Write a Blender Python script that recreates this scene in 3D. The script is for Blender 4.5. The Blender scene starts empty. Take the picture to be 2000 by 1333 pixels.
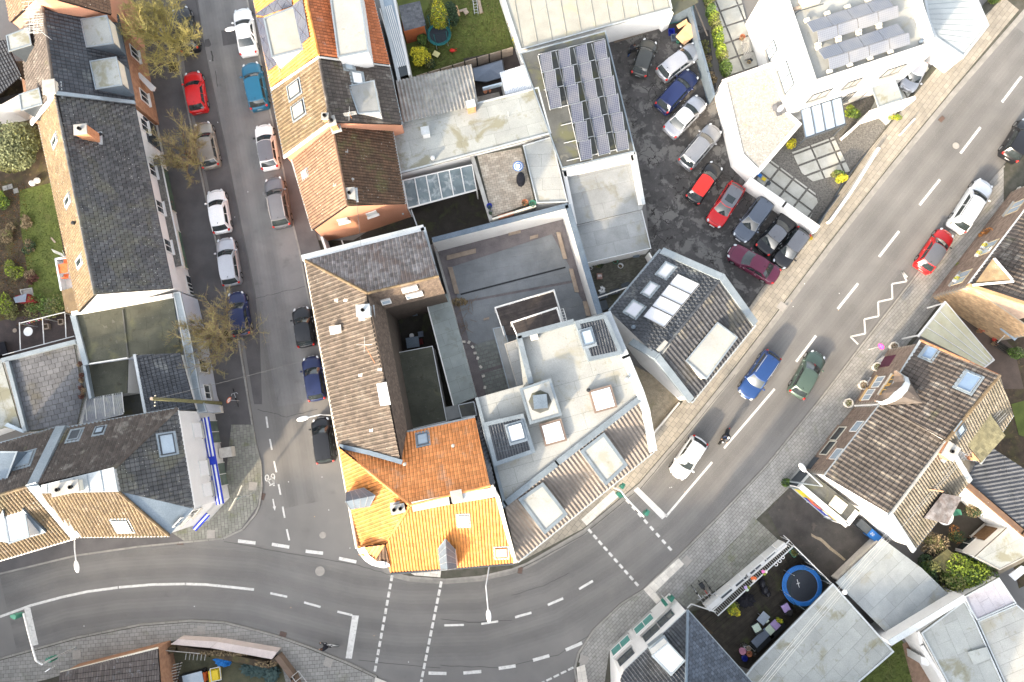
import bpy,bmesh,math,random
import numpy as np
from mathutils import Vector,Matrix
random.seed(7); rnd = random.random
def ru(a,b): return a + (b - a) * random.random()
R = math.radians
# ------------------------------------------------------------------ camera, sky, sun, exposure
SC = bpy.context.scene
CH,CF,CT = 65.0,1400.0,math.atan(158 / 1400)          # camera height (m), focal length (px of the 2000 px photo), tilt
cam_d = bpy.data.cameras.new('camera'); cam = bpy.data.objects.new('camera',cam_d)
SC.collection.objects.link(cam); SC.camera = cam
cam.location = (0,0,CH); cam.rotation_euler = (CT,0,0)
cam_d.sensor_width = 36; cam_d.lens = CF / 2000 * 36; cam_d.clip_start = 1; cam_d.clip_end = 2000
SUN_EL,SUN_DIR = R(20),Vector((-0.60,-0.80))            # towards the sun, on the ground
w = bpy.data.worlds.new('World'); SC.world = w; w.use_nodes = True
nt = w.node_tree; bg = nt.nodes['Background']
sky = nt.nodes.new('ShaderNodeTexSky'); sky.sky_type = 'NISHITA'; sky.sun_disc = False
sky.sun_elevation = SUN_EL; sky.sun_rotation = math.atan2(SUN_DIR.x,SUN_DIR.y); sky.air_density = 1.0; sky.dust_density = 4.0; sky.ozone_density = 1.0
hs = nt.nodes.new('ShaderNodeHueSaturation'); hs.inputs['Saturation'].default_value = .38   # a thin veil of cloud greys the blue
nt.links.new(sky.outputs[0],hs.inputs['Color']); nt.links.new(hs.outputs[0],bg.inputs[0]); bg.inputs[1].default_value = 0.15
sl = bpy.data.lights.new('sun','SUN'); sl.energy = 2.0; sl.angle = R(2.0); sl.color = (1.0,0.80,0.55)
so = bpy.data.objects.new('sun',sl); SC.collection.objects.link(so)
so.rotation_euler = Vector((SUN_DIR.x * math.cos(SUN_EL),SUN_DIR.y * math.cos(SUN_EL),math.sin(SUN_EL))).to_track_quat('Z','Y').to_euler()
vs = SC.view_settings; vs.view_transform = 'Standard'; vs.look = 'None'; vs.gamma = 1; vs.use_curve_mapping = False; vs.exposure = 2.15
SC.render.engine = 'CYCLES'; SC.cycles.max_bounces = 5; SC.cycles.diffuse_bounces = 3
SC.cycles.use_denoising = True
# ------------------------------------------------------------------ geometry helpers
cT,sT = math.cos(CT),math.sin(CT)
def ray(u,v):
    x,y = (u - 1000) / CF,(666.5 - v) / CF
    return Vector((x,y * cT + sT,y * sT - cT))
def P(u,v,z=0.0):                                        # the point at height z that the photo shows at (u, v)
    r = ray(u,v); t = (CH - z) / -r.z
    return Vector((r.x * t,r.y * t,z))
def PP(pts,z=0.0): return [P(p[0],p[1],p[2] if len(p) > 2 else z) for p in pts]
def RP(u,v,pl):                                          # ray against plane (point, normal)
    r = ray(u,v); o = Vector((0,0,CH)); t = (pl[0] - o).dot(pl[1]) / r.dot(pl[1])
    return o + r * t
def plane_of(p3):
    n = Vector((0,0,0)); k = len(p3)
    for i in range(k):
        a,b = p3[i],p3[(i + 1) % k]
        n += Vector(((a.y - b.y) * (a.z + b.z),(a.z - b.z) * (a.x + b.x),(a.x - b.x) * (a.y + b.y)))
    n.normalize()
    if n.z < 0: n = -n
    return (sum(p3,Vector()) / k,n)
def col(): return SC.collection
def mesh(name,vs_,fs,mats,mi=None,smooth=False):
    me = bpy.data.meshes.new(name); me.from_pydata([tuple(v) for v in vs_],[],fs)
    for m in (mats if isinstance(mats,(list,tuple)) else [mats]): me.materials.append(m)
    if mi is not None and len(mi) == len(me.polygons): me.polygons.foreach_set('material_index',mi)
    if smooth: me.polygons.foreach_set('use_smooth',[True] * len(me.polygons))
    me.update(); return me
def link(name,me,parent=None,mw=None):
    o = bpy.data.objects.new(name,me); SC.collection.objects.link(o)
    if parent is not None:
        o.parent = parent
        if parent.type == 'EMPTY': o.matrix_parent_inverse = Matrix.Translation(-Vector(parent.location))
    if mw is not None: o.matrix_basis = mw
    return o
def tag(o,label=None,cat=None,group=None,kind=None):
    if label: o['label'] = label
    if cat: o['category'] = cat
    if group: o['group'] = group
    if kind: o['kind'] = kind
    return o
def thing(name,label,cat,loc=(0,0,0),group=None):
    o = bpy.data.objects.new(name,None); SC.collection.objects.link(o); o.location = loc; o.empty_display_size = .3
    return tag(o,label,cat,group)
def copy_tree(o,delta,rot=0.0,pivot=None):              # a copy of a thing, its parts and their sub-parts
    c = o.copy(); SC.collection.objects.link(c)
    c.location = Vector(o.location) + Vector(delta)
    c.rotation_euler = (o.rotation_euler[0],o.rotation_euler[1],o.rotation_euler[2] + rot)
    def rec(src,dst):
        for ch in src.children:
            d = ch.copy(); SC.collection.objects.link(d); d.parent = dst; rec(ch,d)
    rec(o,c); return c
class MB:
    """collects boxes, prisms and tubes; build() links them as ONE mesh object"""
    def __init__(s): s.v = []; s.f = []; s.mi = []
    def add(s,vs_,fs,m=0):
        b = len(s.v); s.v += [Vector(x) for x in vs_]; s.f += [tuple(i + b for i in f) for f in fs]; s.mi += [m] * len(fs); return s
    def prism(s,top,dz=None,bottom=None,m=0,mtop=None):
        k = len(top)
        bot = bottom if bottom is not None else [Vector((p.x,p.y,dz)) for p in top]
        # orientation: make top face up
        a = sum(top[i].x * top[(i + 1) % k].y - top[(i + 1) % k].x * top[i].y for i in range(k))
        if a < 0: top = top[::-1]; bot = bot[::-1]
        b = len(s.v); s.v += list(top) + list(bot)
        s.f.append(tuple(range(b,b + k))); s.mi.append(m if mtop is None else mtop)
        for i in range(k):
            j = (i + 1) % k
            s.f.append((b + i,b + k + i,b + k + j,b + j)); s.mi.append(m)
        s.f.append(tuple(range(b + 2 * k - 1,b + k - 1,-1))); s.mi.append(m); return s
    def box(s,c,sx,sy,sz,rz=0,m=0,z0=None,M_=None):
        hx,hy = sx / 2,sy / 2
        zb = -sz / 2 if z0 is None else z0; zt = zb + sz
        vs_ = [Vector((x,y,z)) for z in (zb,zt) for x,y in ((-hx,-hy),(hx,-hy),(hx,hy),(-hx,hy))]
        T = Matrix.Translation(Vector(c)) @ (M_ if M_ is not None else Matrix.Rotation(rz,4,'Z'))
        return s.add([T @ v for v in vs_],[(3,2,1,0),(4,5,6,7),(0,1,5,4),(1,2,6,5),(2,3,7,6),(3,0,4,7)],m)
    def tube(s,a,b,r0,r1=None,n=6,m=0,caps=True):
        a,b = Vector(a),Vector(b); r1 = r0 if r1 is None else r1; d = b - a
        if d.length < 1e-6: return s
        q = d.to_track_quat('Z','Y').to_matrix(); base = len(s.v)
        for c,r in ((a,r0),(b,r1)):
            for i in range(n):
                t = 2 * math.pi * i / n; s.v.append(c + q @ Vector((r * math.cos(t),r * math.sin(t),0)))
        for i in range(n):
            j = (i + 1) % n; s.f.append((base + i,base + j,base + n + j,base + n + i)); s.mi.append(m)
        if caps:
            s.f.append(tuple(base + i for i in range(n))[::-1]); s.f.append(tuple(base + n + i for i in range(n))); s.mi += [m,m]
        return s
    def path(s,pts,r,n=6,m=0):
        for a,b in zip(pts,pts[1:]): s.tube(a,b,r,r,n,m)
        return s
    def lathe(s,c,prof,n=16,m=0,M_=None):
        base = len(s.v); T = Matrix.Translation(Vector(c)) @ (M_ if M_ is not None else Matrix())
        for r,z in prof:
            for i in range(n):
                t = 2 * math.pi * i / n; s.v.append(T @ Vector((r * math.cos(t),r * math.sin(t),z)))
        for k in range(len(prof) - 1):
            for i in range(n):
                j = (i + 1) % n; s.f.append((base + k * n + i,base + k * n + j,base + (k + 1) * n + j,base + (k + 1) * n + i)); s.mi.append(m)
        return s
    def ell(s,c,rx,ry,rz,n=10,m=0,rot=None):
        prof = [(math.sin(math.pi * k / 6) + 1e-4,-math.cos(math.pi * k / 6)) for k in range(7)]
        M_ = (rot if rot is not None else Matrix()) @ Matrix.Diagonal((rx,ry,rz,1))
        return s.lathe(c,prof,n,m,M_)
    def build(s,name,mats,parent=None,smooth=False):
        return link(name,mesh(name,s.v,s.f,mats,s.mi,smooth),parent)
def area2(p):
    return sum(p[i][0] * p[(i + 1) % len(p)][1] - p[(i + 1) % len(p)][0] * p[i][1] for i in range(len(p))) / 2
def offset(poly,d):                                        # inset a 2D polygon (list of Vector) by d (positive inwards)
    k = len(poly); s = 1 if area2([(p.x,p.y) for p in poly]) > 0 else -1; out = []
    for i in range(k):
        p0,p,p1 = poly[i - 1],poly[i],poly[(i + 1) % k]
        e0 = Vector((p.x - p0.x,p.y - p0.y)); e1 = Vector((p1.x - p.x,p1.y - p.y))
        if e0.length < 1e-6 or e1.length < 1e-6: out.append(p.copy()); continue
        e0.normalize(); e1.normalize()
        n0 = Vector((-e0.y,e0.x)) * s; n1 = Vector((-e1.y,e1.x)) * s
        b = n0 + n1
        if b.length < 1e-4: b = n0.copy()
        b.normalize(); c = max(.35,b.dot(n0)); o = b * (d / c)
        out.append(Vector((p.x + o.x,p.y + o.y,p.z)))
    return out
def ring(mb,poly,w_,z0,z1,m=0):                        # a mitred kerb/parapet of width w_ along a polygon
    a = poly; b = offset(poly,w_); k = len(a)
    for i in range(k):
        j = (i + 1) % k
        q = [a[i],a[j],b[j],b[i]]
        mb.prism([Vector((p.x,p.y,z1)) for p in q],z0,m=m)
    return mb
def strip(mb,pts,w_,h,zb=None,m=0,side=0):            # a wall/cap of width w_ along a 3D polyline; pts carry the top height
    for a,b in zip(pts,pts[1:]):
        d = Vector((b.x - a.x,b.y - a.y)); d.normalize(); n = Vector((-d.y,d.x,0))
        o0,o1 = n * (w_ * (side - 1) / 2),n * (w_ * (side + 1) / 2)
        e = Vector((d.x,d.y,0)) * (w_ * .15)
        top = [a - e + o0,b + e + o0,b + e + o1,a - e + o1]
        mb.prism(top,bottom=[Vector((p.x,p.y,(p.z - h) if zb is None else zb)) for p in top],m=m)
    return mb
def clip_rect(poly,x0,y0,x1,y1):
    def cl(p,ax,val,sg):
        out = []
        for i in range(len(p)):
            a,b = p[i - 1],p[i]; da,db = (a[ax] - val) * sg,(b[ax] - val) * sg
            if (da >= 0) != (db >= 0):
                t = da / (da - db); out.append((a[0] + t * (b[0] - a[0]),a[1] + t * (b[1] - a[1])))
            if db >= 0: out.append(b)
        return out
    for ax,val,sg in ((0,x0,1),(0,x1,-1),(1,y0,1),(1,y1,-1)):
        poly = cl(poly,ax,val,sg)
        if len(poly) < 3: return []
    o = []
    for p in poly:
        if not o or abs(p[0] - o[-1][0]) + abs(p[1] - o[-1][1]) > 1e-4: o.append(p)
    if len(o) > 1 and abs(o[0][0] - o[-1][0]) + abs(o[0][1] - o[-1][1]) < 1e-4: o.pop()
    return o if len(o) >= 3 and abs(area2(o)) > 1e-3 * (x1 - x0) * (y1 - y0) + 1e-5 else []
def inside(px,py,poly):
    x = np.asarray(px); y = np.asarray(py); r = np.zeros(x.shape,bool); k = len(poly)
    for i in range(k):
        x0,y0 = poly[i - 1]; x1,y1 = poly[i]
        if y0 == y1: continue
        c = ((y0 > y) != (y1 > y)) & (x < (x1 - x0) * (y - y0) / (y1 - y0) + x0); r ^= c
    return r
PROF = {'flat': ([0,1],[0,0]),'pan': ([0,.16,.34,.5,.66,.84,1],[.0,.0,.010,.045,.052,.03,.0]),
        'roll': ([0,.25,.5,.75,1],[0,.045,.065,.045,0])}
def lay(parent,name,p3,mat,w_,l_,gap=.012,stag=.5,thick=.04,prof='flat',lip=0.0,cap=300,udir=None,off=0.0,rndz=0.0,skip=None,label=None,origin=None,jit=0.0):
    """covers a planar polygon with separate pieces (tiles, slabs, planks, felt sheets); the largest-showing `cap` are objects, the rest one stuff part"""
    c0,n = plane_of(p3)
    if udir is None:
        e = Vector((0,0,1)).cross(n)
        if e.length < 1e-3: e = Vector((1,0,0))
    else: e = Vector(udir) - n * Vector(udir).dot(n)
    e.normalize(); f = n.cross(e); f.normalize()
    o = c0 if origin is None else origin
    poly = [((p - o).dot(e),(p - o).dot(f)) for p in p3]
    us = [p[0] for p in poly]; vs_ = [p[1] for p in poly]
    v_lo = min(vs_); rows = int((max(vs_) - v_lo) / l_) + 1
    u_lo = min(us); cols = int((max(us) - u_lo) / w_) + 2
    xs,hs = PROF[prof]; W,L = w_ - (gap if prof == 'flat' else max(gap,.022)),l_ - (gap if prof == 'flat' else .038)
    hh = lambda t: float(np.interp(min(1,max(0,t)),xs,hs))
    full,part = [],[]
    jj,ii = np.meshgrid(np.arange(rows),np.arange(cols),indexing='ij')
    X0 = u_lo + ii * w_ - w_ * ((jj * stag) % 1.0); Y0 = v_lo + jj * l_
    ins = [inside(X0 + a,Y0 + b,poly) for a,b in ((.01,.01),(W - .01,.01),(W - .01,l_ - .01),(.01,l_ - .01))]
    cnt = sum(x.astype(int) for x in ins)
    for j in range(rows):
        for i in range(cols):
            x0,y0 = float(X0[j,i]),float(Y0[j,i])
            if skip and skip(o + e * (x0 + W / 2) + f * (y0 + L / 2)): continue
            if cnt[j,i] == 4: full.append((x0,y0))
            else:
                c = clip_rect(poly,x0,y0,x0 + W,y0 + (L if prof == 'flat' else l_))
                if c: part.append((x0,y0,c))
    def piece_full():
        v,fc = [],[]; k = len(xs)
        for q in range(k): v.append((xs[q] * W,0,hs[q] + lip + thick * .5))
        for q in range(k): v.append((xs[q] * W,L,hs[q] * (.95 if prof != 'flat' else 1) + thick * .5))
        for q in range(k): v.append((xs[q] * W,0,-thick * .5))
        for q in range(k - 1): fc.append((q,q + 1,k + q + 1,k + q)); fc.append((2 * k + q,2 * k + q + 1,q + 1,q))
        if prof == 'flat':
            b = len(v); v += [(0,L,-thick * .5),(W,L,-thick * .5)]
            fc += [(2 * k,0,k,b),(1,2 * k + 1,b + 1,k + 1),(k,k + 1,b + 1,b)]
        return v,fc
    def zf(x,y,x0,y0):
        return hh((x - x0) / W) + lip * max(0,1 - (y - y0) / l_) + thick * .5 + off
    def part_geo(x0,y0,c,mb):
        if prof == 'flat':
            if area2(c) < 0: c = c[::-1]
            k = len(c)
            top = [o + e * x + f * y + n * zf(x,y,x0,y0) for x,y in c]; bot = [o + e * x + f * y + n * (off - thick * .5) for x,y in c]
            mb.add(top + bot,[tuple(range(k))] + [(a,k + a,k + (a + 1) % k,(a + 1) % k) for a in range(k)])
        else:
            for q in range(len(xs) - 1):
                cc = clip_rect(c,x0 + xs[q] * W,y0 - 1,x0 + xs[q + 1] * W,y0 + l_ + 1)
                if cc:
                    if area2(cc) < 0: cc = cc[::-1]
                    mb.add([o + e * x + f * y + n * zf(x,y,x0,y0) for x,y in cc],[tuple(range(len(cc)))])
    pv,pf = piece_full(); me = None
    B = Matrix(((e.x,f.x,n.x,0),(e.y,f.y,n.y,0),(e.z,f.z,n.z,0),(0,0,0,1)))
    full.sort(key=lambda q: (o + e * q[0] + f * q[1] - Vector((0,0,CH))).length_squared)
    solo = full[:cap]; rest = full[cap:]
    for x0,y0 in solo:
        if me is None: me = mesh(name,pv,pf,mat)
        t = o + e * x0 + f * y0 + n * (off + (ru(-rndz,rndz) if rndz else 0))
        m4 = Matrix.Translation(t) @ B
        if jit: m4 = m4 @ Matrix.Rotation(ru(-jit,jit),4,'Z')
        q = link(name,me,parent,m4)
        if label: q['label'] = label
    left = cap - len(solo)
    part.sort(key=lambda q: -abs(area2(q[2])))
    for x0,y0,c in part[:max(0,min(left,len(part)))] if prof == 'flat' and w_ > .45 else []:
        mb = MB(); part_geo(x0,y0,c,mb); mb.build(name,mat,parent)
    rp = part[max(0,min(left,len(part))):] if prof == 'flat' and w_ > .45 else part
    if rest or rp:
        mb = MB()
        if rest:
            a = np.array(pv); k = len(a); V = []
            for x0,y0 in rest:
                z = ru(-rndz,rndz) if rndz else 0; b0 = len(mb.v)
                mb.v += [o + e * (x0 + p[0]) + f * (y0 + p[1]) + n * (off + p[2] + z) for p in pv]
                mb.f += [tuple(i + b0 for i in fc) for fc in pf]; mb.mi += [0] * len(pf)
        for x0,y0,c in rp: part_geo(x0,y0,c,mb)
        if mb.v:
            q = mb.build(name,mat,parent); q['kind'] = 'stuff'
    return len(full)
# ------------------------------------------------------------------ materials
def nd(t,k,**kw):
    n = t.nodes.new('ShaderNode' + k)
    for a,b in kw.items(): setattr(n,a,b)
    return n
def mixc(t,fac,a,b,mode='MIX'):
    m = nd(t,'Mix',data_type='RGBA',blend_type=mode)
    for s_,x in ((0,fac),(6,a),(7,b)):
        if hasattr(x,'is_output'): t.links.new(x,m.inputs[s_])
        else: m.inputs[s_].default_value = x if s_ == 0 else (*x,1)
    return m.outputs[2]
def noise(t,pos,s,d=4,r=.55,dist=0):
    n = nd(t,'TexNoise'); t.links.new(pos,n.inputs['Vector']); n.inputs['Scale'].default_value = s; n.inputs['Detail'].default_value = d
    n.inputs['Roughness'].default_value = r; n.inputs['Distortion'].default_value = dist; return n.outputs[0]
def rng(t,x,a,b,c=0,d=1):
    n = nd(t,'MapRange'); t.links.new(x,n.inputs[0])
    for i,q in zip((1,2,3,4),(a,b,c,d)): n.inputs[i].default_value = q
    return n.outputs[0]
def math_(t,op,a,b=0.0):
    n = nd(t,'Math',operation=op)
    for i,x in ((0,a),(1,b)):
        if hasattr(x,'is_output'): t.links.new(x,n.inputs[i])
        else: n.inputs[i].default_value = x
    return n.outputs[0]
MATS = {}
def M(name,c,c2=None,s=.8,rough=.85,bump=0,bs=25,isl=0,stains=(),metal=0,specks=(),big=0,obj=False,sp=None,crack=None,alpha=None,trans=0,dirt=None):
    if name in MATS: return MATS[name]
    m = bpy.data.materials.new(name); m.use_nodes = True; t = m.node_tree; bs_ = t.nodes['Principled BSDF']
    geo = nd(t,'NewGeometry'); pos = geo.outputs['Position']
    if c2 is None: c2 = tuple(x * .8 for x in c)
    out = mixc(t,rng(t,noise(t,pos,s),.36,.64),c,c2)
    fine = noise(t,pos,bs,3,.6)
    out = mixc(t,1.0,out,mixc(t,rng(t,fine,.3,.7),(.86,.86,.86),(1.14,1.14,1.14)),'MULTIPLY')
    if big: out = mixc(t,1.0,out,mixc(t,rng(t,noise(t,pos,.13,3),.35,.65),(1 - big,) * 3,(1 + big,) * 3),'MULTIPLY')
    if isl:
        oi = nd(t,'ObjectInfo'); r_ = math_(t,'FRACT',math_(t,'ADD',geo.outputs['Random Per Island'],oi.outputs['Random']))
        out = mixc(t,1.0,out,mixc(t,r_,(1 - isl,) * 3,(1 + isl,) * 3),'MULTIPLY')
    for sc_,lo,hi,cc,am in stains:
        out = mixc(t,rng(t,noise(t,pos,sc_,5,.62,.4),lo,hi,0,am),out,cc)
    for sc_,th,cc in specks:
        v = nd(t,'TexVoronoi'); t.links.new(pos,v.inputs['Vector']); v.inputs['Scale'].default_value = sc_
        k = math_(t,'MULTIPLY',math_(t,'LESS_THAN',v.outputs['Distance'],th),rng(t,noise(t,pos,sc_ * .12,2),.46,.56))
        out = mixc(t,k,out,cc)
    if crack:
        sc_,wd,cc = crack
        v = nd(t,'TexVoronoi',feature='DISTANCE_TO_EDGE'); v.inputs['Scale'].default_value = sc_
        av = nd(t,'VectorMath',operation='MULTIPLY_ADD'); nn = nd(t,'TexNoise'); nn.inputs['Scale'].default_value = sc_ * 2.2; nn.inputs['Detail'].default_value = 4
        t.links.new(pos,nn.inputs['Vector']); t.links.new(nn.outputs['Color'],av.inputs[0]); av.inputs[1].default_value = (.8 / sc_,) * 3; t.links.new(pos,av.inputs[2])
        t.links.new(av.outputs[0],v.inputs['Vector'])
        k = math_(t,'MULTIPLY',math_(t,'LESS_THAN',v.outputs['Distance'],wd),rng(t,noise(t,pos,.25,2),.46,.58))
        out = mixc(t,k,out,cc)
    t.links.new(out,bs_.inputs['Base Color'])
    bs_.inputs['Roughness'].default_value = rough; bs_.inputs['Metallic'].default_value = metal
    bs_.inputs['Specular IOR Level'].default_value = .3 if sp is None else sp
    if trans: bs_.inputs['Transmission Weight'].default_value = trans
    if alpha is not None: bs_.inputs['Alpha'].default_value = alpha
    if bump:
        b = nd(t,'Bump'); b.inputs['Strength'].default_value = bump; b.inputs['Distance'].default_value = .03
        t.links.new(fine,b.inputs['Height']); t.links.new(b.outputs[0],bs_.inputs['Normal'])
    MATS[name] = m; return m
LICH = (.55,.54,.48); MOSS = (.16,.17,.05)
asph = M('asphalt',(.192,.184,.173),(.172,.166,.158),.5,.9,.35,40,big=.1,stains=[(.9,.62,.74,(.12,.116,.11),.35),(.22,.56,.75,(.215,.205,.19),.3)],specks=[(7,.07,(.35,.34,.32))])
asph_l = M('asphalt_pale',(.22,.212,.205),(.185,.18,.175),.6,.9,.35,40,big=.08,stains=[(.7,.6,.72,(.12,.118,.112),.5)])
asph_d = M('asphalt_side',(.12,.113,.112),(.095,.09,.09),.7,.9,.35,40,big=.1,specks=[(3,.03,(.4,.4,.4))])
track = M('tyre_track',(.10,.098,.095),(.085,.083,.08),1,.8,alpha=.045)
asph_yard = M('asphalt_yard',(.082,.077,.074),(.055,.052,.05),.6,.8,.5,14,big=.15,stains=[(.5,.53,.57,(.155,.148,.138),.85),(1.6,.58,.62,(.17,.162,.15),.45),(1.1,.58,.64,(.03,.029,.028),.6)],crack=(.8,.02,(.025,.022,.02)))
paver = M('paver_beige',(.33,.295,.24),(.27,.245,.205),1,.9,.25,30,isl=.1,big=.08,stains=[(.8,.6,.75,(.2,.19,.15),.5)])
paver_g = M('paver_grey',(.30,.29,.27),(.25,.243,.228),1,.9,.25,30,isl=.1,big=.08,stains=[(.8,.58,.75,(.15,.16,.1),.5)])
paver_o = M('paver_olive',(.25,.245,.215),(.2,.2,.17),1,.9,.25,30,isl=.12,stains=[(.9,.56,.72,(.15,.16,.07),.6)])
joint = M('joint_sand',(.09,.085,.07),(.06,.06,.045),2,.95,.2)
kerbm = M('kerb_concrete',(.29,.275,.25),(.23,.22,.2),1.5,.85,.2,isl=.07)
white = M('road_paint',(.64,.63,.60),(.54,.53,.50),3,.7,.1,60,stains=[(6,.56,.68,(.24,.235,.225),.6),(1.2,.58,.7,(.36,.35,.33),.5)])
concw = M('white_concrete',(.68,.64,.57),(.56,.52,.46),2,.8,.1,isl=.05)
conc = M('concrete',(.38,.37,.34),(.3,.29,.27),1.2,.85,.2,isl=.06,stains=[(.8,.58,.72,(.2,.19,.15),.5)])
slabc = M('patio_slab',(.46,.455,.41),(.38,.375,.33),.9,.85,.15,isl=.04,stains=[(1.2,.55,.7,(.27,.26,.2),.4)])
wall_w = M('render_white',(.72,.71,.69),(.67,.66,.64),.6,.85,.05,40,stains=[(.5,.6,.75,(.5,.49,.45),.45),(2.2,.62,.72,(.52,.51,.47),.4)])
wall_c = M('render_cream',(.66,.62,.52),(.6,.56,.46),.6,.85,.05)
wall_b = M('render_pale_blue',(.52,.56,.62),(.47,.51,.57),.6,.85,.05)
salmon = M('render_salmon',(.62,.30,.19),(.57,.27,.165),.5,.85,.1,30)
brick_m = M('brick_red',(.36,.20,.12),(.26,.14,.085),3,.85,.2,isl=.22)
brick_y = M('brick_tan',(.27,.20,.155),(.21,.155,.12),3,.85,.2,isl=.2)
chim = M('chimney_brick',(.50,.23,.12),(.40,.18,.09),4,.85,.2,isl=.15)
mortar = M('mortar',(.33,.29,.24),(.28,.25,.2),2,.9,.1); under = M('underlay_gap_shade',(.014,.012,.011),(.01,.009,.008),2,.95)  # underlay near black: the shade in the tile gaps is painted by its colour
zinc = M('zinc',(.29,.33,.36),(.24,.28,.305),.9,.45,.05,12,metal=.35,big=.08,stains=[(1.2,.58,.66,(.26,.29,.31),.6)])
zinc_l = M('zinc_light',(.47,.50,.51),(.40,.43,.44),.9,.5,.05,12,metal=.2,stains=[(1.2,.6,.7,(.42,.44,.45),.6)])
zinc_m = M('zinc_weathered',(.20,.235,.26),(.165,.195,.215),.9,.5,.05,12,metal=.3,stains=[(1.2,.58,.66,(.27,.30,.32),.5)])
zinc_d = M('slate_metal',(.16,.20,.24),(.13,.165,.2),.9,.45,.05,12,metal=.3)
alu = M('aluminium',(.62,.63,.63),(.55,.56,.56),2,.4,0,metal=.5)
felt_p = M('felt_pale',(.32,.335,.32),(.27,.285,.275),.6,.9,.2,20,isl=.07,big=.08,stains=[(.42,.54,.62,(.19,.18,.115),.75),(1.5,.6,.7,(.16,.155,.1),.5)])
felt_w = M('felt_white',(.345,.35,.33),(.30,.305,.29),.6,.9,.2,20,isl=.05,big=.06,stains=[(.45,.56,.66,(.27,.25,.185),.6),(1.8,.62,.7,(.2,.18,.12),.5)])
felt_g = M('felt_grey',(.26,.27,.27),(.21,.22,.22),.7,.9,.2,20,isl=.1,big=.12,stains=[(.45,.55,.66,(.18,.17,.12),.7)])
felt_d = M('felt_dark',(.10,.102,.095),(.07,.072,.067),.7,.85,.2,20,isl=.08,big=.15,stains=[(.5,.52,.66,(.12,.12,.06),.8),(1.4,.6,.7,(.19,.18,.15),.5)])
felt_o = M('felt_olive',(.078,.08,.06),(.056,.058,.044),.7,.85,.2,20,isl=.06,big=.15,stains=[(.5,.55,.68,(.12,.12,.065),.7),(1.6,.6,.68,(.04,.036,.025),.6),(2.5,.62,.7,(.15,.15,.13),.4)])
metalw = M('metal_roof_white',(.34,.335,.295),(.29,.285,.25),.8,.7,.1,15,isl=.03,stains=[(.5,.58,.7,(.4,.36,.2),.6)])
t_grey = M('tile_grey',(.105,.105,.104),(.07,.071,.073),1.4,.62,.15,22,isl=.26,big=.1,stains=[(.35,.5,.62,(.15,.145,.10),.55),(1.2,.6,.7,(.22,.21,.17),.6)],specks=[(4.2,.11,LICH)])
t_black = M('tile_black',(.062,.068,.078),(.045,.05,.058),1.4,.5,.12,22,isl=.22,big=.12,stains=[(.45,.58,.68,(.2,.21,.2),.6)],specks=[(4,.06,LICH)])
t_brown = M('tile_brown',(.125,.105,.09),(.095,.08,.068),1.6,.75,.15,22,isl=.16,big=.12,stains=[(1.0,.55,.66,(.30,.26,.21),.6),(.5,.6,.7,(.10,.10,.05),.4)],specks=[(3.5,.07,LICH)])
t_brownD = M('tile_dark_brown',(.10,.082,.07),(.075,.062,.053),1.6,.7,.15,22,isl=.2,big=.12,stains=[(.9,.56,.66,(.25,.23,.2),.6),(.5,.6,.7,(.12,.12,.06),.5)],specks=[(3.5,.07,LICH)])
t_tan = M('tile_tan',(.17,.122,.068),(.125,.09,.054),1.6,.75,.15,22,isl=.2,big=.1,stains=[(1.0,.55,.66,(.26,.205,.15),.5),(.6,.58,.7,(.10,.09,.05),.6)],specks=[(4.2,.1,LICH)])
t_taupe = M('tile_taupe',(.125,.098,.076),(.09,.07,.055),1.6,.75,.15,22,isl=.22,big=.1,stains=[(1.0,.55,.66,(.185,.16,.13),.6),(.6,.58,.7,(.07,.06,.045),.5)],specks=[(4.2,.08,LICH)])
t_sal = M('tile_salmon',(.215,.13,.082),(.165,.10,.065),1.6,.75,.15,22,isl=.18,big=.1,specks=[(3.4,.12,(.6,.52,.42))])
t_rust = M('tile_rust_dark',(.13,.075,.045),(.09,.055,.035),1.6,.75,.15,22,isl=.22,specks=[(3.4,.12,LICH)],stains=[(.5,.55,.68,(.13,.13,.05),.6)])
t_or = M('tile_orange',(.76,.31,.11),(.66,.25,.08),1.5,.7,.12,22,isl=.16,big=.06,stains=[(.9,.56,.66,(.56,.36,.24),.5),(1.5,.6,.72,(.36,.12,.04),.5)])
t_or2 = M('tile_orange_fresh',(.60,.245,.06),(.50,.19,.05),1.5,.7,.12,22,isl=.2,stains=[(1.4,.56,.68,(.42,.20,.10),.6),(.7,.58,.7,(.66,.36,.16),.5)])
t_red = M('tile_red',(.46,.15,.06),(.38,.12,.045),1.5,.65,.12,22,isl=.2,stains=[(.9,.58,.68,(.5,.34,.28),.5)])
fib = M('fibre_cement',(.30,.295,.28),(.22,.215,.2),1.8,.85,.2,25,stains=[(.8,.52,.64,(.42,.41,.37),.6),(2,.6,.7,(.12,.12,.1),.6)])
fib_b = M('fibre_cement_brown',(.22,.19,.165),(.17,.148,.13),1.2,.8,.15,25,big=.08)
fib_k = M('fibre_cement_dark',(.10,.105,.115),(.07,.075,.083),1.2,.8,.15,25,specks=[(3.5,.09,LICH)])
wood = M('wood_plank',(.37,.30,.235),(.29,.23,.18),2,.8,.2,20,isl=.15)
deck = M('deck_dark',(.075,.062,.056),(.05,.042,.04),2,.75,.15,20,isl=.2)
woodd = M('wood_dark',(.045,.038,.03),(.03,.026,.02),2,.85,.2,20,isl=.2,stains=[(.6,.55,.68,(.06,.07,.025),.7)])
card = M('cardboard',(.60,.38,.21),(.52,.32,.17),2,.85,.05)
soil = M('soil',(.085,.062,.042),(.055,.042,.028),1.5,.95,.5,12,stains=[(.7,.5,.64,(.10,.09,.035),.7),(2.5,.58,.66,(.2,.13,.07),.6)])
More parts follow.
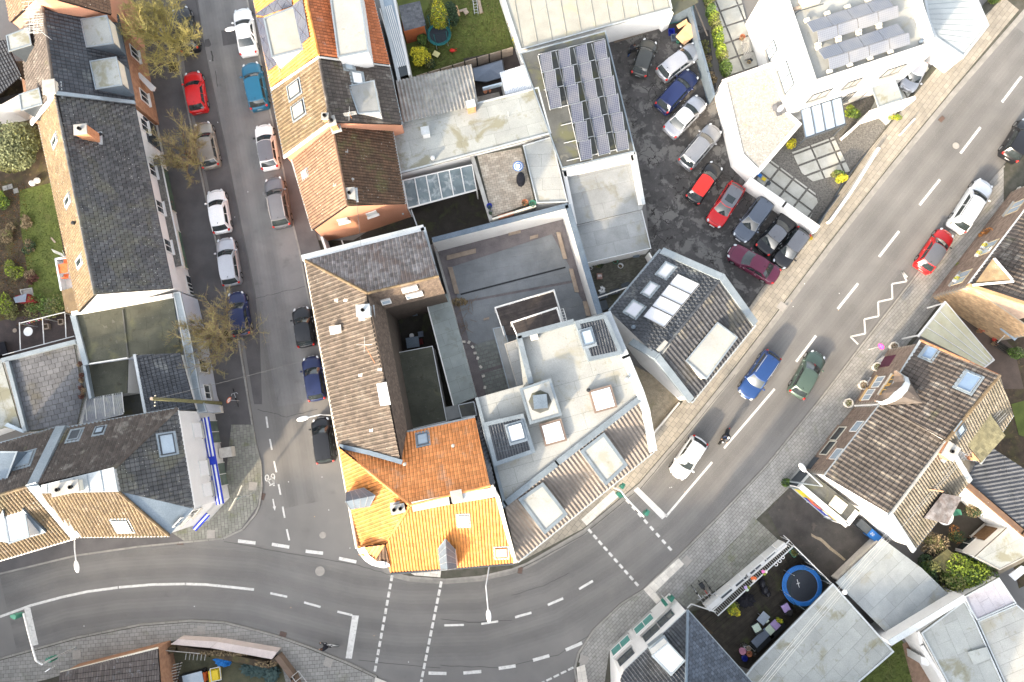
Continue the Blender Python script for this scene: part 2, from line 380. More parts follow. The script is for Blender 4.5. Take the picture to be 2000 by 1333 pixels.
grassm = M('lawn',(.115,.14,.035),(.085,.105,.028),1.2,.95,.4,18,big=.1,stains=[(.6,.55,.7,(.13,.125,.045),.6)])
gravel = M('gravel_grey',(.17,.16,.145),(.10,.095,.085),6,.95,.5,9,specks=[(9,.2,(.3,.28,.25))])
gravel_t = M('gravel_tan',(.36,.30,.215),(.27,.225,.16),3,.95,.5,9,specks=[(9,.25,(.5,.44,.33))],stains=[(1,.56,.68,(.22,.2,.11),.5)])
gravel_w = M('gravel_white',(.36,.345,.315),(.27,.26,.235),5,.95,.5,8,specks=[(8,.22,(.72,.70,.66))],stains=[(1.3,.62,.7,(.5,.32,.16),.7)])
terr = M('terrace_slab',(.145,.147,.155),(.105,.107,.115),.9,.85,.25,isl=.16,big=.1,stains=[(.45,.56,.7,(.10,.09,.06),.6)])
slate_p = M('yard_paving_dark',(.215,.23,.24),(.18,.193,.203),.8,.75,.3,16,big=.15,stains=[(.5,.56,.68,(.20,.215,.23),.6)],specks=[(4,.05,(.35,.34,.3))])
purple = M('yard_subbase',(.19,.17,.17),(.15,.135,.138),1.2,.9,.4,14,specks=[(5,.09,(.36,.33,.3))])
glass = M('glass_dark',(.035,.045,.05),(.03,.04,.045),1,.08,0,sp=.8)
glass_c = M('car_glass',(.03,.038,.04),(.02,.028,.03),1,.06,0,sp=.9)
glass_s = M('glass_sky',(.35,.42,.48),(.30,.37,.43),1,.1,0,sp=.8)
dome = M('skylight_dome',(.84,.84,.84),(.82,.82,.83),1,.2,0,sp=.5)
plast = M('plastic_white',(.80,.80,.79),(.76,.76,.75),1,.4)
framew = M('frame_white',(.74,.73,.70),(.70,.69,.66),2,.5)
framed = M('frame_dark',(.06,.07,.08),(.05,.06,.07),2,.4)
black = M('rubber_black',(.018,.018,.018),(.014,.014,.014),3,.8)
blackp = M('plastic_black',(.025,.027,.03),(.02,.022,.024),3,.5)
rim = M('wheel_rim',(.42,.43,.44),(.38,.39,.4),3,.3,metal=.7)
plate = M('number_plate',(.75,.75,.75),(.72,.72,.72),3,.4)
redl = M('lamp_red',(.55,.015,.01),(.5,.012,.01),3,.2,sp=.7)
headl = M('lamp_clear',(.62,.65,.67),(.55,.58,.6),3,.15,sp=.8)
orangel = M('lamp_orange',(.8,.3,.03),(.75,.28,.03),3,.2)
green_tl = M('traffic_green',(.04,.17,.12),(.03,.14,.10),3,.5)
cableM = M('cable',(.12,.12,.12),(.1,.1,.1),3,.6)
cableL = M('cable_pale',(.5,.5,.48),(.45,.45,.43),3,.6)
polew = M('pole_wood',(.20,.19,.09),(.15,.14,.07),4,.85,.2)
twig_y = M('twig_olive',(.36,.32,.12),(.26,.22,.09),3,.85)
twig_g = M('twig_golden',(.50,.43,.13),(.36,.30,.10),3,.85)
twig_b = M('twig_brown',(.23,.165,.11),(.17,.12,.08),3,.85)
bark = M('bark',(.12,.105,.05),(.09,.075,.04),3,.9)
def leafm(name,a,b): return M(name,a,b,3.5,.7,isl=.45)
lf_dark = leafm('leaf_dark',(.035,.06,.025),(.022,.045,.018)); lf_green = leafm('leaf_green',(.10,.16,.03),(.06,.10,.022))
lf_lime = leafm('leaf_lime',(.24,.30,.03),(.16,.22,.025)); lf_olive = leafm('leaf_olive',(.17,.17,.055),(.11,.115,.04))
lf_grey = leafm('leaf_greygreen',(.19,.20,.095),(.13,.15,.075)); lf_yel = leafm('leaf_yellow',(.60,.50,.03),(.40,.38,.03))
lf_rust = leafm('leaf_rust',(.38,.16,.04),(.25,.10,.03)); lf_dry = leafm('leaf_dry',(.24,.18,.10),(.17,.125,.07))
blue_p = M('plastic_blue',(.03,.17,.52),(.025,.15,.46),2,.4); blue_k = M('blue_deep',(.01,.02,.25),(.01,.02,.2),2,.4)
red_p = M('plastic_red',(.62,.03,.02),(.55,.025,.02),2,.4); yel_p = M('plastic_yellow',(.75,.55,.03),(.7,.5,.03),2,.4)
teal = M('plastic_teal',(.02,.16,.16),(.015,.13,.13),2,.5); tealn = M('net_teal',(.008,.03,.035),(.006,.025,.03),2,.8)
grn_p = M('plastic_green',(.06,.2,.14),(.05,.17,.12),2,.5); lilac = M('cushion_lilac',(.45,.33,.60),(.4,.3,.55),2,.9)
mint = M('cushion_mint',(.55,.64,.53),(.5,.6,.48),2,.9); pinkb = M('balloon_pink',(.8,.2,.5),(.75,.18,.45),2,.3); org_p = M('plastic_orange',(.72,.16,.05),(.65,.14,.04),2,.5)
terra = M('terracotta',(.42,.17,.09),(.35,.14,.07),3,.8); tarp = M('tarp_grey_blue',(.17,.20,.25),(.14,.17,.22),1,.7)
tarpg = M('tarp_green',(.07,.11,.10),(.05,.085,.08),1.5,.7,.3,6); skin = M('skin',(.5,.3,.2),(.45,.27,.18),3,.6)
cloth_k = M('cloth_black',(.02,.02,.025),(.015,.015,.02),3,.9); cloth_b = M('cloth_blue',(.03,.07,.18),(.025,.055,.14),3,.9); cloth_r = M('cloth_rust',(.28,.10,.06),(.22,.08,.05),3,.9)
hair = M('hair_dark',(.03,.02,.015),(.025,.018,.012),3,.8)
poly = M('polycarbonate_cream',(.60,.59,.44),(.52,.51,.36),.7,.5,.05,stains=[(.35,.52,.64,(.48,.42,.2),.7)])
slate_t = M('slate_blue',(.075,.09,.115),(.052,.065,.085),1.8,.5,.12,20,isl=.3,stains=[(.6,.6,.7,(.13,.15,.17),.5)])
sol_w = M('solar_thermal',(.58,.59,.62),(.55,.56,.6),.6,.15,0,sp=.6)
def cells(ca=(.04,.048,.08),cb=(.075,.08,.10),name='solar_cells'):
    m = bpy.data.materials.new(name); m.use_nodes = True; t = m.node_tree; b = t.nodes['Principled BSDF']
    tc = nd(t,'TexCoord'); sep = nd(t,'SeparateXYZ'); t.links.new(tc.outputs['Object'],sep.inputs[0]); ks = []
    for i in (0,1):
        fr = math_(t,'FRACT',math_(t,'DIVIDE',sep.outputs[i],.165)); d = math_(t,'ABSOLUTE',math_(t,'SUBTRACT',fr,.5)); ks.append(rng(t,d,.36,.5))
    g = nd(t,'NewGeometry'); n1 = noise(t,g.outputs['Position'],.5,2)
    base = mixc(t,rng(t,n1,.38,.62),ca,cb)
    k = math_(t,'MAXIMUM',ks[0],ks[1])
    t.links.new(mixc(t,math_(t,'MULTIPLY',k,.5),base,(.30,.31,.34)),b.inputs['Base Color']); b.inputs['Roughness'].default_value = .22; b.inputs['Specular IOR Level'].default_value = .6
    return m
cellm = cells(); cellv = cells((.13,.145,.175),(.19,.195,.205),'solar_cells_sky_reflection')  # the villa's paler copy has the sky's reflection painted into its colour
def paint(name,c,rough=.28,metal=0): return M('car_paint_' + name,c,tuple(x * .93 for x in c),1,rough,0,metal=metal,sp=.6,isl=0)
# ------------------------------------------------------------------ building parts
def sheet(name,pts,z,mat,kind='structure',parent=None):
    p = PP(pts,z)
    if area2([(q.x,q.y) for q in p]) < 0: p = p[::-1]
    o = link(name,mesh(name,p,[tuple(range(len(p)))],mat),parent)
    if kind: o['kind'] = kind
    return o
def block(name,pts,zt,zb,mat,parent=None,kind=None,mtop=None):
    o = MB().prism(PP(pts,zt),zb,mtop=1 if mtop else None).build(name,[mat] + ([mtop] if mtop else []),parent)
    if kind: o['kind'] = kind
    return o
class House:
    def __init__(s,name,label,cat,u,v): s.o = thing(name,label,cat,P(u,v,0)); s.planes = []; s.cap = 300
    def walls(s,outline,mat,inset=.10,zb=-.05,drop=.12,name='wall'):
        p3 = offset(PP(outline),inset); p3 = [Vector((p.x,p.y,p.z - drop)) for p in p3]
        if area2([(p.x,p.y) for p in p3]) < 0: p3 = p3[::-1]
        k = len(p3); mb = MB(); v = p3 + [Vector((p.x,p.y,zb)) for p in p3]
        mb.add(v,[(i,k + i,k + (i + 1) % k,(i + 1) % k) for i in range(k)])
        mb.build(name,mat,s.o)
        for i in range(k):
            a,b = p3[i],p3[(i + 1) % k]; d = Vector((b.x - a.x,b.y - a.y,0)); L = d.length
            if L > .01: d.normalize(); s.planes.append((a,Vector((d.y,-d.x,0)),d,L,max(a.z,b.z),zb))
        return s
    def flat(s,pts,z,mat,wmat=None,zb=-.05,edge=zinc,ew=.22,eh=.12,felt=None,udir=None,name='roof',wname='wall',gap=.025,inset=.06):
        p = PP(pts,z)
        if area2([(q.x,q.y) for q in p]) < 0: p = p[::-1]; pts = pts[::-1]
        if wmat is not None:
            s.walls([(a[0],a[1],z) for a in pts],wmat,inset,zb,.1,wname)
        rf = MB().prism(p,z - .12).build(name,felt_d if felt and felt[0] > .9 else mat,s.o)
        if edge: ring(MB(),p,ew,z - .02,z + eh).build('roof_edge',edge,rf)
        if felt:
            q = offset(p,ew + .01) if edge else p
            q = [Vector((a.x,a.y,z + .004)) for a in q]
            d = udir if udir is not None else (p[1] - p[0])
            lay(rf,'felt_sheet' if felt[0] > .9 else 'tile',q,mat,felt[0],felt[1],gap - .011,.5,.012,udir=d,cap=250,off=.008,rndz=.004)
        return rf
    def slope(s,pts,mat,tw=.30,tl=.34,prof='pan',und=None,cap=None,lip=.035,extra=(),gap=.012,stag=None,ridge=None,th=.16,name='roof'):
        base = PP([q for q in pts if len(q) > 2]); pl = plane_of(base)
        p3 = [RP(q[0],q[1],pl) for q in pts]
        if area2([(q.x,q.y) for q in p3]) < 0: p3 = p3[::-1]
        rf = MB().prism([q - pl[1] * .03 for q in p3],bottom=[q - pl[1] * th for q in p3]).build(name,und or under,s.o)
        if not tw: rf.data.materials[0] = mat
        c = min(s.cap,cap if cap is not None else 300)
        if tw:
            n = lay(rf,'tile',p3,mat,tw,tl,gap,.5 if prof == 'flat' else 0 if stag is None else stag,.018,prof,lip,c,rndz=.004)
            s.cap -= min(n,c)
        return rf,pl
    def ridge(s,pts,mat,r=.13,step=.36):                 # a line of overlapping ridge tiles along a polyline
        mb = MB(); p3 = PP(pts)
        for a,b in zip(p3,p3[1:]):
            d = b - a; n = max(1,int(d.length / step)); q = (b - a).normalized()
            for i in range(n):
                x0 = a + d * (i / n) + Vector((0,0,.01)); x1 = a + d * ((i + 1.12) / n) + Vector((0,0,.02))
                mb.tube(x0,x1,r,r * .86,8)
        mb.build('ridge_cap',mat,s.o)
    def gutter(s,a,b,mat=zinc,r=.09,dz=-.05):
        A,B = P(*a),P(*b); MB().tube(A + Vector((0,0,dz)),B + Vector((0,0,dz)),r,r,6).build('gutter',mat,s.o)
    def chimney(s,u,v,z,w_,d_,h,rz=0,mat=chim,cap=conc,pots=1,sink=1.5,top=0):
        c = P(u,v,z); mb = MB().box(c,w_,d_,h + sink,rz,z0=-sink); o = mb.build('chimney',mat,s.o)
        m2 = MB().box(c + Vector((0,0,h)),w_ + .12,d_ + .12,.09,rz,z0=0); m2.build('chimney_cap',cap,o)
        m3 = MB()
        for i in range(pots):
            off = (i - (pots - 1) / 2) * w_ * .5
            m3.lathe(c + Vector((math.cos(rz) * off,math.sin(rz) * off,h + .09)),[(.13,0),(.15,.22),(.11,.22),(.1,.02),(.001,.02)],10)
        m3.build('chimney_pot',black if not top else zinc_d,o)
        MB().box(c + Vector((0,0,.02)),w_ + .35,d_ + .35,.1,rz,z0=-.25).build('flashing',zinc_l,o); return o
    def skylight(s,pl,u,v,w_,h_,glassm=glass_s,fr=framed,ang=None,raise_=.09,flash=True):
        c = RP(u,v,pl); n = pl[1]; e = Vector((0,0,1)).cross(n).normalized(); f = n.cross(e)
        if ang is not None: e = Vector((math.cos(ang),math.sin(ang),0)); e = (e - n * e.dot(n)).normalized(); f = n.cross(e)
        B = Matrix(((e.x,f.x,n.x,0),(e.y,f.y,n.y,0),(e.z,f.z,n.z,0),(0,0,0,1)))
        mb = MB(); t = .07
        for x,y,a,b in ((0,h_ / 2,w_ + t,t),(0,-h_ / 2,w_ + t,t),(w_ / 2,0,t,h_ - t),(-w_ / 2,0,t,h_ - t)):
            mb.box(c + e * x + f * y,a,b,raise_ + .12,z0=-.04,M_=B)
        o = mb.build('skylight',fr,s.o)
        MB().box(c,w_ - t,h_ - t,.05,z0=raise_ - .02,M_=B).build('pane',glassm,o)
        if flash:
            m2 = MB()
            for x,y,a,b in ((0,h_ / 2 + .13,w_ + .36,.14),(0,-h_ / 2 - .16,w_ + .36,.2),(w_ / 2 + .12,0,.13,h_ + .1),(-w_ / 2 - .12,0,.13,h_ + .1)):
                m2.box(c + e * x + f * y,a,b,.08,z0=0,M_=B)
            m2.build('flashing',zinc,o)
        return o
    def box(s,name,pts,zt,zb,mat,roofm=None,edge=None,ew=.12,eh=.05,parent=None):
        o = MB().prism(PP(pts,zt),zb).build(name,mat,parent or s.o)
        if roofm:
            p = PP(pts,zt)
            r_ = MB().prism([Vector((q.x,q.y,zt + .06)) for q in offset(p,-.08)],zt).build('dormer_roof' if 'dormer' in name else 'roof_sheet',roofm,o)
            if edge: ring(MB(),offset(p,-.09),ew,zt + .05,zt + .06 + eh).build('roof_edge',edge,o)
        return o
    def hit(s,u,v,k=0):                                   # the wall of this house that the photo shows at (u, v)
        best,bd = s.planes[k],1e9; r = ray(u,v)
        for pl in s.planes:
            if r.dot(pl[1]) >= -1e-4: continue
            c = RP(u,v,(pl[0],pl[1])); t = (c - pl[0]).dot(pl[2]); miss = max(0,-t,t - pl[3]) * 40 + max(0,c.z - pl[4],pl[5] - c.z) * 40
            q = miss + (c - Vector((0,0,CH))).length
            if q < bd: best,bd = pl,q
        return best
    def win(s,k,u,v,w_,h_,fr=framew,gl=glass,sill=True,bars=1,rec=False,sillm=None,shutter=None):
        pl = s.hit(u,v,k); c = RP(u,v,(pl[0],pl[1])); d = pl[2]; n = pl[1]
        B = Matrix(((d.x,n.x,0,0),(d.y,n.y,0,0),(0,0,1,0),(0,0,0,1)))
        T = lambda x,y,z: c + d * x + n * y + Vector((0,0,z))
        mb = MB(); t = .07
        for x,z,a,b in ((0,h_ / 2,w_ + t,t),(0,-h_ / 2,w_ + t,t),(w_ / 2,0,t,h_ - t),(-w_ / 2,0,t,h_ - t)):
            mb.box(T(x,.05,z),a,.08,b,M_=B)
        if bars:
            for i in range(bars): mb.box(T((i + 1) * w_ / (bars + 1) - w_ / 2,.05,0),.06,.06,h_ - t,M_=B)
        o = mb.build('window',fr,s.o)
        MB().box(T(0,.04,0),w_ - t,.03,h_ - t,M_=B).build('pane',gl,o)
        if sill: MB().box(T(0,.12,-h_ / 2 - .06),w_ + .25,.26,.06,M_=B).build('sill',sillm or conc,o)
        if shutter: MB().box(T(0,.07,h_ * .12),w_ - .08,.04,h_ * .7,M_=B).build('shutter',shutter,o)
        return o
def face(h,a,b,z,zb,mat,t=.06,name='window_band'):  # a thin panel standing on the outer face a-b of a dormer
    A,B = P(*a,z),P(*b,z); A.z = B.z = z - .08; n = Vector(((B - A).y,-(B - A).x,0)).normalized(); m = (A + B) / 2
    e = (B - A) * .06; q = [A + e,B - e,B - e + n * t,A + e + n * t]
    return MB().prism(q,zb).build(name,mat,h.o)
def dorm(h,quad,z,zb,wm,rm=zinc_l,win=None,em=zinc,eh=.05):
    return h.box('dormer',quad,z,zb,wm,rm,em,.1,eh)
def onplane(h,name,pl,quad,th,mat,parent=None,off=.0,group=None):
    p = [RP(u,v,pl) + pl[1] * (off + th) for u,v in quad]
    if area2([(q.x,q.y) for q in p]) < 0: p = p[::-1]
    return MB().prism(p,bottom=[q - pl[1] * th for q in p]).build(name,mat,parent or (h.o if h else None))
def lerp2(a,b,t): return (a[0] + (b[0] - a[0]) * t,a[1] + (b[1] - a[1]) * t)
def corrugated(parent,name,p3,mat,pitch=.18,amp=.035,th=.02,sheets=1.0):
    """corrugated sheets: waves across the slope, split in overlapping sheets"""
    c0,n = plane_of(p3); e = Vector((0,0,1)).cross(n)
    if e.length < 1e-3: e = (p3[1] - p3[0])
    e.normalize(); f = n.cross(e)
    poly = [((p - c0).dot(e),(p - c0).dot(f)) for p in p3]
    us = [p[0] for p in poly]; vv = [p[1] for p in poly]; mb = MB(); st = pitch / 4
    k0 = int(min(us) / st) - 1; k1 = int(max(us) / st) + 1
    nl = max(1,int(round((max(vv) - min(vv)) / sheets))); hl = (max(vv) - min(vv)) / nl
    for r_ in range(nl):
        y0 = min(vv) + r_ * hl; y1 = y0 + hl + .0
        for k in range(k0,k1):
            c = clip_rect(poly,k * st,y0,(k + 1) * st,y1)
            if not c: continue
            if area2(c) < 0: c = c[::-1]
            mb.add([c0 + e * x + f * y + n * (amp * (1 + math.sin(2 * math.pi * round(x / st) / 4)) + .03 * (1 - (y - y0) / hl)) for x,y in c],[tuple(range(len(c)))])
    o = mb.build(name,mat,parent); return o
def quadP(q,z): return PP(q,z)
# ------------------------------------------------------------------ cars
CARK = {'hatch': (1.46,[0,.25,.42,.86,.965],1.74),'wagon': (1.48,[0,.255,.405,.885,.975],1.78),'sedan': (1.42,[0,.26,.42,.70,.84],1.78),
        'suv': (1.66,[0,.25,.40,.885,.975],1.86),'van': (1.62,[0,.17,.34,.90,.975],1.80),'mini': (1.5,[0,.24,.40,.86,.965],1.66)}
def car(front,rear,kind,col,label,roofc=None,group=None,rails=False,name='parked_car',wscale=1.0,zoff=0.0,hood=None,door_open=0,sun_roof=False,plate_r=True):
    H_,fr,W = CARK[kind]; A,B = P(*front,.7),P(*rear,.7); A.z = B.z = 0
    d = A - B; L = d.length; ang = math.atan2(d.y,d.x); mid = (A + B) / 2; W *= wscale
    ox = thing(name,label,'car',(mid.x,mid.y,zoff),group)
    T = Matrix.Translation((mid.x,mid.y,zoff)) @ Matrix.Rotation(ang,4,'Z')
    X = lambda t: L / 2 - t * L                              # t = 0 at the front bumper, 1 at the rear
    belt = H_ * .60; hb = H_ * .50
    ts = [0,.012,.04,.09,.16,.25,.36,.5,.64,.76,.86,.93,.97,.99,1.0]
    def hw(t):                                               # half width of the body in plan
        if t < .2: return W / 2 * (.72 + .28 * math.sin(math.pi / 2 * min(1,(t / .2)) ** .62))
        if t > .84: return W / 2 * (.80 + .20 * math.sin(math.pi / 2 * min(1,((1 - t) / .16)) ** .62))
        return W / 2
    def top(t):
        h = np.interp(t,[0,.02,.10,fr[1],.5,fr[3],.95,.985,1],[hb * .72,hb * .88,hb * 1.02,belt,belt * 1.03,belt * 1.05,belt * (1.05 if kind != 'sedan' else 1.02),belt * .95,belt * .75]); return float(h)
    v,f = [],[]; K = 11
    for t in ts:
        w_,h = hw(t),top(t); x = X(t)
        # front and rear bow: plan curve
        for s_,z in ((-1.0,.22),(-1.0,.36),(-1.0,h * .72),(-.965,h * .90),(-.86,h * .985),(-.45,h + .012),(0,h + .018),(.45,h + .012),(.86,h * .985),(.965,h * .90),(1.0,h * .72),(1.0,.36),(1.0,.22)):
            bow = (.18 if t < .05 else .10 if t > .96 else 0) * s_ * s_ * (1 if t < .5 else -1)
            v.append(T @ Vector((x - bow,s_ * w_,z)))
    K = 13
    for i in range(len(ts) - 1):
        for j in range(K - 1): f.append((i * K + j,i * K + j + 1,(i + 1) * K + j + 1,(i + 1) * K + j))
    f.append(tuple(range(K))[::-1]); b = (len(ts) - 1) * K; f.append(tuple(range(b,b + K)))
    body = link('body',mesh('body',v,f,col,smooth=True),ox)
    # greenhouse: a grid between belt line and roof line
    def gh(t,s_):                                           # surface of the cabin at position t (0 cowl .. 1 rear base), side s_
        pass
    xw,xr0,xr1,xb = X(fr[1]),X(fr[2]),X(fr[3]),X(fr[4])
    rw,bw = W * .385,W * .455; zr = H_; zb = belt - .02
    def arc(x,s_,k): return x - k * s_ * s_
    def surf(x0,z0,w0,k0,x1,z1,w1,k1,nx,ny,t0=0.,t1=1.,s0=-1.,s1=1.,push=0.0,bul=0.0):
        vv,ff = [],[]
        for i in range(nx + 1):
            t = t0 + (t1 - t0) * i / nx
            for j in range(ny + 1):
                s_ = s0 + (s1 - s0) * j / ny
                x = arc(x0,s_,k0) * (1 - t) + arc(x1,s_,k1) * t; y = s_ * (w0 * (1 - t) + w1 * t)
                z = z0 * (1 - t) + z1 * t + bul * math.sin(math.pi * t) + .045 * (1 - s_ * s_) * t
                vv.append(Vector((x,y,z)))
        for i in range(nx):
            for j in range(ny): ff.append((i * (ny + 1) + j,i * (ny + 1) + j + 1,(i + 1) * (ny + 1) + j + 1,(i + 1) * (ny + 1) + j))
        return vv,ff
    rc = roofc or col
    mb = MB(); n = 8
    kf,kr = .20,-.09
    def add(vf,m=0,pn=0):
        mb.add([T @ p for p in vf[0]],vf[1],m)
    # roof skin
    vv,ff = [],[]
    for i in range(7):
        t = i / 6
        for j in range(9):
            s_ = -1 + j / 4
            x = arc(xr0,s_,kf * .7) * (1 - t) + arc(xr1,s_,kr * .7) * t
            vv.append(T @ Vector((x,s_ * rw * (1 - .05 * abs(2 * t - 1) ** 3),zr - .07 * (2 * t - 1) ** 2 * (1.0 if kind != 'van' else .6) - .035 * s_ * s_ * s_ * s_)))
    for i in range(6):
        for j in range(8): ff.append((i * 9 + j,i * 9 + j + 1,(i + 1) * 9 + j + 1,(i + 1) * 9 + j))
    roof = link('roof',mesh('roof',vv,ff,rc,smooth=True),ox)
    # cabin shell in body colour (pillars show round the panes)
    ze = zr - .09
    cab = MB()
    add_ = lambda vf: cab.add([T @ p for p in vf[0]],vf[1])
    def rim_(t,s_):  # roof edge point
        return Vector((arc(xr0,s_,kf * .7) * (1 - t) + arc(xr1,s_,kr * .7) * t,s_ * rw * (1 - .05 * abs(2 * t - 1) ** 3),zr - .07 * (2 * t - 1) ** 2 * (1.0 if kind != 'van' else .6) - .035 * s_ ** 4))
    def base_(t,s_): return Vector((arc(xw,s_,kf) * (1 - t) + arc(xb,s_,kr) * t,s_ * bw,zb))
    def band(pts_b,pts_t,nrow=3,push=.0,nrm=None,a0=0,a1=1,bulge=.02):
        vv,ff = [],[]; m = len(pts_b)
        for i in range(nrow + 1):
            t = a0 + (a1 - a0) * i / nrow
            for q in range(m): vv.append(pts_b[q].lerp(pts_t[q],t) + nrm * (push + bulge * math.sin(math.pi * t)))
        for i in range(nrow):
            for q in range(m - 1): ff.append((i * m + q,i * m + q + 1,(i + 1) * m + q + 1,(i + 1) * m + q))
        return [T @ p for p in vv],ff
    S9 = [-1 + q / 4 for q in range(9)]; S7 = [-.9 + q * .3 for q in range(7)]
    nf = Vector((zr - zb,0,xw - xr0)).normalized(); nr = Vector((-(zr - zb),0,max(.05,xr1 - xb))).normalized()
    for (bt,S,nn) in ((0,S9,nf),(1,S9,nr)):
        g = band([base_(bt,s_) for s_ in S],[rim_(bt,s_) for s_ in S],3,0,nn); cab.add(*g)
    T8 = [q / 7 for q in range(8)]
    for s_ in (-1,1):
        g = band([base_(t,s_) for t in T8],[rim_(t,s_) for t in T8],3,0,Vector((0,s_,.25)).normalized()); cab.add(*g)
    cab.build('cabin_frame',rc if roofc is None else col,ox,True)
    for nm,bt,nn,a0,a1 in (('windscreen',0,nf,.04,.93),('rear_window',1,nr,.12 if kind != 'sedan' else .05,.90)):
        g = band([base_(bt,s_) for s_ in S7],[rim_(bt,s_) for s_ in S7],4,.014,nn,a0,a1)
        link(nm,mesh(nm,g[0],g[1],glass_c,smooth=True),ox)
    for s_ in (-1,1):
        for t0,t1 in ((.13,.47),(.50,.90)):
            TT = [t0 + (t1 - t0) * q / 4 for q in range(5)]
            bb = [base_(t,s_) for t in TT]; tt = [rim_(t,s_) for t in TT]
            if t0 < .2: tt[0] = tt[0].lerp(tt[1],.45); bb[0] = bb[0]
            g = band(bb,tt,3,.014,Vector((0,s_,.25)).normalized(),.14,.90)
            link('side_window',mesh('side_window',g[0],g[1],glass_c,smooth=True),ox)
    wr = .32 if kind not in ('suv','van') else .35
    for t in (.165,.80):
        for s_ in (-1,1):
            c = Vector((X(t),s_ * (W / 2 - .085),wr)); a,b_ = c + Vector((0,-.105,0)),c + Vector((0,.105,0))
            wh = MB().tube(T @ a,T @ b_,wr,wr,16).build('wheel',black,ox)
            q = c + Vector((0,s_ * .11,0)); MB().tube(T @ (q - Vector((0,s_ * .02,0))),T @ q,wr * .66,wr * .62,12).build('rim',rim,wh)
    for s_ in (-1,1):
        g = MB(); c = Vector((X(.045),s_ * W * .345,top(.05) * .93))
        g.ell(T @ c,.17,.10,.05,10,rot=Matrix.Rotation(ang - s_ * .5,4,'Z')); g.build('headlight',headl,ox,True)
        g = MB(); c = Vector((X(.955),s_ * W * .40,belt * .93)); g.ell(T @ c,.15,.10,.15 if kind in ('wagon','suv','van','hatch') else .08,10,rot=Matrix.Rotation(ang + s_ * .45,4,'Z'))
        g.build('tail_light',redl,ox,True)
        c = Vector((X(fr[1] + .055),s_ * (W / 2 + .08),belt + .06)); MB().ell(T @ c,.10,.13,.08,10,rot=Matrix.Rotation(ang,4,'Z')).build('mirror',blackp if roofc else col,ox,True)
        if rails:
            pts = [T @ (rim_(t,s_ * .93) + Vector((0,0,.07 if .05 < t < .95 else .0))) for t in (.08,.14,.4,.7,.88,.93)]
            MB().path(pts,.022,6).build('roof_rail',alu if rails is True else blackp,ox)
        # door cut line and handles
        mbd = MB()
        for t in (.33,.57): mbd.box(T @ Vector((X(t) - .25,s_ * (W / 2 + .006),belt * .86)),.16,.03,.035,ang)
        mbd.build('door_handle',alu,ox)
    MB().box(T @ Vector((X(1.0) + .085,0,belt * .62)),.03,.52,.12,ang).build('number_plate',plate,ox)
    MB().box(T @ Vector((X(0) + .0,0,hb * .55)),.04,.52,.12,ang).build('number_plate',plate,ox)
    g = MB()
    for j in range(8):                                       # bonnet and tailgate shut lines
        s0,s1 = -1 + j / 4,-1 + (j + 1) / 4
        for t,k in ((.055,.16),):
            a = Vector((X(t) - k * s0 * s0,s0 * hw(.08) * .86,top(t + .01) + .012 - .02 * abs(s0))); b_ = Vector((X(t) - k * s1 * s1,s1 * hw(.08) * .86,top(t + .01) + .012 - .02 * abs(s1)))
            g.tube(T @ a,T @ b_,.011,.011,4)
    g.build('bonnet_gap',blackp,ox)
    MB().tube(T @ Vector((arc(xr1,0,0) + .22,0,zr - .04)),T @ Vector((arc(xr1,0,0) + .08,0,zr + .06)),.03,.012,6).build('antenna',blackp,ox)
    if sun_roof:
        t0,t1 = .18,.5; vv = []
        for t in (t0,t1):
            for s_ in (-.62,0,.62): p = rim_(t,s_); vv.append(T @ (p + Vector((0,0,.02 if s_ else .035))))
        link('sunroof',mesh('sunroof',vv,[(0,1,4,3),(1,2,5,4)],glass_c),ox)
    if door_open:
        s_ = door_open; hx = X(.30); c = T @ Vector((hx - .45,s_ * (W / 2 + .42),.82))
        MB().box(c,1.05,.10,.85,ang + s_ * R(-52)).build('open_door',col,ox)
    if hood: body.data.materials[0] = hood
    return ox
# ------------------------------------------------------------------ plants
def leaf_cloud(mb,c,rx,ry,rz,n,s=.12,shell=.45,m=0,flat=.0):
    for _ in range(n):
        while True:
            p = Vector((ru(-1,1),ru(-1,1),ru(-1,1)))
            if p.length <= 1: break
        if p.length > 1e-3: p = p * (p.length ** (shell - 1)) if shell < 1 else p
        q = c + Vector((p.x * rx,p.y * ry,p.z * rz)); a = ru(0,6.28); t = ru(-.9,.9) * (1 - flat); sc = s * ru(.6,1.4)
        d = Vector((math.cos(a),math.sin(a),t)).normalized(); e = d.cross(Vector((ru(-.6,.6),ru(-.6,.6),1))).normalized()
        mb.add([q - d * sc,q + e * sc * .5,q + d * sc,q - e * sc * .5],[(0,1,2,3)],m)
def shrub(name,label,u,v,r,h,mats,n=900,z=0,ls=.1,cat='shrub',clumps=8,group=None,stretch=(1,1),cone=False):
    c = P(u,v,z if cone else z + h * .45); c.z = z; o = thing(name,label,cat,c,group)
    t = MB()
    for k in range(5):
        a = ru(0,6.28); t.tube(c + Vector((0,0,-.02)),c + Vector((math.cos(a) * r * .4,math.sin(a) * r * .4,h * .7)),.035 + r * .02,.012,5)
    t.build('stem',bark,o)
    mb = MB()
    if cone:
        for k in range(n):
            tt = ru(0,1) ** 1.3; rr = r * (1 - tt) ** .8 * ru(.75,1.05); a = ru(0,6.28)
            leaf_cloud(mb,c + Vector((math.cos(a) * rr,math.sin(a) * rr,.1 + tt * h)),.05,.05,.08,1,ls,1,random.randrange(len(mats)))
    else:
        for k in range(clumps):
            a = ru(0,6.28); q = ru(0,.62) if k else 0
            cc = c + Vector((math.cos(a) * r * q * stretch[0],math.sin(a) * r * q * stretch[1],h * ru(.4,.68))); k_ = ru(.36,.6)
            mi = random.randrange(len(mats))
            leaf_cloud(mb,cc,r * k_,r * k_,h * ru(.25,.36),n // clumps,ls,.45,mi)
    mb.build('foliage',mats,o); return o
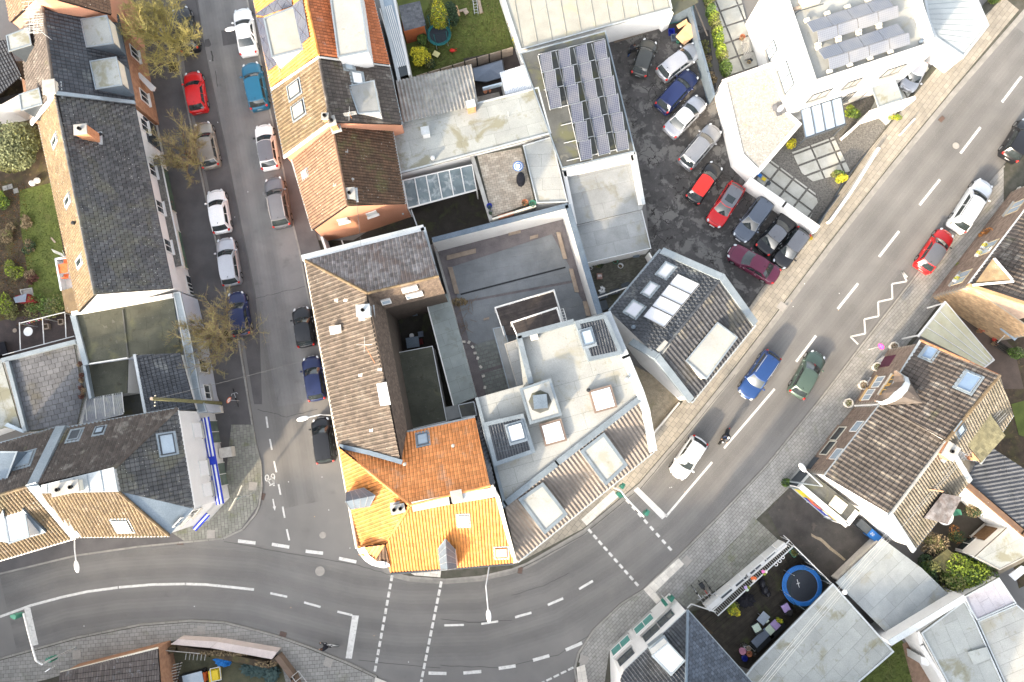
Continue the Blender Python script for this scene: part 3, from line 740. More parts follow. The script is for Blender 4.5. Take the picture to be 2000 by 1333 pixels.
def bare_tree(label,u,v,r,h,n_main=9,mats=(twig_y,twig_b),seed=1,z=0.0,lean=(0,0),dens=1.0):
    random.seed(seed); c = P(u,v,z + h * .7); c.z = z; o = thing('bare_tree',label,'tree',c)
    tr = MB(); top = c + Vector((lean[0] * .4,lean[1] * .4,h * .42)); tr.tube(c - Vector((0,0,.1)),top,.20,.15,9); tr.build('trunk',bark,o)
    cr = MB()
    def grow(p,d,l,rad,lev):
        k = 3; q = p; dd = d.copy()
        for i in range(k):
            dd = (dd + Vector((ru(-.28,.28),ru(-.28,.28),ru(-.12,.18)))).normalized(); nx = q + dd * (l / k)
            cr.tube(q,nx,rad * (1 - i * .22),rad * (1 - (i + 1) * .22),5 if lev < 2 else 3,0 if (lev < 3 or rnd() < .45) else 1,caps=False)
            if lev < 5:
                nb = (2 if lev < 2 else 2.2 if lev < 4 else 1.7 * dens)
                nb = int(nb) + (1 if rnd() < nb % 1 else 0)
                for _ in range(nb):
                    sd = Vector((ru(-1,1),ru(-1,1),ru(-.25,.7))).normalized(); nd_ = (dd * .75 + sd * .8).normalized()
                    grow(nx,nd_,l * ru(.42,.62),rad * .55,lev + 1)
            q = nx
    for i in range(n_main):
        a = 6.28 * i / n_main + ru(-.3,.3); el = ru(.25,1.1)
        d = Vector((math.cos(a) * math.cos(el),math.sin(a) * math.cos(el),math.sin(el)))
        st = c.lerp(top,ru(.72,1.0)); grow(st,d,r * ru(.55,.75),.075,1 + (1 if i % 2 else 0))
    cr.build('crown',list(mats),o); random.seed(seed + 77); return o
# ------------------------------------------------------------------ people
def person(label,u,v,z,joints,radii,cloth,legs,heading,headc=hair,name='person'):
    """one continuous skinned body; joints in the person's own frame (x forward)"""
    c = P(u,v,z); o = thing(name,label,'person',c)
    T = Matrix.Translation(c) @ Matrix.Rotation(heading,4,'Z')
    names = list(joints); bones = [('hip','chest'),('chest','neck'),('neck','head'),('chest','ls'),('ls','le'),('le','lh'),('chest','rs'),('rs','re'),('re','rh'),('hip','lk'),('lk','lf'),('lf','lt'),('hip','rk'),('rk','rf'),('rf','rt')]
    me = bpy.data.meshes.new('body'); me.from_pydata([T @ Vector(joints[k]) for k in names],[(names.index(a),names.index(b)) for a,b in bones],[])
    b = link('body',me,o); sk = b.modifiers.new('skin','SKIN'); sd = b.modifiers.new('sub','SUBSURF'); sd.levels = sd.render_levels = 1
    for i,k in enumerate(names): me.skin_vertices[0].data[i].radius = (radii.get(k,.06),) * 2
    me.skin_vertices[0].data[names.index('hip')].use_root = True
    me.materials.append(cloth)
    h = T @ Vector(joints['head']); MB().ell(h + Vector((0,0,.07)),.105,.095,.13,10).build('head',skin,o,True)
    MB().ell(h + Vector((0,0,.11)),.118,.108,.12,10).build('hair',headc,o,True)
    for k in ('lh','rh'):
        p = T @ Vector(joints[k]); g = MB().ell(p,.05,.04,.03,8)
        for q in range(4): a = T.to_3x3() @ Vector((.045 + .005 * (q % 2),(q - 1.5) * .02,-.01)); g.tube(p + a * .6,p + a * 1.9 + Vector((0,0,-.02)),.011,.008,5)
        g.build('hand',skin,o,True)
    for kk,ff,tt in (('lk','lf','lt'),('rk','rf','rt')):
        g = MB().tube(T @ Vector(joints['hip']),T @ Vector(joints[kk]),.095,.07,8).tube(T @ Vector(joints[kk]),T @ Vector(joints[ff]),.07,.05,8)
        g.build('trouser_leg',legs,o,True)
    return o,T
# ------------------------------------------------------------------ the setting: ground, road, pavements, markings
g_ = link('ground',mesh('ground',[(-400,-400,-.03),(400,-400,-.03),(400,400,-.03),(-400,400,-.03)],[(0,1,2,3)],soil)); g_['kind'] = 'structure'
sheet('road',[(-900,2000),(3000,2000),(3000,-900),(-900,-900)],0,asph)
Z1 = .006
sheet('road_patch',[(379,-60),(400,92),(450,333),(500,583),(508,588),(507,597),(542,795),(600,785),(640,770),(597,560),(560,380),(520,200),(478,-60)],Z1,asph_l)
sheet('road_patch',[(432,60),(466,58),(470,84),(436,90)],.0115,asph_d)
sheet('road_patch',[(400,78),(408,76),(413,88),(408,92),(398,92)],.0115,asph_d)
sheet('parking_strip',[(300,-60),(378,-60),(399,92),(449,333),(499,583),(507,650),(512,790),(490,790),(467,666),(440,560),(400,373),(354,147),(330,-60)],Z1,asph_d)
W1 = [(330,-60),(354,147),(400,373),(422,468),(442,573),(467,666),(487,790),(500,868),(510,906),(512,953),(507,988),(500,1004),(475,1034),(437,1052),(350,1060),(270,1068),(150,1085),(0,1121),(-80,1150)]
E1 = [(470,-60),(505,100),(527,215),(554,333),(570,428),(585,488),(598,558),(628,700),(660,850),(705,1045),(730,1085),(765,1118),(800,1127),(870,1132),(940,1126),(1000,1112),(1030,1100),(1140,1036),(1250,945),(1340,840),(1440,715),(1500,637),(1620,478),(1740,325),(1860,180),(2000,20),(2100,-95)]
S1 = [(2120,120),(1960,325),(1860,445),(1797,527),(1687,668),(1600,782),(1500,906),(1412,1000),(1325,1087),(1257,1152),(1212,1180),(1160,1230),(1130,1275),(1122,1307),(1128,1340),(1135,1400)]
B1 = [(-80,1310),(0,1287),(150,1245),(275,1220),(375,1212),(440,1216),(500,1231),(550,1245),(607,1265),(680,1295),(737,1322),(760,1400)]
def pavement(name,pts,mat,slab=None,sm=None,ud=None,cap=300,z=.12):
    p = PP(pts,z)
    o = MB().prism(p,-.02).build(name,mat); o['kind'] = 'structure'
    return o
def pave(par,pts,mat,w_,l_,ud,z=.12,gap=.022,cap=300,name='paving_slab',stag=.5,th=.02,skip=None,rz=.003):
    a,b = P(*ud[0]),P(*ud[1]); lay(par,name,PP(pts,z),mat,w_,l_,gap,stag,th,udir=(b - a),cap=cap,off=th / 2,rndz=rz,skip=skip)
pw = pavement('pavement',W1 + [(-80,1050),(100,1000),(300,960),(400,940),(390,700),(330,450),(270,200),(230,-60)],asph_d)
pe = pavement('pavement',E1[:11] + [(780,1090),(780,1000),(740,850),(660,600),(600,400),(560,200),(520,-60)],asph_d)
pn = pavement('pavement',E1[10:] + [(2050,-120),(1900,30),(1825,120),(1700,290),(1590,440),(1500,560),(1400,700),(1300,790),(1260,860),(1200,900),(1100,980),(1000,1030),(860,1060),(780,1080)],joint)
ps = pavement('pavement',S1 + [(1190,1400),(1230,1250),(1320,1165),(1350,1195),(1400,1180),(1540,1068),(1565,1030),(1590,920),(1680,800),(1800,650),(1900,520),(2020,350),(2120,220)],joint)
pb = pavement('pavement',B1 + [(640,1400),(560,1300),(540,1288),(345,1268),(200,1310),(100,1350),(-80,1400)],joint)
pave(pw,[(452,830),(494,830),(500,868),(510,906),(510,953),(503,988),(472,1032),(437,1050),(360,1057),(335,1040),(300,1040),(400,960),(440,940)],paver_o,.42,.30,((455,830),(470,990)),cap=300)
pave(pn,[(1006,1103),(1140,1032),(1248,942),(1338,838),(1438,712),(1498,634),(1618,475),(1738,322),(1858,177),(1990,20),(1960,-5),(1880,75),(1820,145),(1700,290),(1595,440),(1490,562),(1400,690),(1330,790),(1262,860),(1180,930),(1090,1000)],paver,.52,.42,((1340,838),(1620,475)),cap=300)
pave(ps,[(1960,328),(1860,448),(1799,530),(1690,670),(1602,785),(1503,908),(1415,1002),(1328,1089),(1259,1154),(1214,1183),(1162,1232),(1133,1277),(1130,1340),(1180,1340),(1190,1270),(1300,1165),(1322,1170),(1440,1050),(1560,935),(1680,790),(1810,625),(1960,420)],paver_g,.40,.26,((1325,1087),(1600,782)),cap=300)
pave(ps,[(1318,1172),(1440,1052),(1472,1010),(1528,1062),(1470,1100),(1345,1190)],paver_o,.44,.28,((1325,1087),(1412,1000)),z=.126,cap=300)
pave(pb,[(-40,1300),(0,1291),(150,1249),(275,1224),(375,1216),(440,1220),(498,1234),(550,1249),(605,1269),(678,1299),(735,1326),(745,1340),(560,1340),(545,1280),(345,1250),(250,1275),(100,1325),(-40,1360)],paver_g,.42,.32,((275,1222),(375,1214)),cap=300)
# kerb stones
def kerb(par,pts,wd=.16,z=.135,n0=0):
    p = PP(pts,0); acc = 0
    for a,b in zip(p,p[1:]):
        d = b - a; L = d.length; k = max(1,int(L / 1.0)); q = d.normalized(); nrm = Vector((-q.y,q.x,0))
        for i in range(k):
            s,e = a + d * (i / k),a + d * ((i + 1) / k) - q * .02
            MB().prism([x + Vector((0,0,z)) for x in (s - nrm * wd / 2,e - nrm * wd / 2,e + nrm * wd / 2,s + nrm * wd / 2)],-.01).build('kerb_stone',kerbm,par)
kerb(pw,W1[:-1]); kerb(pe,E1[:11]); kerb(pn,E1[10:-1]); kerb(ps,S1[1:-1]); kerb(pb,B1[:-1])
# gutter line along the kerbs (a slightly paler strip of setts)
def gutter_line(pts,off_,wd,mat,z=.01):
    p = PP(pts,z); mb = MB(); out = []
    L = offset_line(p,off_); R_ = offset_line(p,off_ + wd)
    for i in range(len(p) - 1): mb.add([L[i],L[i + 1],R_[i + 1],R_[i]],[(0,1,2,3)])
    o = mb.build('gutter_strip',mat); o['kind'] = 'structure'
def offset_line(p,d):
    out = []
    for i in range(len(p)):
        a = p[max(0,i - 1)]; b = p[min(len(p) - 1,i + 1)]; t = Vector((b.x - a.x,b.y - a.y,0)).normalized(); out.append(p[i] + Vector((-t.y,t.x,0)) * d)
    return out
gutter_line(W1,.10,.32,asph); gutter_line(E1[10:],-.42,.32,kerbm); gutter_line(S1,-.42,.32,asph); gutter_line(B1,.10,.32,asph)
# thin seams and cracks between asphalt courses
def seam(pts,wd=.03,z=.0175):
    p = PP(pts,z); L,R_ = offset_line(p,wd / 2),offset_line(p,-wd / 2); mb = MB()
    for i in range(len(p) - 1): mb.add([L[i],R_[i],R_[i + 1],L[i + 1]],[(0,1,2,3)])
    o = mb.build('road_seam',M('tar',(.05,.048,.046),(.04,.038,.037),2,.7)); o['kind'] = 'structure'
def wob(pts,n=6,a=2.0):
    out = []
    for p,q in zip(pts,pts[1:]):
        for i in range(n): t = i / n; out.append((p[0] + (q[0] - p[0]) * t + ru(-a,a) * .5,p[1] + (q[1] - p[1]) * t + ru(-a,a) * .5))
    return out + [pts[-1]]
seam(wob([(437,1058),(560,1080),(700,1105),(765,1124)])); seam(wob([(1020,1110),(1140,1045),(1250,955),(1330,862)]),.05); seam(wob([(1330,862),(1436,732)]),.04)
seam(wob([(860,1300),(980,1305),(1090,1280),(1170,1230)])); seam(wob([(700,1290),(860,1305)])); seam(wob([(1000,1163),(1060,1145),(1110,1120)])); seam(wob([(1256,1152),(1330,1085)]))
seam(wob([(500,583),(545,572),(597,560)])); seam(wob([(380,-10),(400,92),(450,333),(500,583)],8,1)); seam(wob([(503,800),(560,815),(620,800)])); seam(wob([(1412,1003),(1500,910)]),.06)
seam(wob([(412,100),(415,110),(416,120)],3),.12); seam(wob([(421,138),(425,170)],4),.05); seam(wob([(1420,1000),(1600,790)],8),.03); seam(wob([(860,1210),(925,1216),(1000,1212)],6))
# worn wheel tracks: three thin washes each, so their edges are soft
def tracks(pts,offs):
    p = PP(pts,0); q = []
    for i in range(len(p) - 1):
        for k in range(4): q.append(p[i].lerp(p[i + 1],k / 4))
    for o_ in offs:
        for n_,w_ in enumerate((.95,.6,.3)):
            a = [x + Vector((0,0,.0125 + n_ * .001)) for x in offset_line(q,o_ + w_)]; b = [x + Vector((0,0,.0125 + n_ * .001)) for x in offset_line(q,o_ - w_)]; mb = MB()
            for i in range(len(q) - 1): mb.add([a[i],b[i],b[i + 1],a[i + 1]],[(0,1,2,3)])
            o = mb.build('tyre_track',track); o['kind'] = 'structure'
tracks([(2040,95),(1836,351),(1594,656),(1414,876),(1300,1005),(1200,1085),(1070,1165),(940,1205),(800,1208),(688,1195),(594,1170),(496,1145),(361,1135),(232,1142),(120,1160),(-20,1205)],(-2.6,-.9,1.0,2.7))
tracks([(420,-20),(470,260),(520,560),(560,800),(600,1050)],(-.9,.9))
# painted markings: each stroke a thing of the road surface
PZ = .02
def mark(pts,name='road_marking',z=PZ,mat=None):
    o = sheet(name,pts,z,mat or white); return o
def line(a,b,wd=5.0,**k):
    dx,dy = b[0] - a[0],b[1] - a[1]; L = math.hypot(dx,dy); nx,ny = -dy / L * wd / 2,dx / L * wd / 2
    return mark([(a[0] + nx,a[1] + ny),(b[0] + nx,b[1] + ny),(b[0] - nx,b[1] - ny),(a[0] - nx,a[1] - ny)],**k)
def curve(pts,wd=4.6):
    p = PP(pts,PZ); w_ = wd / 21.5; L,R_ = offset_line(p,w_ / 2),offset_line(p,-w_ / 2); mb = MB()
    for i in range(len(p) - 1): mb.add([L[i],R_[i],R_[i + 1],L[i + 1]],[(0,1,2,3)])
    o = mb.build('road_marking',white); o['kind'] = 'structure'
for a,b in (((1995,150),(1957,200)),((1915,249),(1876,300)),((1836,351),(1796,401)),((1756,452),(1717,502)),((1676,554),(1636,604)),((1594,656),(1555,707))): line(a,b,5)
line((1513,760),(1414,876),4.4); line((1391,903),(1300,1010),4.4)
mark([(1242,948),(1303,1007),(1293,1015),(1236,957)])
zz = [(1772,542),(1761,529),(1771,550),(1742,555),(1743,584),(1715,590),(1716,618),(1688,624),(1690,652),(1661,658),(1676,673)]
for a,b in zip(zz,zz[1:]): line(a,b,3.4)
for i in range(9): t = i / 8.6; a = lerp2((1211,963),(1312,1076),t); b = lerp2((1211,963),(1312,1076),t + .065); line(a,b,5)
for i in range(10): t = i / 9.6; a = lerp2((1149,1034),(1246,1144),t); b = lerp2((1149,1034),(1246,1144),t + .068); line(a,b,5)
for a,b in (((1158,1135),(1131,1151)),((1100,1169),(1070,1182)),((1038,1197),(1006,1206))): curve([a,lerp2(a,b,.5),b],4.4)
for a,b in (((868,1222),(906,1221)),((940,1219),(973,1214))): line(a,b,4)
for a,b in (((766,1124),(732,1312)),): 
    for i in range(12): line(lerp2(a,b,i / 11.7),lerp2(a,b,i / 11.7 + .06),5)
a,b = (862,1136),(822,1335)
for i in range(13): line(lerp2(a,b,i / 12.5),lerp2(a,b,i / 12.5 + .06),5)
curve([(0,1205),(60,1183),(120,1167),(170,1156),(230,1148)],4.6); curve([(232,1147.6),(300,1142),(361,1141)],4.6); curve([(362.5,1141),(400,1142),(450,1147),(496,1152)],4.6)
for a,b in (((528,1159),(561,1166)),((594,1177),(626,1186)),((659,1195),(688,1202))): line(a,b,4.2)
mark([(688,1202),(701,1203),(687,1287),(675,1286)]); mark([(47,1189),(59,1187),(75,1259),(64,1262)])
for a,b in (((465,1057),(499,1061)),((531,1063.5),(565,1069)),((597,1077),(631,1081)),((662,1091),(696,1098)),((837,1315),(872,1316)),((905,1315),(940,1312)),((974,1306),(1007,1301)),((1041,1290),(1073,1281)),((1105,1270),(1137,1256))): line(a,b,6.4)
for a,b in (((520,814),(523,836)),((527,858),(531,879)),((535,901),(540,923)),((544,946),(548,967)),((552,990),(556,1012)),((560,1034),(565,1056))): line(a,b,3.4)
for i in range(5): line(lerp2((1120,1304),(1055,1336),i / 4.6),lerp2((1120,1304),(1055,1336),i / 4.6 + .16),4)
line((533,975),(536,991),2.6); mark([(532.5,990),(539,989),(537,998)])
def bicycle_mark():
    mb = MB(); w_ = .05
    def seg(a,b):
        p,q = P(*a,PZ),P(*b,PZ); d = (q - p).normalized(); n = Vector((-d.y,d.x,0)) * w_; mb.add([p - n,q - n,q + n,p + n],[(0,1,2,3)])
    for cx,cy in ((521.5,934),(533,932)):
        for k in range(12): a0,a1 = 6.283 * k / 12,6.283 * (k + 1) / 12; seg((cx + 3.4 * math.cos(a0),cy + 6 * math.sin(a0)),(cx + 3.4 * math.cos(a1),cy + 6 * math.sin(a1)))
    for a,b in (((521.5,934),(528,947)),((528,947),(535,945)),((535,945),(531,933)),((531,933),(524,940)),((526,949),(530,948)),((533,932),(536,946)),((533,949),(537,948))): seg(a,b)
    o = mb.build('bicycle_marking',white); o['kind'] = 'structure'
bicycle_mark()
# white tactile crossing slabs
def tact(par,pts,ud): pave(par,pts,concw,.60,.45,ud,z=.128,gap=.012,cap=60,name='white_slab',stag=0)
tact(pn,[(1135,1015),(1198,958),(1208,970),(1146,1027)],((1140,1020),(1203,964)))
tact(ps,[(1257,1152),(1325,1091),(1336,1102),(1280,1157),(1291,1172),(1282,1180)],((1257,1152),(1325,1091)))
tact(pn,[(788,1113),(862,1112),(860,1128),(810,1124)],((780,1112),(860,1128)))
tact(ps,[(1126,1304),(1142,1298),(1150,1345),(1130,1345)],((1128,1305),(1135,1345))); tact(pb,[(730,1340),(733,1323),(755,1332),(760,1350)],((733,1323),(755,1332)))
# covers and drains
def cover(u,v,r,label,sq=False,ang=0,z=.02,mat=None,name='manhole_cover',w2=None):
    c = P(u,v,z); mb = MB()
    if sq: mb.box(c,r,w2 or r,.02,ang,z0=0)
    else: mb.lathe(c,[(.001,.02),(r * .8,.02),(r * .82,.008),(r * .9,.008),(r * .92,.02),(r,.02),(r,0)],20)
    o = mb.build(name,mat or M('cast_iron',(.12,.10,.09),(.09,.075,.07),6,.6,.3)); tag(o,label,'manhole cover' if 'drain' not in name else 'drain'); return o
cpl = M('cover_concrete_fill',(.33,.31,.28),(.29,.27,.245),3,.8,.2)
for u,v,r,l in ((625,1116,.42,'round concrete filled manhole cover in the lane by the orange roofed corner'),(630.5,1045.5,.30,'smaller round manhole cover at the side street mouth'),(1867,285,.32,'round manhole cover in the lane beside the white villa')): cover(u,v,r,l,mat=cpl)
for u,v,l,a in ((1341,1096,'square steel cover with a black middle beside the white crossing slabs',.8),(641,1294,'square utility cover in the pavement near the cyclist',-.3),(393,1231,'small upright utility cover above the pink coping wall',0),(150,1279,'square utility cover near the traffic light mast',.1),(412,1044,'square utility cover on the rounded corner pavement',.05),(494,950,'square utility cover beside the sign at the corner pavement',-.1),(1140,1289,'small square cover above the lower white slabs',1.2),(1527,599,'pale square cover in the beige pavement',.9)):
    cover(u,v,.72,l,True,a,.135,cpl); cover(u,v,.16,'dark centre plate of the ' + l,True,a,.16) if False else None
for u,v,l,a in ((352,1060,'double rusty road drain by the left kerb',0),(553,1239,'road drain at the kerb left of the cyclist',-.25),(1016,1114,'road drain grate below the tip of the corrugated roof',1.4),(513,970,'road drain at the side street corner',1.3),(1839,233,'road drain at the kerb by the villa',.8),(1127,1330,'road drain beside the white slabs at the lower edge',1.3)):
    c = P(u,v,.012); o = thing('road_drain',l,'drain',c); T_ = Matrix.Rotation(a,4,'Z')
    iron = M('cast_iron',(.12,.10,.09),(.09,.075,.07),6,.6,.3)
    m2 = MB(); m2.box(c,.62,.42,.02,a,z0=0); m2.build('frame',iron,o)
    for k in range(5): MB().box(c + T_ @ Vector((-.22 + k * .11,0,.02)),.05,.36,.012,a,z0=0).build('bar',M('rust',(.16,.09,.06),(.12,.07,.05),5,.8),o)
# yards at ground level
sheet('yard',[(1180,60),(1300,20),(1385,60),(1400,180),(1440,330),(1470,355),(1600,460),(1500,590),(1440,640),(1300,560),(1270,500),(1262,400),(1235,300)],.03,asph_yard)
sheet('yard',[(1500,1000),(1560,935),(1640,1010),(1725,1050),(1632,1150),(1560,1070),(1530,1060)],.14,M('asphalt_drive',(.085,.078,.072),(.06,.056,.052),1,.85,.4,25,big=.12,stains=[(1.6,.62,.7,(.14,.12,.1),.5)]))
sheet('forecourt',[(1800,150),(1850,120),(1700,320),(1600,440),(1500,360),(1490,330),(1560,240),(1660,170)],.02,gravel)
sheet('gravel_bed',[(1240,715),(1345,770),(1322,790),(1270,850),(1255,800)],.14,gravel_t)
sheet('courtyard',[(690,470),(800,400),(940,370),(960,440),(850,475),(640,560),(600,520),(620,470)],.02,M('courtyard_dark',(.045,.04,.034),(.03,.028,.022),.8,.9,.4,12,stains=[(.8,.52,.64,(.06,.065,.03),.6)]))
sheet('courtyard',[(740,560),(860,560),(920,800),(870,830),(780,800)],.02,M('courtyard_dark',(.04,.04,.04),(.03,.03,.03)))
sheet('courtyard',[(1140,500),(1300,470),(1260,600),(1190,640)],.02,joint)
cyd = sheet('courtyard',[(845,470),(1108,400),(1175,610),(1010,660),(1030,780),(925,790)],.02,purple)
brn = M('courtyard_sett',(.12,.115,.095),(.09,.088,.07),1,.9,.3,isl=.25,stains=[(.6,.55,.66,(.08,.09,.04),.6)])
lay(bpy.data.objects['courtyard.002'],'sett',PP([(1150,512),(1262,488),(1290,505),(1205,600),(1185,625),(1165,590)],.03),brn,.21,.11,.015,.5,.02,cap=300,udir=P(1263,490) - P(1150,512),off=.01)
sheet('garden',[(-200,120),(60,120),(90,300),(160,620),(-200,700)],.0 + .01,soil)
sheet('garden',[(760,-60),(1000,-60),(1030,130),(800,170)],.01,grassm)
sheet('garden',[(1640,1360),(1690,1300),(1760,1250),(1900,1400),(1700,1400)],.03,grassm)
sheet('garden',[(1940,500),(2100,600),(2100,1100),(1990,1150),(1900,800)],.01,soil)
sheet('lawn',[(38,372),(98,358),(108,400),(140,585),(60,610),(52,520),(40,440)],.04,grassm)
sheet('lawn',[(1975,790),(2080,760),(2080,880),(1990,850)],.04,grassm)
# ------------------------------------------------------------------ WEST ROW
h = House('brick_house','orange tiled brick house cut off by the top left corner of the picture','house',120,-20)
h.walls([(20,44,6.3),(75,-8,11),(216,29,6.3),(205,-60,6.3),(70,-90,11),(5,-60,6.3)],salmon)
h.slope([(20,44,6.3),(78,-10,10.9),(68,-90,10.9),(0,-60,6.3)],t_sal,cap=40); h.slope([(78,-10,10.9),(218,29,6.3),(205,-60,6.3),(68,-90,10.9)],t_sal,cap=10)
h = House('brick_house','brick house with black tile roof, four flat grey dormers and a big aerial','house',160,110)
h.walls([(230,30,4.8),(263,203,4.8),(106,184,9.1),(60,238,4.8),(36,40,4.8),(80,8,9.1)],brick_m)
r1,pl1 = h.slope([(82,5,9.2),(106,181,9.2),(263,201,4.8),(230,29,4.8)],t_black,.34,.36,cap=230)
r2,pl2 = h.slope([(82,5,9.2),(106,181,9.2),(60,238,4.8),(36,42,4.8)],t_brownD,.34,.36,cap=70)
h.ridge([(82,6,9.25),(106,181,9.25)],t_brown)
strip_ = MB(); strip(strip_,PP([(109,181,9.4),(262,200,5.0)]),.32,.2); strip_.build('flashing',zinc,h.o)
s_ = MB(); strip(s_,PP([(105,184,9.25),(60,240,4.9)]),.35,.25); s_.build('bargeboard',wall_w,h.o)
for q,z in (([(160,40),(209,33),(221,85),(171,92)],7.1),([(178,122),(227,114),(238,166),(189,174)],7.1)):
    dorm(h,q,z,5.0,zinc_d,felt_p); face(h,q[2],q[1],z,z - 1.1,wall_c); face(h,q[1],q[2],z,z - 1.1,wall_c)
for q,z in (([(15,72),(55,57),(61,87),(20,100)],7.4),([(40,187),(76,175),(82,203),(44,215)],7.4)): dorm(h,q,z,5.2,framed,felt_p)
h.chimney(104,176,9.0,.9,1.1,.5,.15,wall_c,pots=0)
h.gutter((230,29,4.8),(263,203,4.8),framed)
for u,v in ((262,105),(281,190)): h.win(0,u,v,1.1,1.4,framew,glass,sillm=wall_w)
h.box('porch_roof',[(264,144),(273,142),(303,170),(300,177),(294,177)],2.6,2.4,wall_w)
# aerial
a = thing('roof_aerial','large many-pronged television aerial on the ridge of the black roof','aerial',P(108,84,8.9)); b0 = P(110,86,8.4); b1 = b0 + Vector((-.1,.1,3.0))
MB().tube(b0,b1,.04,.03,6).build('mast',alu,a)
mb = MB(); d = Vector((.12,-1,0)).normalized(); n = Vector((1,.12,0))
for kz,L in ((0,2.6),(-.5,2.1),(-1.0,1.6)):
    c = b1 + Vector((-.2,.5,kz)); mb.tube(c - d * L * .5,c + d * L * .5,.022,.022,5)
    for i in range(9): q = c + d * (L * (i / 8 - .5)); mb.tube(q - n * (.55 - i * .02),q + n * (.55 - i * .02),.014,.014,4)
mb.build('element',cableL,a)
# long white house
h = House('terraced_house','long white house with a weathered grey tile roof and one brick chimney','house',230,400)
h.walls([(262,207,4.6),(335,563,4.6),(186,574,9.0),(155,609,4.6),(70,212,4.6),(107,182,9.0)],wall_w)
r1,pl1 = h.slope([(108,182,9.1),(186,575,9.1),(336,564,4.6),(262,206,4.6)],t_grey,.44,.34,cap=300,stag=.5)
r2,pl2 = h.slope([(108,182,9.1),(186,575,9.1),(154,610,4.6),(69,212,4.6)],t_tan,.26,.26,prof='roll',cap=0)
h.ridge([(108,183,9.12),(186,575,9.12)],t_grey,.15,.42)
h.gutter((262,206,4.6),(336,564,4.6),framed); h.gutter((69,212,4.6),(154,610,4.6),zinc)
h.chimney(182,270,7.4,.95,.75,1.75,.12,chim,pots=1)
for u,v in ((109,276),(134,392),(157,512)): h.skylight(pl2,u,v,.62,1.5,glass,framew)
for u,v,c in ((201,266,1),(148,438,0)): MB().lathe(RP(u,v,pl1 if c else pl2),[(.12,0),(.1,.3),(.16,.34),(.16,.42),(.001,.46)],10).build('roof_vent',blackp,h.o)
for u,v in ((281,246),(297,333),(311,405),(327,481)): h.win(0,u,v,1.15,1.2,framew,glass,sillm=wall_w)
pls = h.planes[0]
def ledge(h,k,a,b,z,depth,th,mat,name='canopy',z1=None):
    pl = h.hit((a[0] + b[0]) / 2 + 12,(a[1] + b[1]) / 2); pa,pb = RP(*a,(pl[0],pl[1])),RP(*b,(pl[0],pl[1])); n = pl[1]; pa.z = pb.z = z
    return MB().prism([pa + n * .01,pb + n * .01,pb + n * depth,pa + n * depth],z - th).build(name,mat,h.o)
ledge(h,0,(310,320),(354,527),2.75,.55,.16,gravel,'canopy'); ledge(h,0,(312,320),(357,528),2.82,.66,.08,framew,'canopy_edge').location = (0,0,-.2)
for u,v,w_ in ((330,372,4.2),(362,492,3.6)):
    h.win(0,u,v,w_,1.9,wall_c,M('shop_glass_green',(.12,.2,.13),(.08,.12,.10),.7,.15,stains=[(.8,.6,.66,(.45,.12,.08),.6)]),bars=0)
h.win(0,372,556,1.5,1.7,framew,glass); h.win(0,373,570,.7,1.0,framew,glass); h.win(0,296,262,2.4,2.2,framed,glass,bars=0)
# balcony behind, with an orange table
b = thing('balcony','white balcony with tiled lean-to behind the long white house','balcony',P(125,540,0))
MB().prism(PP([(108,508),(150,500),(158,560),(120,566)],2.5),2.3).build('floor',plast,b)
m2 = MB(); strip(m2,PP([(150,498,3.3),(108,506,3.3),(119,567,3.3)]),.14,.8); m2.build('parapet',wall_b,b)
MB().prism(PP([(120,568,3.2),(148,560,3.5),(158,603,3.5),(128,610,3.2)]),0).build('lean_to',t_tan,b)
t = thing('garden_table','orange slatted table on the white balcony','table',P(128,525,2.5))
for i in range(7): MB().box(P(121 + i * .1,517 + i * 2.6,3.2),.95,.105,.03,.15).build('slat',org_p,t)
MB().tube(P(127,525,2.5),P(127,525,3.2),.05,.05).build('leg',org_p,t)
for v_ in (510,540):
    c_ = thing('garden_chair','orange chair at the %s end of the balcony table' % ('upper' if v_ < 520 else 'lower'),'chair',P(128,v_,2.5)); c = P(129,v_,2.95)
    MB().box(c,.42,.40,.03,.1).build('seat',org_p,c_); MB().box(c + Vector((0,(.2 if v_ < 520 else -.2),.22)),.42,.03,.4,.1).build('backrest',org_p,c_)
    for sx in (-.18,.18):
        for sy in (-.17,.17): MB().tube(c + Vector((sx,sy,0)),c + Vector((sx,sy,-.45)),.018,.018,5).build('leg',org_p,c_)
# link building with flat roofs
h = House('link_building','low flat roofed link building with pale blue facade and mossy felt roof','building',260,640)
h.flat([(137,617),(338,580),(350,668),(378,806),(262,694),(250,700),(163,713)][:3] + [(358,700),(262,694),(250,700),(163,713)],3.5,felt_o,wall_b,felt=(2.6,1.0),edge=None)
m2 = MB(); strip(m2,PP([(142,617,3.75),(167,712,3.75)]),.45,.3); m2.build('roof_edge',zinc,h.o)
m2 = MB(); strip(m2,PP([(140,612,4.0),(335,577,4.0)]),.30,.5); m2.build('parapet',wall_w,h.o)
m2 = MB(); strip(m2,PP([(168,712,3.6),(250,699,3.6)]),.1,.15); m2.build('roof_edge',framew,h.o)
m2 = MB(); strip(m2,PP([(239,606,3.62),(250,699,3.62)]),.12,.1); m2.build('upstand',felt_d,h.o)
h.flat([(338,572),(352,570),(374,666),(392,770),(405,805),(386,808),(362,700)],3.7,zinc,wall_b,edge=zinc_l,ew=.1,eh=.04,name='facade_coping',wname='facade')
r3,pl3 = h.slope([(261,694,5.0),(352,690,4.4),(382,800,4.4),(284,806,5.0)],t_black,.3,.34,cap=100)
h.walls([(261,694,5.0),(352,690,4.4),(382,800,4.4),(284,806,5.0)],wall_w,.1)
m2 = MB(); strip(m2,PP([(262,693,5.1),(283,806,5.1)]),.22,.3); m2.build('roof_edge',zinc_l,h.o)
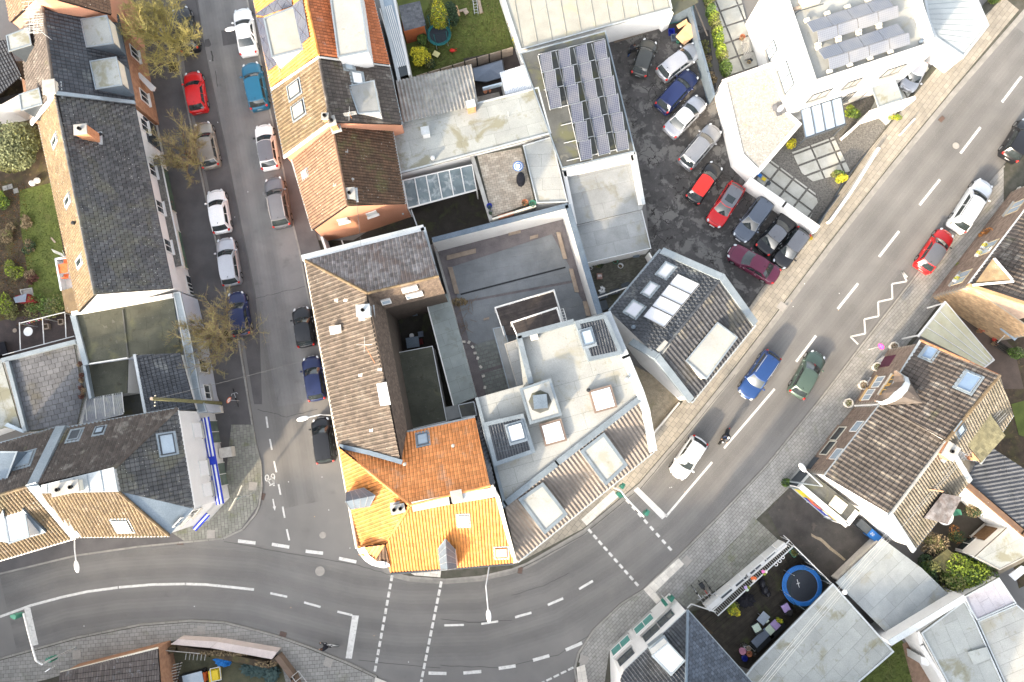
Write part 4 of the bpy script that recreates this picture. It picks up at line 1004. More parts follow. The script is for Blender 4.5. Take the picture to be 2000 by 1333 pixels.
for i in (0,):
        for u,v,w_,hh_ in ((396,716,1.1,1.5),(404,768,1.4,1.1)): h.win(i,u,v,w_,hh_,framew,glass)
h.flat([(167,712),(250,701),(248,768),(176,780)],2.5,felt_o,wall_w,felt=(2.2,1.0),edge=None)
sheet('courtyard',[(230,690),(300,690),(320,810),(230,810)],.03,felt_d)
g = thing('lean_to_roof','translucent corrugated lean-to roof between the paved terrace and the small courtyard','lean-to',P(190,800,0))
corrugated(g,'corrugated_sheet',PP([(146,783,2.5),(239,766,2.5),(241,810,2.2),(150,832,2.2)]),M('corrugated_clear',(.36,.37,.38),(.27,.28,.30),1,.4,.05,stains=[(1.1,.5,.62,(.42,.42,.38),.7)]),.16,.03)
for i in range(6): MB().tube(P(148 + i * 18,783 - i * 3.3,2.6),P(152 + i * 18,826 - i * 4,2.3),.04,.04,5).build('rafter',framew,g)
for u,v in ((150,784),(238,768),(151,830),(240,808)): MB().tube(P(u,v,0),P(u,v,2.3),.06,.06,6).build('post',framew,g)
# paved roof terrace
h = House('roof_terrace','roof terrace of worn grey slabs with a zinc parapet','roof terrace',90,760)
ter = [(10,700),(145,667),(166,775),(152,832),(112,840),(46,845)]
h.walls([(a[0],a[1],2.9) for a in ter],wall_w,0,drop=0)
tf = MB().prism(PP(ter,2.9),2.7).build('floor',joint,h.o)
lay(tf,'terrace_slab',PP([(16,704),(144,672),(162,775),(150,830),(50,842)],2.91),terr,.56,.44,.03,.5,.03,cap=300,udir=P(144,672,3) - P(16,704,3),off=.01,rndz=.008,jit=.015)
m2 = MB(); strip(m2,PP([(4,704,3.25),(145,668,3.25)]),.38,.5); strip(m2,PP([(13,706,3.25),(48,842,3.25)]),.32,.5); strip(m2,PP([(164,714,3.25),(176,778,3.25)]),.25,.5); m2.build('parapet',zinc,h.o)
for i,v in enumerate((712,733,743,760,771)): shrub('potted_plant','dark red twiggy plant number %s from the top along the terrace edge' % ('one','two','three','four','five')[i],157 + i,v,.38,.6,[M('leaf_maroon',(.10,.04,.03),(.06,.025,.02),3,.8,isl=.4),lf_dry],260,2.92,.06,'plant',4,'maroon plants along the terrace edge')
h = House('lean_to','pale panelled lean-to roof at the left edge beside the paved terrace','lean-to',20,780)
h.flat([(-60,690),(2,702),(42,842),(8,836),(-60,860)],2.7,felt_p,wall_w,felt=(1.7,1.2),edge=None,udir=P(42,842) - P(2,702))
MB().prism(PP([(8,832),(45,846),(50,842),(14,826)],3.0),2.8).build('glazed_edge',glass_s,h.o)
# pergola frame with bunting and yard things
p_ = thing('terrace_railing','thin white pergola frame above the brown gravel yard','pergola',P(90,640,0))
for a,b in (((37,632),(127,610)),((38,630),(40,684)),((83,622),(86,672)),((127,612),(129,660)),((5,694),(145,657))): MB().tube(P(*a,2.4),P(*b,2.4),.045,.045,6).build('beam',alu,p_)
for u,v in ((38,632),(83,622),(127,612)): MB().tube(P(u,v,2.4),Vector((P(u,v,2.4).x,P(u,v,2.4).y,0)),.035,.035,6).build('post',alu,p_)
bt = thing('bunting','string of small coloured flags on the pergola frame','bunting',P(65,628,2.3))
for i,m in enumerate((teal,lilac,pinkb,yel_p,red_p,teal,pinkb,yel_p)): c = P(46 + i * 4.6,633 - i * 1.2,2.35); MB().add([c,c + Vector((.12,0,0)),c + Vector((.06,-.02,-.2))],[(0,1,2)]).add([c + Vector((0,.006,0)),c + Vector((.12,.006,0)),c + Vector((.06,-.014,-.2))],[(2,1,0)]).build('flag',m,bt)
sheet('courtyard',[(-60,640),(130,600),(150,665),(0,705)],.02,M('yard_brown',(.085,.065,.06),(.06,.05,.048),1,.9,.4,14))
tb = thing('garden_table','round white table in the brown yard by the pergola','table',P(55,648,0)); MB().lathe(P(55,648,.72),[(.001,.03),(.40,.03),(.42,0),(.001,0)],20).build('tabletop',plast,tb); MB().tube(P(55,648,0),P(55,648,.72),.04,.04).build('leg',alu,tb)
for u,v in ((89,638),(118,629)):
    pt = thing('planter','square wooden planter %s in the brown yard' % ('nearest the table' if u < 100 else 'next to the zinc roof edge'),'planter',P(u,v,0)); ring(MB(),PP([(u - 6,v - 5),(u + 5,v - 6),(u + 6,v + 4),(u - 5,v + 6)],.4),.07,0,.4).build('box',wood,pt); MB().prism(PP([(u - 5,v - 4),(u + 4,v - 5),(u + 5,v + 3),(u - 4,v + 5)],.3),0).build('soil',soil,pt)
bb = thing('covered_grill','black covered thing at the left edge of the yard','cover',P(8,678,0)); MB().prism(PP([(-8,672),(8,668),(14,690),(-6,696)],1.0),bottom=PP([(-10,670),(10,667),(17,692),(-8,698)],0)).build('cover',cloth_k,bb)
st = thing('stool','round tan stool by the pergola post','stool',P(29,646,0)); MB().lathe(P(29,646,.45),[(.001,.05),(.19,.04),(.2,0),(.001,0)],14).build('seat',wood,st); MB().tube(P(29,646,0),P(29,646,.45),.06,.05).build('leg',woodd,st)
# corner buildings with the white and blue shop front
h = House('corner_house','white corner house with blue shop awning and hipped grey tile roof','house',280,930)
ol = [(345,799,7.7),(378,993,7.7),(330,1046,7.7),(148,1048,7.7),(62,950,11),(115,838,7.7)]
h.walls(ol,wall_w,.12)
hp = h.planes
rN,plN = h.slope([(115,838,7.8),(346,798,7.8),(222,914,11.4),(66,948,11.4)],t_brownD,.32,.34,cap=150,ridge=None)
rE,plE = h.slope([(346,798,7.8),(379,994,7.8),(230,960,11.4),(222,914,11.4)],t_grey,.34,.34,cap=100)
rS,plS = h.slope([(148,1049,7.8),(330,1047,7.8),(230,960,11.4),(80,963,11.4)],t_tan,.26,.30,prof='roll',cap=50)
h.slope([(379,994,7.8),(330,1047,7.8),(231,960,11.4)],zinc_d,None,cap=0)
h.ridge([(346,798,7.85),(223,914,11.45)],t_brownD,.17,.4); h.ridge([(231,961,11.45),(330,1046,7.85)],t_tan)
h.box('ridge_platform',[(80,948),(222,913),(231,961),(82,964)],11.62,11.2,zinc_l)
for i in range(6): a = lerp2((92,947),(222,914),i / 5); b = lerp2((92,963),(230,960),i / 5); MB().tube(P(*a,11.64),P(*b,11.64),.035,.035,5).build('standing_seam',zinc,h.o)
h.chimney(154,950,10.6,1.9,.8,1.6,.2,wall_c,pots=2)
m2 = MB(); strip(m2,PP([(118,835,8.05),(60,948,11.75),(148,1048,8.05)]),.75,.5); m2.build('party_wall_coping',zinc,h.o)
for pl,u,v,a,b,gm in ((plN,147,851,.8,1.0,framed),(plN,195,842,.6,.6,glass_s),(plE,326,868,1.5,1.0,glass_s),(plS,239,1026,1.1,1.3,plast)): h.skylight(pl,u,v,a,b,gm,framed if gm is glass_s else zinc,ang=.17 if pl is plN else None)
h.gutter((346,798,7.8),(379,994,7.8),framew); h.gutter((148,1049,7.8),(330,1047,7.8),framew); h.gutter((115,838,7.8),(346,798,7.8),zinc)
for u,v in ((384,841),(397,915),(404,957)): h.win(0,u,v,1.25 if v < 950 else 1.1,1.5,framew,plast,bars=0,shutter=plast)
for u,v in ((419,844),(436,926)): h.win(0,u,v,2.0,2.1,framew,M('shop_glass',(.16,.20,.17),(.10,.13,.11),1,.15),bars=1)
for u,v in ((352,1018),(375,1003)): h.win(1,u,v,.9,1.3,framew,glass)
blue_a = M('awning_blue',(.02,.05,.45),(.02,.04,.38),2,.5)
pl = h.hit(415,900)
aw = thing('rolled_awning','long rolled blue and white striped awning on the white shop front','awning',P(415,900,0))
A_,B_ = RP(401,818,(pl[0],pl[1])),RP(433,984,(pl[0],pl[1])); A_.z = B_.z = 3.25
for i,m in enumerate((blue_a,plast,blue_a,plast,blue_a)): o_ = pl[1] * (.12 + .13 * i) + Vector((0,0,.1 * math.sin(i * .8))); MB().tube(A_ + o_,B_ + o_,.085,.085,8).build('fabric_roll',m,aw)
MB().box((A_ + B_) / 2 + pl[1] * .42 + Vector((0,0,.14)),.5,.7,.12,.15).build('badge',blue_a,aw)
pl = h.hit(400,1015); A_,B_ = RP(440,990,(pl[0],pl[1])),RP(366,1034,(pl[0],pl[1])); A_.z = B_.z = 3.1
aw2 = thing('rolled_awning','shorter rolled blue awning on the slanted corner of the white shop','awning',A_)
for i,m in enumerate((blue_a,plast,blue_a)): o_ = pl[1] * (.12 + .13 * i); MB().tube(A_ + o_,B_ + o_,.085,.085,8).build('fabric_roll',m,aw2)
for u,v,a,l in ((441,884,1.1,'white box shaped porch below the blue awning'),(424,801,.8,'small white porch step by the utility pole')):
    c = P(u,v,.9 if u > 430 else .5); o = MB().box(c,a,a * .8,.9 if u > 430 else .5,.15,z0=-(.78 if u > 430 else .4)).build('porch_box',concw); tag(o,l,'porch')
h = House('terraced_house','house at the left edge with a metal dormer, skylight and sunlit striped lower roof','house',30,960)
h.walls([(-80,890,7.7),(112,838,7.7),(62,950,11),(146,1048,7.7),(-80,1112,7.7)],wall_w,.12)
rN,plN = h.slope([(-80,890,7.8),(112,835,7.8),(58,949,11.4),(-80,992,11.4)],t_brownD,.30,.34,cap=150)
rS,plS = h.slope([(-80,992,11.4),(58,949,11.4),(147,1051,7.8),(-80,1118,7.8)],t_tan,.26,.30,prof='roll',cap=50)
h.ridge([(-80,991,11.45),(57,950,11.45)],t_tan); h.skylight(plN,50,898,1.0,1.3,glass_s,zinc,ang=.25)
h.gutter((-80,1118,7.8),(147,1051,7.8),framew,.11); h.gutter((-80,888,7.8),(112,835,7.8),zinc)
h.box('dormer',[(-30,884),(33,884),(10,944),(-30,945)],10.4,9.0,zinc_d,zinc_d,zinc)
h.box('dormer',[(8,992),(46,985),(57,1048),(20,1060)],10.2,8.2,wall_w,plast,zinc)
onplane(h,'dormer_cheek',plS,[(46,990),(92,1036),(58,1046)],.25,zinc_d); onplane(h,'dormer_cheek',plS,[(8,992),(-20,1050),(20,1056)],.25,zinc_d)
# street-facing left edge cottage and north-west corner
h = House('cottage','small black tiled white house behind the row in the top left','house',20,130)
h.walls([(-60,90,3.6),(42,150,3.6),(47,180,3.6),(2,205,3.6),(-60,215,3.6)],wall_w,.1)
h.slope([(-60,88,4.6),(10,78,4.6),(42,148,3.2),(3,182,3.2),(-60,205,3.2)][:4] + [(-60,205,3.2)],t_black,.26,.3,cap=60)
sheet('path',[(-60,205),(50,180),(60,235),(-60,250)],.03,asph_d)
# ------------------------------------------------------------------ CENTRE ROWS
h = House('terraced_house','orange tiled house with black solar panels and two pale flat dormers','house',640,40)
h.walls([(488,-40,6.3),(529,172,6.3),(621,108,10.3),(760,126,6.3),(720,-40,6.3),(590,-40,10.3)],wall_w)
rW,plW = h.slope([(488,-40,6.3),(529,172,6.3),(622,108,10.4),(590,-40,10.4)],t_or2,.28,.34,cap=120)
rE,plE = h.slope([(590,-40,10.4),(622,108,10.4),(761,127,6.3),(720,-40,6.3)],t_red,.28,.34,cap=180)
h.ridge([(590,-40,10.45),(622,107,10.45)],t_or2)
for q in ([(502,36),(517,36),(544,127),(526,140)],[(574,12),(593,-2),(607,73),(592,87)],[(500,30),(545,-2),(572,-8),(573,13),(517,33)]):
    p3 = [RP(u,v,plW) + plW[1] * .13 for u,v in q]
    if area2([(a.x,a.y) for a in p3]) < 0: p3 = p3[::-1]
    lay(rW,'solar_panel',p3,cellm,.82,1.0,.03,0,.04,cap=40,udir=P(590,20) - P(540,55))
h.box('dormer',[(517,38),(574,16),(591,97),(533,112)],9.4,7.2,wall_w,metalw,zinc,.14,.06)
h.box('dormer',[(643,-30),(700,-30),(719,101),(662,112)],9.9,7.4,wall_w,felt_w,zinc,.14,.06)
for x0,x1 in ((0,0),):
    for i in range(6): a = lerp2((663,113),(719,102),(i + .5) / 6); MB().tube(P(a[0],a[1],9.85),P(a[0],a[1],8.2) + Vector((0,-.06,0)),.025,.025,4).build('cladding_joint',zinc,h.o)
    for i in range(5): a = lerp2((534,113),(590,99),(i + .5) / 5); MB().tube(P(a[0],a[1],9.35),P(a[0],a[1],7.6) + Vector((0,-.06,0)),.025,.025,4).build('cladding_joint',zinc,h.o)
MB().tube(RP(553,127,plW),RP(553,127,plW) + Vector((0,0,1.2)),.16,.16,10).build('flue',alu,h.o)
MB().tube(RP(548,142,plW),RP(544,120,plW) + Vector((0,0,.9)),.07,.07,8).build('flue',chim,h.o)
h.gutter((488,-40,6.3),(529,172,6.3),zinc)
h = House('terraced_house','brown tiled house with twin roof windows and a flat dormer on its dark side','house',660,180)
h.walls([(529,173,5.8),(555,306,5.8),(645,238,9.9),(785,242,5.8),(760,128,5.8),(621,110,9.9)],salmon)
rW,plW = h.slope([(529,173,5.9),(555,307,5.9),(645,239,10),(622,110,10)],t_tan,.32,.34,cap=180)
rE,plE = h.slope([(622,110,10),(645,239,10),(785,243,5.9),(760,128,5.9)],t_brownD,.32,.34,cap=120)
h.ridge([(622,110,10.05),(645,239,10.05)],t_brown)
m2 = MB(); strip(m2,PP([(530,172,6.2),(621,108,10.35),(760,126,6.2)]),.30,.2); strip(m2,PP([(554,307,6.05),(640,243,9.9)]),.22,.2); m2.build('verge',framew,h.o)
h.gutter((529,173,5.9),(555,307,5.9),zinc); h.gutter((760,128,5.9),(785,243,5.9),zinc)
for u,v in ((576,176),(584,216)):
    h.skylight(plW,u,v,1.1,1.45,M('blind_pale',(.36,.34,.30),(.3,.28,.25),1,.3),framed)
h.skylight(plE,697,154,1.0,.9,dome,zinc); h.skylight(plE,680,127,.9,.7,glass_s,zinc)
h.box('dormer',[(683,170),(730,160),(741,219),(701,222)],8.5,6.6,concw,felt_g,zinc,.1,.05)
h.chimney(640,236,9.5,.45,.45,.8,0,chim,pots=1); h.chimney(654,246,9.0,.5,.7,.9,.3,chim,pots=1)
a = thing('roof_aerial','small aerial on the brown tiled roof behind the salmon gable','aerial',P(687,225,8)); b0 = P(697,250,6.0); b1 = P(682,222,10.3); MB().tube(b0,b1,.03,.025,6).build('mast',M('rusty_pole',(.35,.16,.08),(.3,.13,.06)),a)
mb = MB()
for i in range(6): q = b1.lerp(b0,i * .04); mb.tube(q + Vector((-.5,0,0)),q + Vector((.5,.2,0)),.012,.012,4)
mb.tube(b1 + Vector((0,-.6,0)),b1 + Vector((0,.6,0)),.015,.015,4); mb.build('element',cableL,a)
h = House('terraced_house','salmon pink gabled house with speckled brown tile roof','house',700,360)
h.walls([(568,300,4.5),(610,449,4.5),(678,401,8.5),(791,397,4.5),(764,245,4.5),(650,248,8.5)],salmon)
rW,plW = h.slope([(566,300,4.6),(610,450,4.6),(678,402,8.6),(650,246,8.6)],t_sal,.26,.28,prof='roll',cap=120)
rE,plE = h.slope([(650,246,8.6),(678,402,8.6),(792,398,4.6),(764,243,4.6)],t_rust,.26,.28,prof='roll',cap=180)
h.ridge([(652,262,8.65),(678,401,8.65)],t_sal)
h.gutter((566,300,4.6),(610,450,4.6),zinc_l); h.gutter((764,243,4.6),(792,398,4.6),zinc_l)
h.chimney(685,381,8.2,.75,.85,.35,.1,wall_c,pots=1); h.skylight(plW,597,340,.5,.6,glass_s,wall_c)
for u,v in ((654,361),(676,296),(688,351)): onplane(h,'vent_tile',plW if u < 660 else plE,[(u - 2,v - 3),(u + 3,v - 3),(u + 3,v + 4),(u - 2,v + 4)],.07,conc)
for k,u,v in ((1,670,430),(2,726,417)): h.win(k,u,v,.85,.9,framew,plast,bars=0,sill=True,sillm=framew)
lp = MB().ell(RP(787,414,h.hit(787,414)[:2]) + Vector((0,-.2,0)),.1,.1,.14,8); lp.build('wall_lamp',alu,h.o)
g = thing('gate_wall','short white wall and gate between the salmon gable and the dark courtyard','gate',P(633,480,0)); m2 = MB(); strip(m2,PP([(628,463,2.0),(636,487,2.0)]),.2,2,zb=0); m2.build('panel',wall_w,g); m2 = MB(); strip(m2,PP([(803,410,2.2),(815,443,2.2)]),.1,.12); strip(m2,PP([(667,470,2.0),(671,480,2.0)]),.1,.12); m2.build('rail',zinc_l,g)
# corrugated outbuilding, long flat roof
h = House('outbuilding','outbuilding under a weathered grey corrugated roof','outbuilding',850,190)
h.walls([(775,160,2.9),(920,128,2.9),(933,206,3.7),(787,239,3.7)],wall_c)
corrugated(h.o,'corrugated_roof',PP([(774,159,3.0),(921,127,3.0),(934,206,3.9),(787,240,3.9)]),fib,.33,.05,sheets=1.4)
h.chimney(921,216,3.6,.7,.55,1.3,.25,chim,pots=0,cap=zinc_l)
h = House('flat_building','long flat roofed building with pale grey felt','building',920,260)
h.flat([(765,262),(788,238),(1052,171),(1077,262),(777,341)],3.6,felt_p,wall_w,edge=zinc_l,ew=.14,felt=(3.0,1.3),udir=P(1052,171) - P(788,238))
h.chimney(833,264,3.6,.62,.6,.95,.2,wall_w,pots=0,cap=zinc_l); MB().lathe(P(846,312,3.7),[(.14,0),(.14,.35),(.2,.37),(.2,.43),(.001,.5)],12).build('roof_vent',alu,h.o); MB().tube(P(993,228,3.6),P(992,219,4.4),.03,.03).build('roof_vent',alu,h.o)
h.box('sill_roof',[(866,246 + 60),(926,293),(928,300),(868,314)],3.2,2.9,framew)
h = House('side_annex','white annex with corrugated clear roof, glass balustrade and pots','annex',960,180)
h.flat([(930,190),(975,180),(990,186),(983,180),(986,215),(934,228)][:2] + [(984,215),(935,226)],2.4,M('paver_small',(.26,.23,.2),(.2,.18,.15),1,.9,isl=.15),wall_w,felt=(.25,.2),edge=None)
corrugated(h.o,'corrugated_roof',PP([(976,142,3.3),(1032,125,3.3),(1046,172,3.3),(987,186,3.3)]),M('corrugated_white',(.56,.59,.62),(.48,.51,.55),1,.4),.16,.03)
h.walls([(976,142,3.2),(1032,125,3.2),(1046,172,3.2),(987,186,3.2)],wall_w)
m2 = MB(); strip(m2,PP([(943,172,3.2),(980,162,3.2)]),.14,.5); m2.build('balustrade',glass_s,h.o)
for i,(u,v,r) in enumerate(((948,181,.2),(957,180,.12))): 
    pt = thing('flower_pot','terracotta pot by the glass balustrade, the %s one' % ('bigger' if i == 0 else 'smaller'),'pot',P(u,v,2.45)); MB().lathe(P(u,v,2.46),[(.001,0),(r * .7,0),(r,.3),(r * .85,.3),(r * .8,.22),(.001,.22)],14).build('pot',terra,pt)
tp = thing('furniture_cover','grey blue tarpaulin draped over garden furniture','tarpaulin',P(950,145,0))
mb = MB(); q = [(923,135),(980,118),(985,150),(950,160),(928,158)]; top = [P(u,v,1.0 + .12 * math.sin(i * 2.1)) for i,(u,v) in enumerate(q)]; cen = P(955,135,1.3); bot = [P(u,v,.15) + (P(u,v,0) - P(955,140,0)) * .08 for u,v in q]
mb.add(top + [cen],[(i,(i + 1) % 5,5) for i in range(5)]); mb.add(top + bot,[(i,5 + i,5 + (i + 1) % 5,(i + 1) % 5) for i in range(5)]); mb.build('cover',tarp,tp)
sheet('courtyard',[(905,115),(1030,90),(1040,130),(990,230),(930,200)],.03,deck)
# glazed pergola
g = thing('glass_pergola','white framed lean-to of six glass panes over the dark courtyard','pergola',P(860,400,0))
a0,a1,b0,b1 = (787,353),(922,322),(797,407),(931,371)
for i in range(6):
    t0,t1 = i / 6,(i + 1) / 6; MB().prism([P(*lerp2(a0,a1,t0),3.0),P(*lerp2(a0,a1,t1),3.0),P(*lerp2(b0,b1,t1),2.6),P(*lerp2(b0,b1,t0),2.6)],bottom=[p - Vector((0,0,.02)) for p in [P(*lerp2(a0,a1,t0),3.0),P(*lerp2(a0,a1,t1),3.0),P(*lerp2(b0,b1,t1),2.6),P(*lerp2(b0,b1,t0),2.6)]]).build('pane',M('glass_dusty',(.18,.22,.23),(.12,.15,.16),.8,.2,stains=[(1,.52,.64,(.45,.48,.47),.6)]),g)
for i in range(7): MB().tube(P(*lerp2(a0,a1,i / 6),3.06),P(*lerp2(b0,b1,i / 6),2.66),.05,.05,4).build('rafter',framew,g)
MB().tube(P(*a0,3.04),P(*a1,3.04),.06,.06,4).build('beam',framew,g); MB().tube(P(*b0,2.62),P(*b1,2.62),.08,.08,4).build('beam',framew,g)
for u,v in (b0,b1): MB().tube(P(u,v,2.6),P(u,v,2.6) + Vector((0,0,-2.6)),.06,.06,6).build('post',framew,g)
# roof terrace with tiny tiles
h = House('roof_terrace','roof terrace of small cream pavers with a black covered grill and blue parasol','roof terrace',985,360)
ter = [(921,302),(1020,284),(1047,396),(958,428)]
h.walls([(a_[0],a_[1],2.9) for a_ in ter],wall_w,0,drop=0); tf = MB().prism(PP(ter,2.9),2.7).build('floor',joint,h.o)
lay(tf,'paver',PP([(932,305),(1018,289),(1044,394),(962,424)],2.91),M('paver_cream',(.42,.37,.30),(.33,.28,.22),1.2,.85,.2,isl=.16,stains=[(1,.58,.7,(.22,.18,.12),.5)]),.42,.21,.02,.5,.03,cap=300,udir=P(1018,289) - P(932,305),off=.01)
m2 = MB(); strip(m2,PP([(921,302,3.2),(959,430,3.2)]),.34,.4); m2.build('parapet',conc,h.o)
m2 = MB(); strip(m2,PP([(962,428,3.3),(1046,402,3.3)]),.16,.4); m2.build('parapet',wall_c,h.o)
g_ = thing('covered_grill','black fabric covered grill on the cream paver terrace','grill',P(1017,350,2.9)); mb = MB(); mb.lathe(P(1017,352,2.92),[(.55,0),(.5,.5),(.35,.85),(.001,.95)],9,M_=Matrix.Diagonal((.75,1.2,1,1))); mb.build('cover',cloth_k,g_)
g_ = thing('parasol','closed blue and white striped parasol beside the covered grill','parasol',P(1012,325,2.9)); MB().tube(P(1012,325,2.9),P(1012,325,5.0),.03,.03).build('pole',alu,g_)
for i,m in enumerate((blue_p,plast,blue_p,plast)): MB().lathe(P(1012,325,3.9 + i * .28),[(.48 - i * .09,0),(.38 - i * .09,.28),(.001,.3)],12).build('canopy',m,g_)
for i,(u,v,r,m,l) in enumerate(((956,405,.26,blue_k,'deep blue glazed pot in the corner of the cream terrace'),(958,417,.18,terr,'grey pot below the blue glazed pot'),(1025,398,.3,terra,'terracotta pot in the lower right of the cream terrace'),(1040,400,.32,grn_p,'green round pot at the terrace corner'))):
    pt = thing('flower_pot',l,'pot',P(u,v,2.9)); MB().lathe(P(u,v,2.92),[(.001,0),(r * .7,0),(r,.4),(r * .85,.4),(r * .8,.3),(.001,.3)],14).build('pot',m,pt); mb = MB(); leaf_cloud(mb,P(u,v,3.4),r * .8,r * .8,.15,60,.05); mb.build('leaves',lf_dark,pt)
m2 = thing('planter','long brick red planter at the lower edge of the cream terrace','planter',P(995,415,2.9)); ring(MB(),PP([(972,422),(1002,413),(1004,419),(974,428)],3.2),.06,2.9,3.25).build('box',terra,m2); MB().prism(PP([(974,423),(1001,414),(1002,418),(975,426)],3.15),2.9).build('soil',soil,m2)
h = House('flat_building','narrow flat roof strip right of the cream paver terrace','building',1060,340)
h.flat([(1021,285),(1077,268),(1109,396),(1048,398)],3.3,felt_w,wall_w,edge=zinc_l,ew=.1,felt=(3,1.1))
# solar roof
h = House('solar_building','flat dark roof carrying four rows of tilted solar panels','building',1130,200)
h.flat([(1015,104),(1183,60),(1241,297),(1097,330)],3.7,felt_d,wall_w,edge=zinc,ew=.12,eh=.06,felt=(4,1.2))
for i,(p0,p1,p2,n) in enumerate((((1051,107),(1072.5,101),(1075,214),3),((1086,99),(1107.5,93.5),(1135,314),6),((1121,92.5),(1142.5,86),(1170,304),6),((1156,84),(1178,78),(1206,296),6))):
    A_,B_ = P(*p0,3.95),P(*p1,4.3); C_ = P(*p2,3.95); e = B_ - A_; f = (C_ - A_) / n
    R_ = thing('solar_array','row of solar panels on the dark flat roof, %s from the left' % ('first and shortest','second','third','fourth')[i],'solar panels',P(*p0,3.7),'solar panel rows on the dark flat roof')
    W_,L_ = e.length,f.length; ex = e.normalized(); fy = -f.normalized(); nz = ex.cross(fy).normalized(); fy = nz.cross(ex)
    pv = mesh('panel',[(0,0,0),(W_,0,0),(W_,L_ - .03,0),(0,L_ - .03,0),(0,0,-.04),(W_,0,-.04),(W_,L_ - .03,-.04),(0,L_ - .03,-.04)],[(0,1,2,3),(4,5,1,0),(5,6,2,1),(6,7,3,2),(7,4,0,3)],cellm)
    for k in range(n):
        o_ = A_ + f * (k + 1); B = Matrix(((ex.x,fy.x,nz.x,o_.x),(ex.y,fy.y,nz.y,o_.y),(ex.z,fy.z,nz.z,o_.z),(0,0,0,1)))
        pn_ = link('panel',pv,R_,B)
        fr_ = MB(); t = .02
        for x,y,a_,b_ in ((W_ / 2,0,W_,t),(0,L_ / 2,t,L_),(W_,L_ / 2,t,L_)): fr_.box(B @ Vector((x,y,.0)),a_,b_,.06,M_=B.to_3x3().to_4x4())
        fr_.build('frame',zinc,R_)
    MB().tube(A_ + Vector((0,0,-.18)),A_ + f * n + Vector((0,0,-.18)),.04,.04,4).build('rail',alu,R_); MB().tube(B_ + Vector((0,0,-.3)),B_ + f * n + Vector((0,0,-.3)),.04,.04,4).build('rail',alu,R_)
for k in range(7):
    a_,b_ = lerp2((1076,103),(1103,325),k / 6) if False else (1051 + k * 5.6 + (22 if k > 2 else 0),107 + k * 34.6),(1180 + k * 4.4,76 + k * 36)
    MB().tube(P(*a_,3.82),P(*b_,3.82),.035,.035,4).build('mounting_rail',alu,h.o)
h = House('workshop','long pale metal roofed workshop at the top centre','building',1150,40)
h.flat([(972,-40),(1300,-40),(1313,18),(1214,45),(1017,99)],3.2,metalw,wall_w,edge=zinc_l,ew=.1,felt=None)
m2 = MB()
for i in range(11): a_ = lerp2((1022,97),(1306,20),i / 10.0); m2.tube(P(a_[0] - 24,a_[1] - 135,3.23),P(*a_,3.23),.03,.03,4)
m2.build('standing_seam',metalw,h.o)
MB().prism(PP([(1200,-10),(1340,-30),(1364,4),(1315,30)],2.2),2.05).build('side_roof',felt_o,h.o)
sheet('concrete_floor',[(1180,30),(1285,0),(1292,55),(1200,85)],.06,M('concrete_brown',(.17,.135,.105),(.12,.095,.075),1,.9,.3))
st = thing('stone_post','white plastered pier at the mouth of the workshop canopy','pier',P(1285,40,0)); m2 = MB(); strip(m2,PP([(1308,20,2.6),(1300,25,2.6)]),.9,2,zb=0); m2.build('panel',wall_w,st)
st = thing('leaning_panel','large grey blue door panel leaning by the workshop','panel',P(1325,30,0)); MB().prism([P(1304,22,1.6),P(1355,5,1.6),P(1352,38,.1),P(1300,48,.1)],bottom=[p - Vector((.02,0,.05)) for p in [P(1304,22,1.6),P(1355,5,1.6),P(1352,38,.1),P(1300,48,.1)]]).build('panel',zinc_d,st); m2 = MB(); m2.path([P(1304,22,1.62),P(1355,5,1.62),P(1352,38,.12),P(1300,48,.12),P(1304,22,1.62)],.04); m2.build('frame',teal,st)
# garages with white parapets
h = House('garage','flat roofed garage with white parapets and moss stains','garage',1180,370)
h.flat([(1098,330),(1240,298),(1258,398),(1253,410),(1120,441)],2.6,felt_g,wall_w,edge=None,felt=(3,1.4))
m2 = MB(); strip(m2,PP([(1103,337,3.0),(1236,306,3.0)]),.75,.5); strip(m2,PP([(1237,300,3.0),(1254,396,3.0)]),.55,.5); strip(m2,PP([(1102,335,3.0),(1123,437,3.0)]),.35,.5); m2.build('parapet',wall_w,h.o)
m2 = MB(); strip(m2,PP([(1102,331,3.06),(1239,298,3.06),(1257,398,3.06)]),.32,.06); m2.build('coping',zinc_l,h.o)
h = House('garage','lower flat roofed garage stepping down to the small sett paved yard','garage',1200,470)
h.flat([(1121,442),(1254,411),(1272,486),(1146,515)],2.35,felt_g,wall_w,edge=alu,ew=.07,eh=.05,felt=(3,1.3))
# ------------------------------------------------------------------ central building
m2 = MB(); strip(m2,PP([(847,470,3.4),(1107,403,3.4)]),.38,3,zb=0); o = m2.build('boundary_wall',wall_w); tag(o,'white wall along the top of the empty paved yard','wall')
m3 = MB(); strip(m3,PP([(846,469,3.46),(1108,402,3.46)]),.46,.06); m3.build('coping',zinc_d,o)
m2 = MB(); strip(m2,PP([(1108,403,3.4),(1170,612,3.4)]),.40,3,zb=0); o = m2.build('boundary_wall',wall_w); tag(o,'tall white wall on the right of the empty paved yard','wall')
m3 = MB(); strip(m3,PP([(1109,402,3.46),(1171,612,3.46)]),.52,.06); m3.build('coping',zinc_d,o)
m2 = MB(); strip(m2,PP([(846,470,1.2),(888,620,1.2),(926,772,1.2)]),.18,1.3,zb=0); o = m2.build('boundary_wall',conc); tag(o,'low grey wall on the left of the empty paved yard','wall')
ypv = slate_p; CY3 = bpy.data.objects['courtyard.003']
lay(CY3,'setts',PP([(882,522),(1078,458),(1112,520),(1118,548),(895,590)],.05),ypv,.8,.8,.008,.5,.03,cap=200,udir=P(1118,548) - P(895,590),off=.0)
lay(CY3,'setts',PP([(897,594),(1118,553),(1150,610),(1100,690),(960,690),(915,664)],.05),ypv,.8,.8,.008,.5,.03,cap=200,udir=P(1118,548) - P(895,590),off=.0)
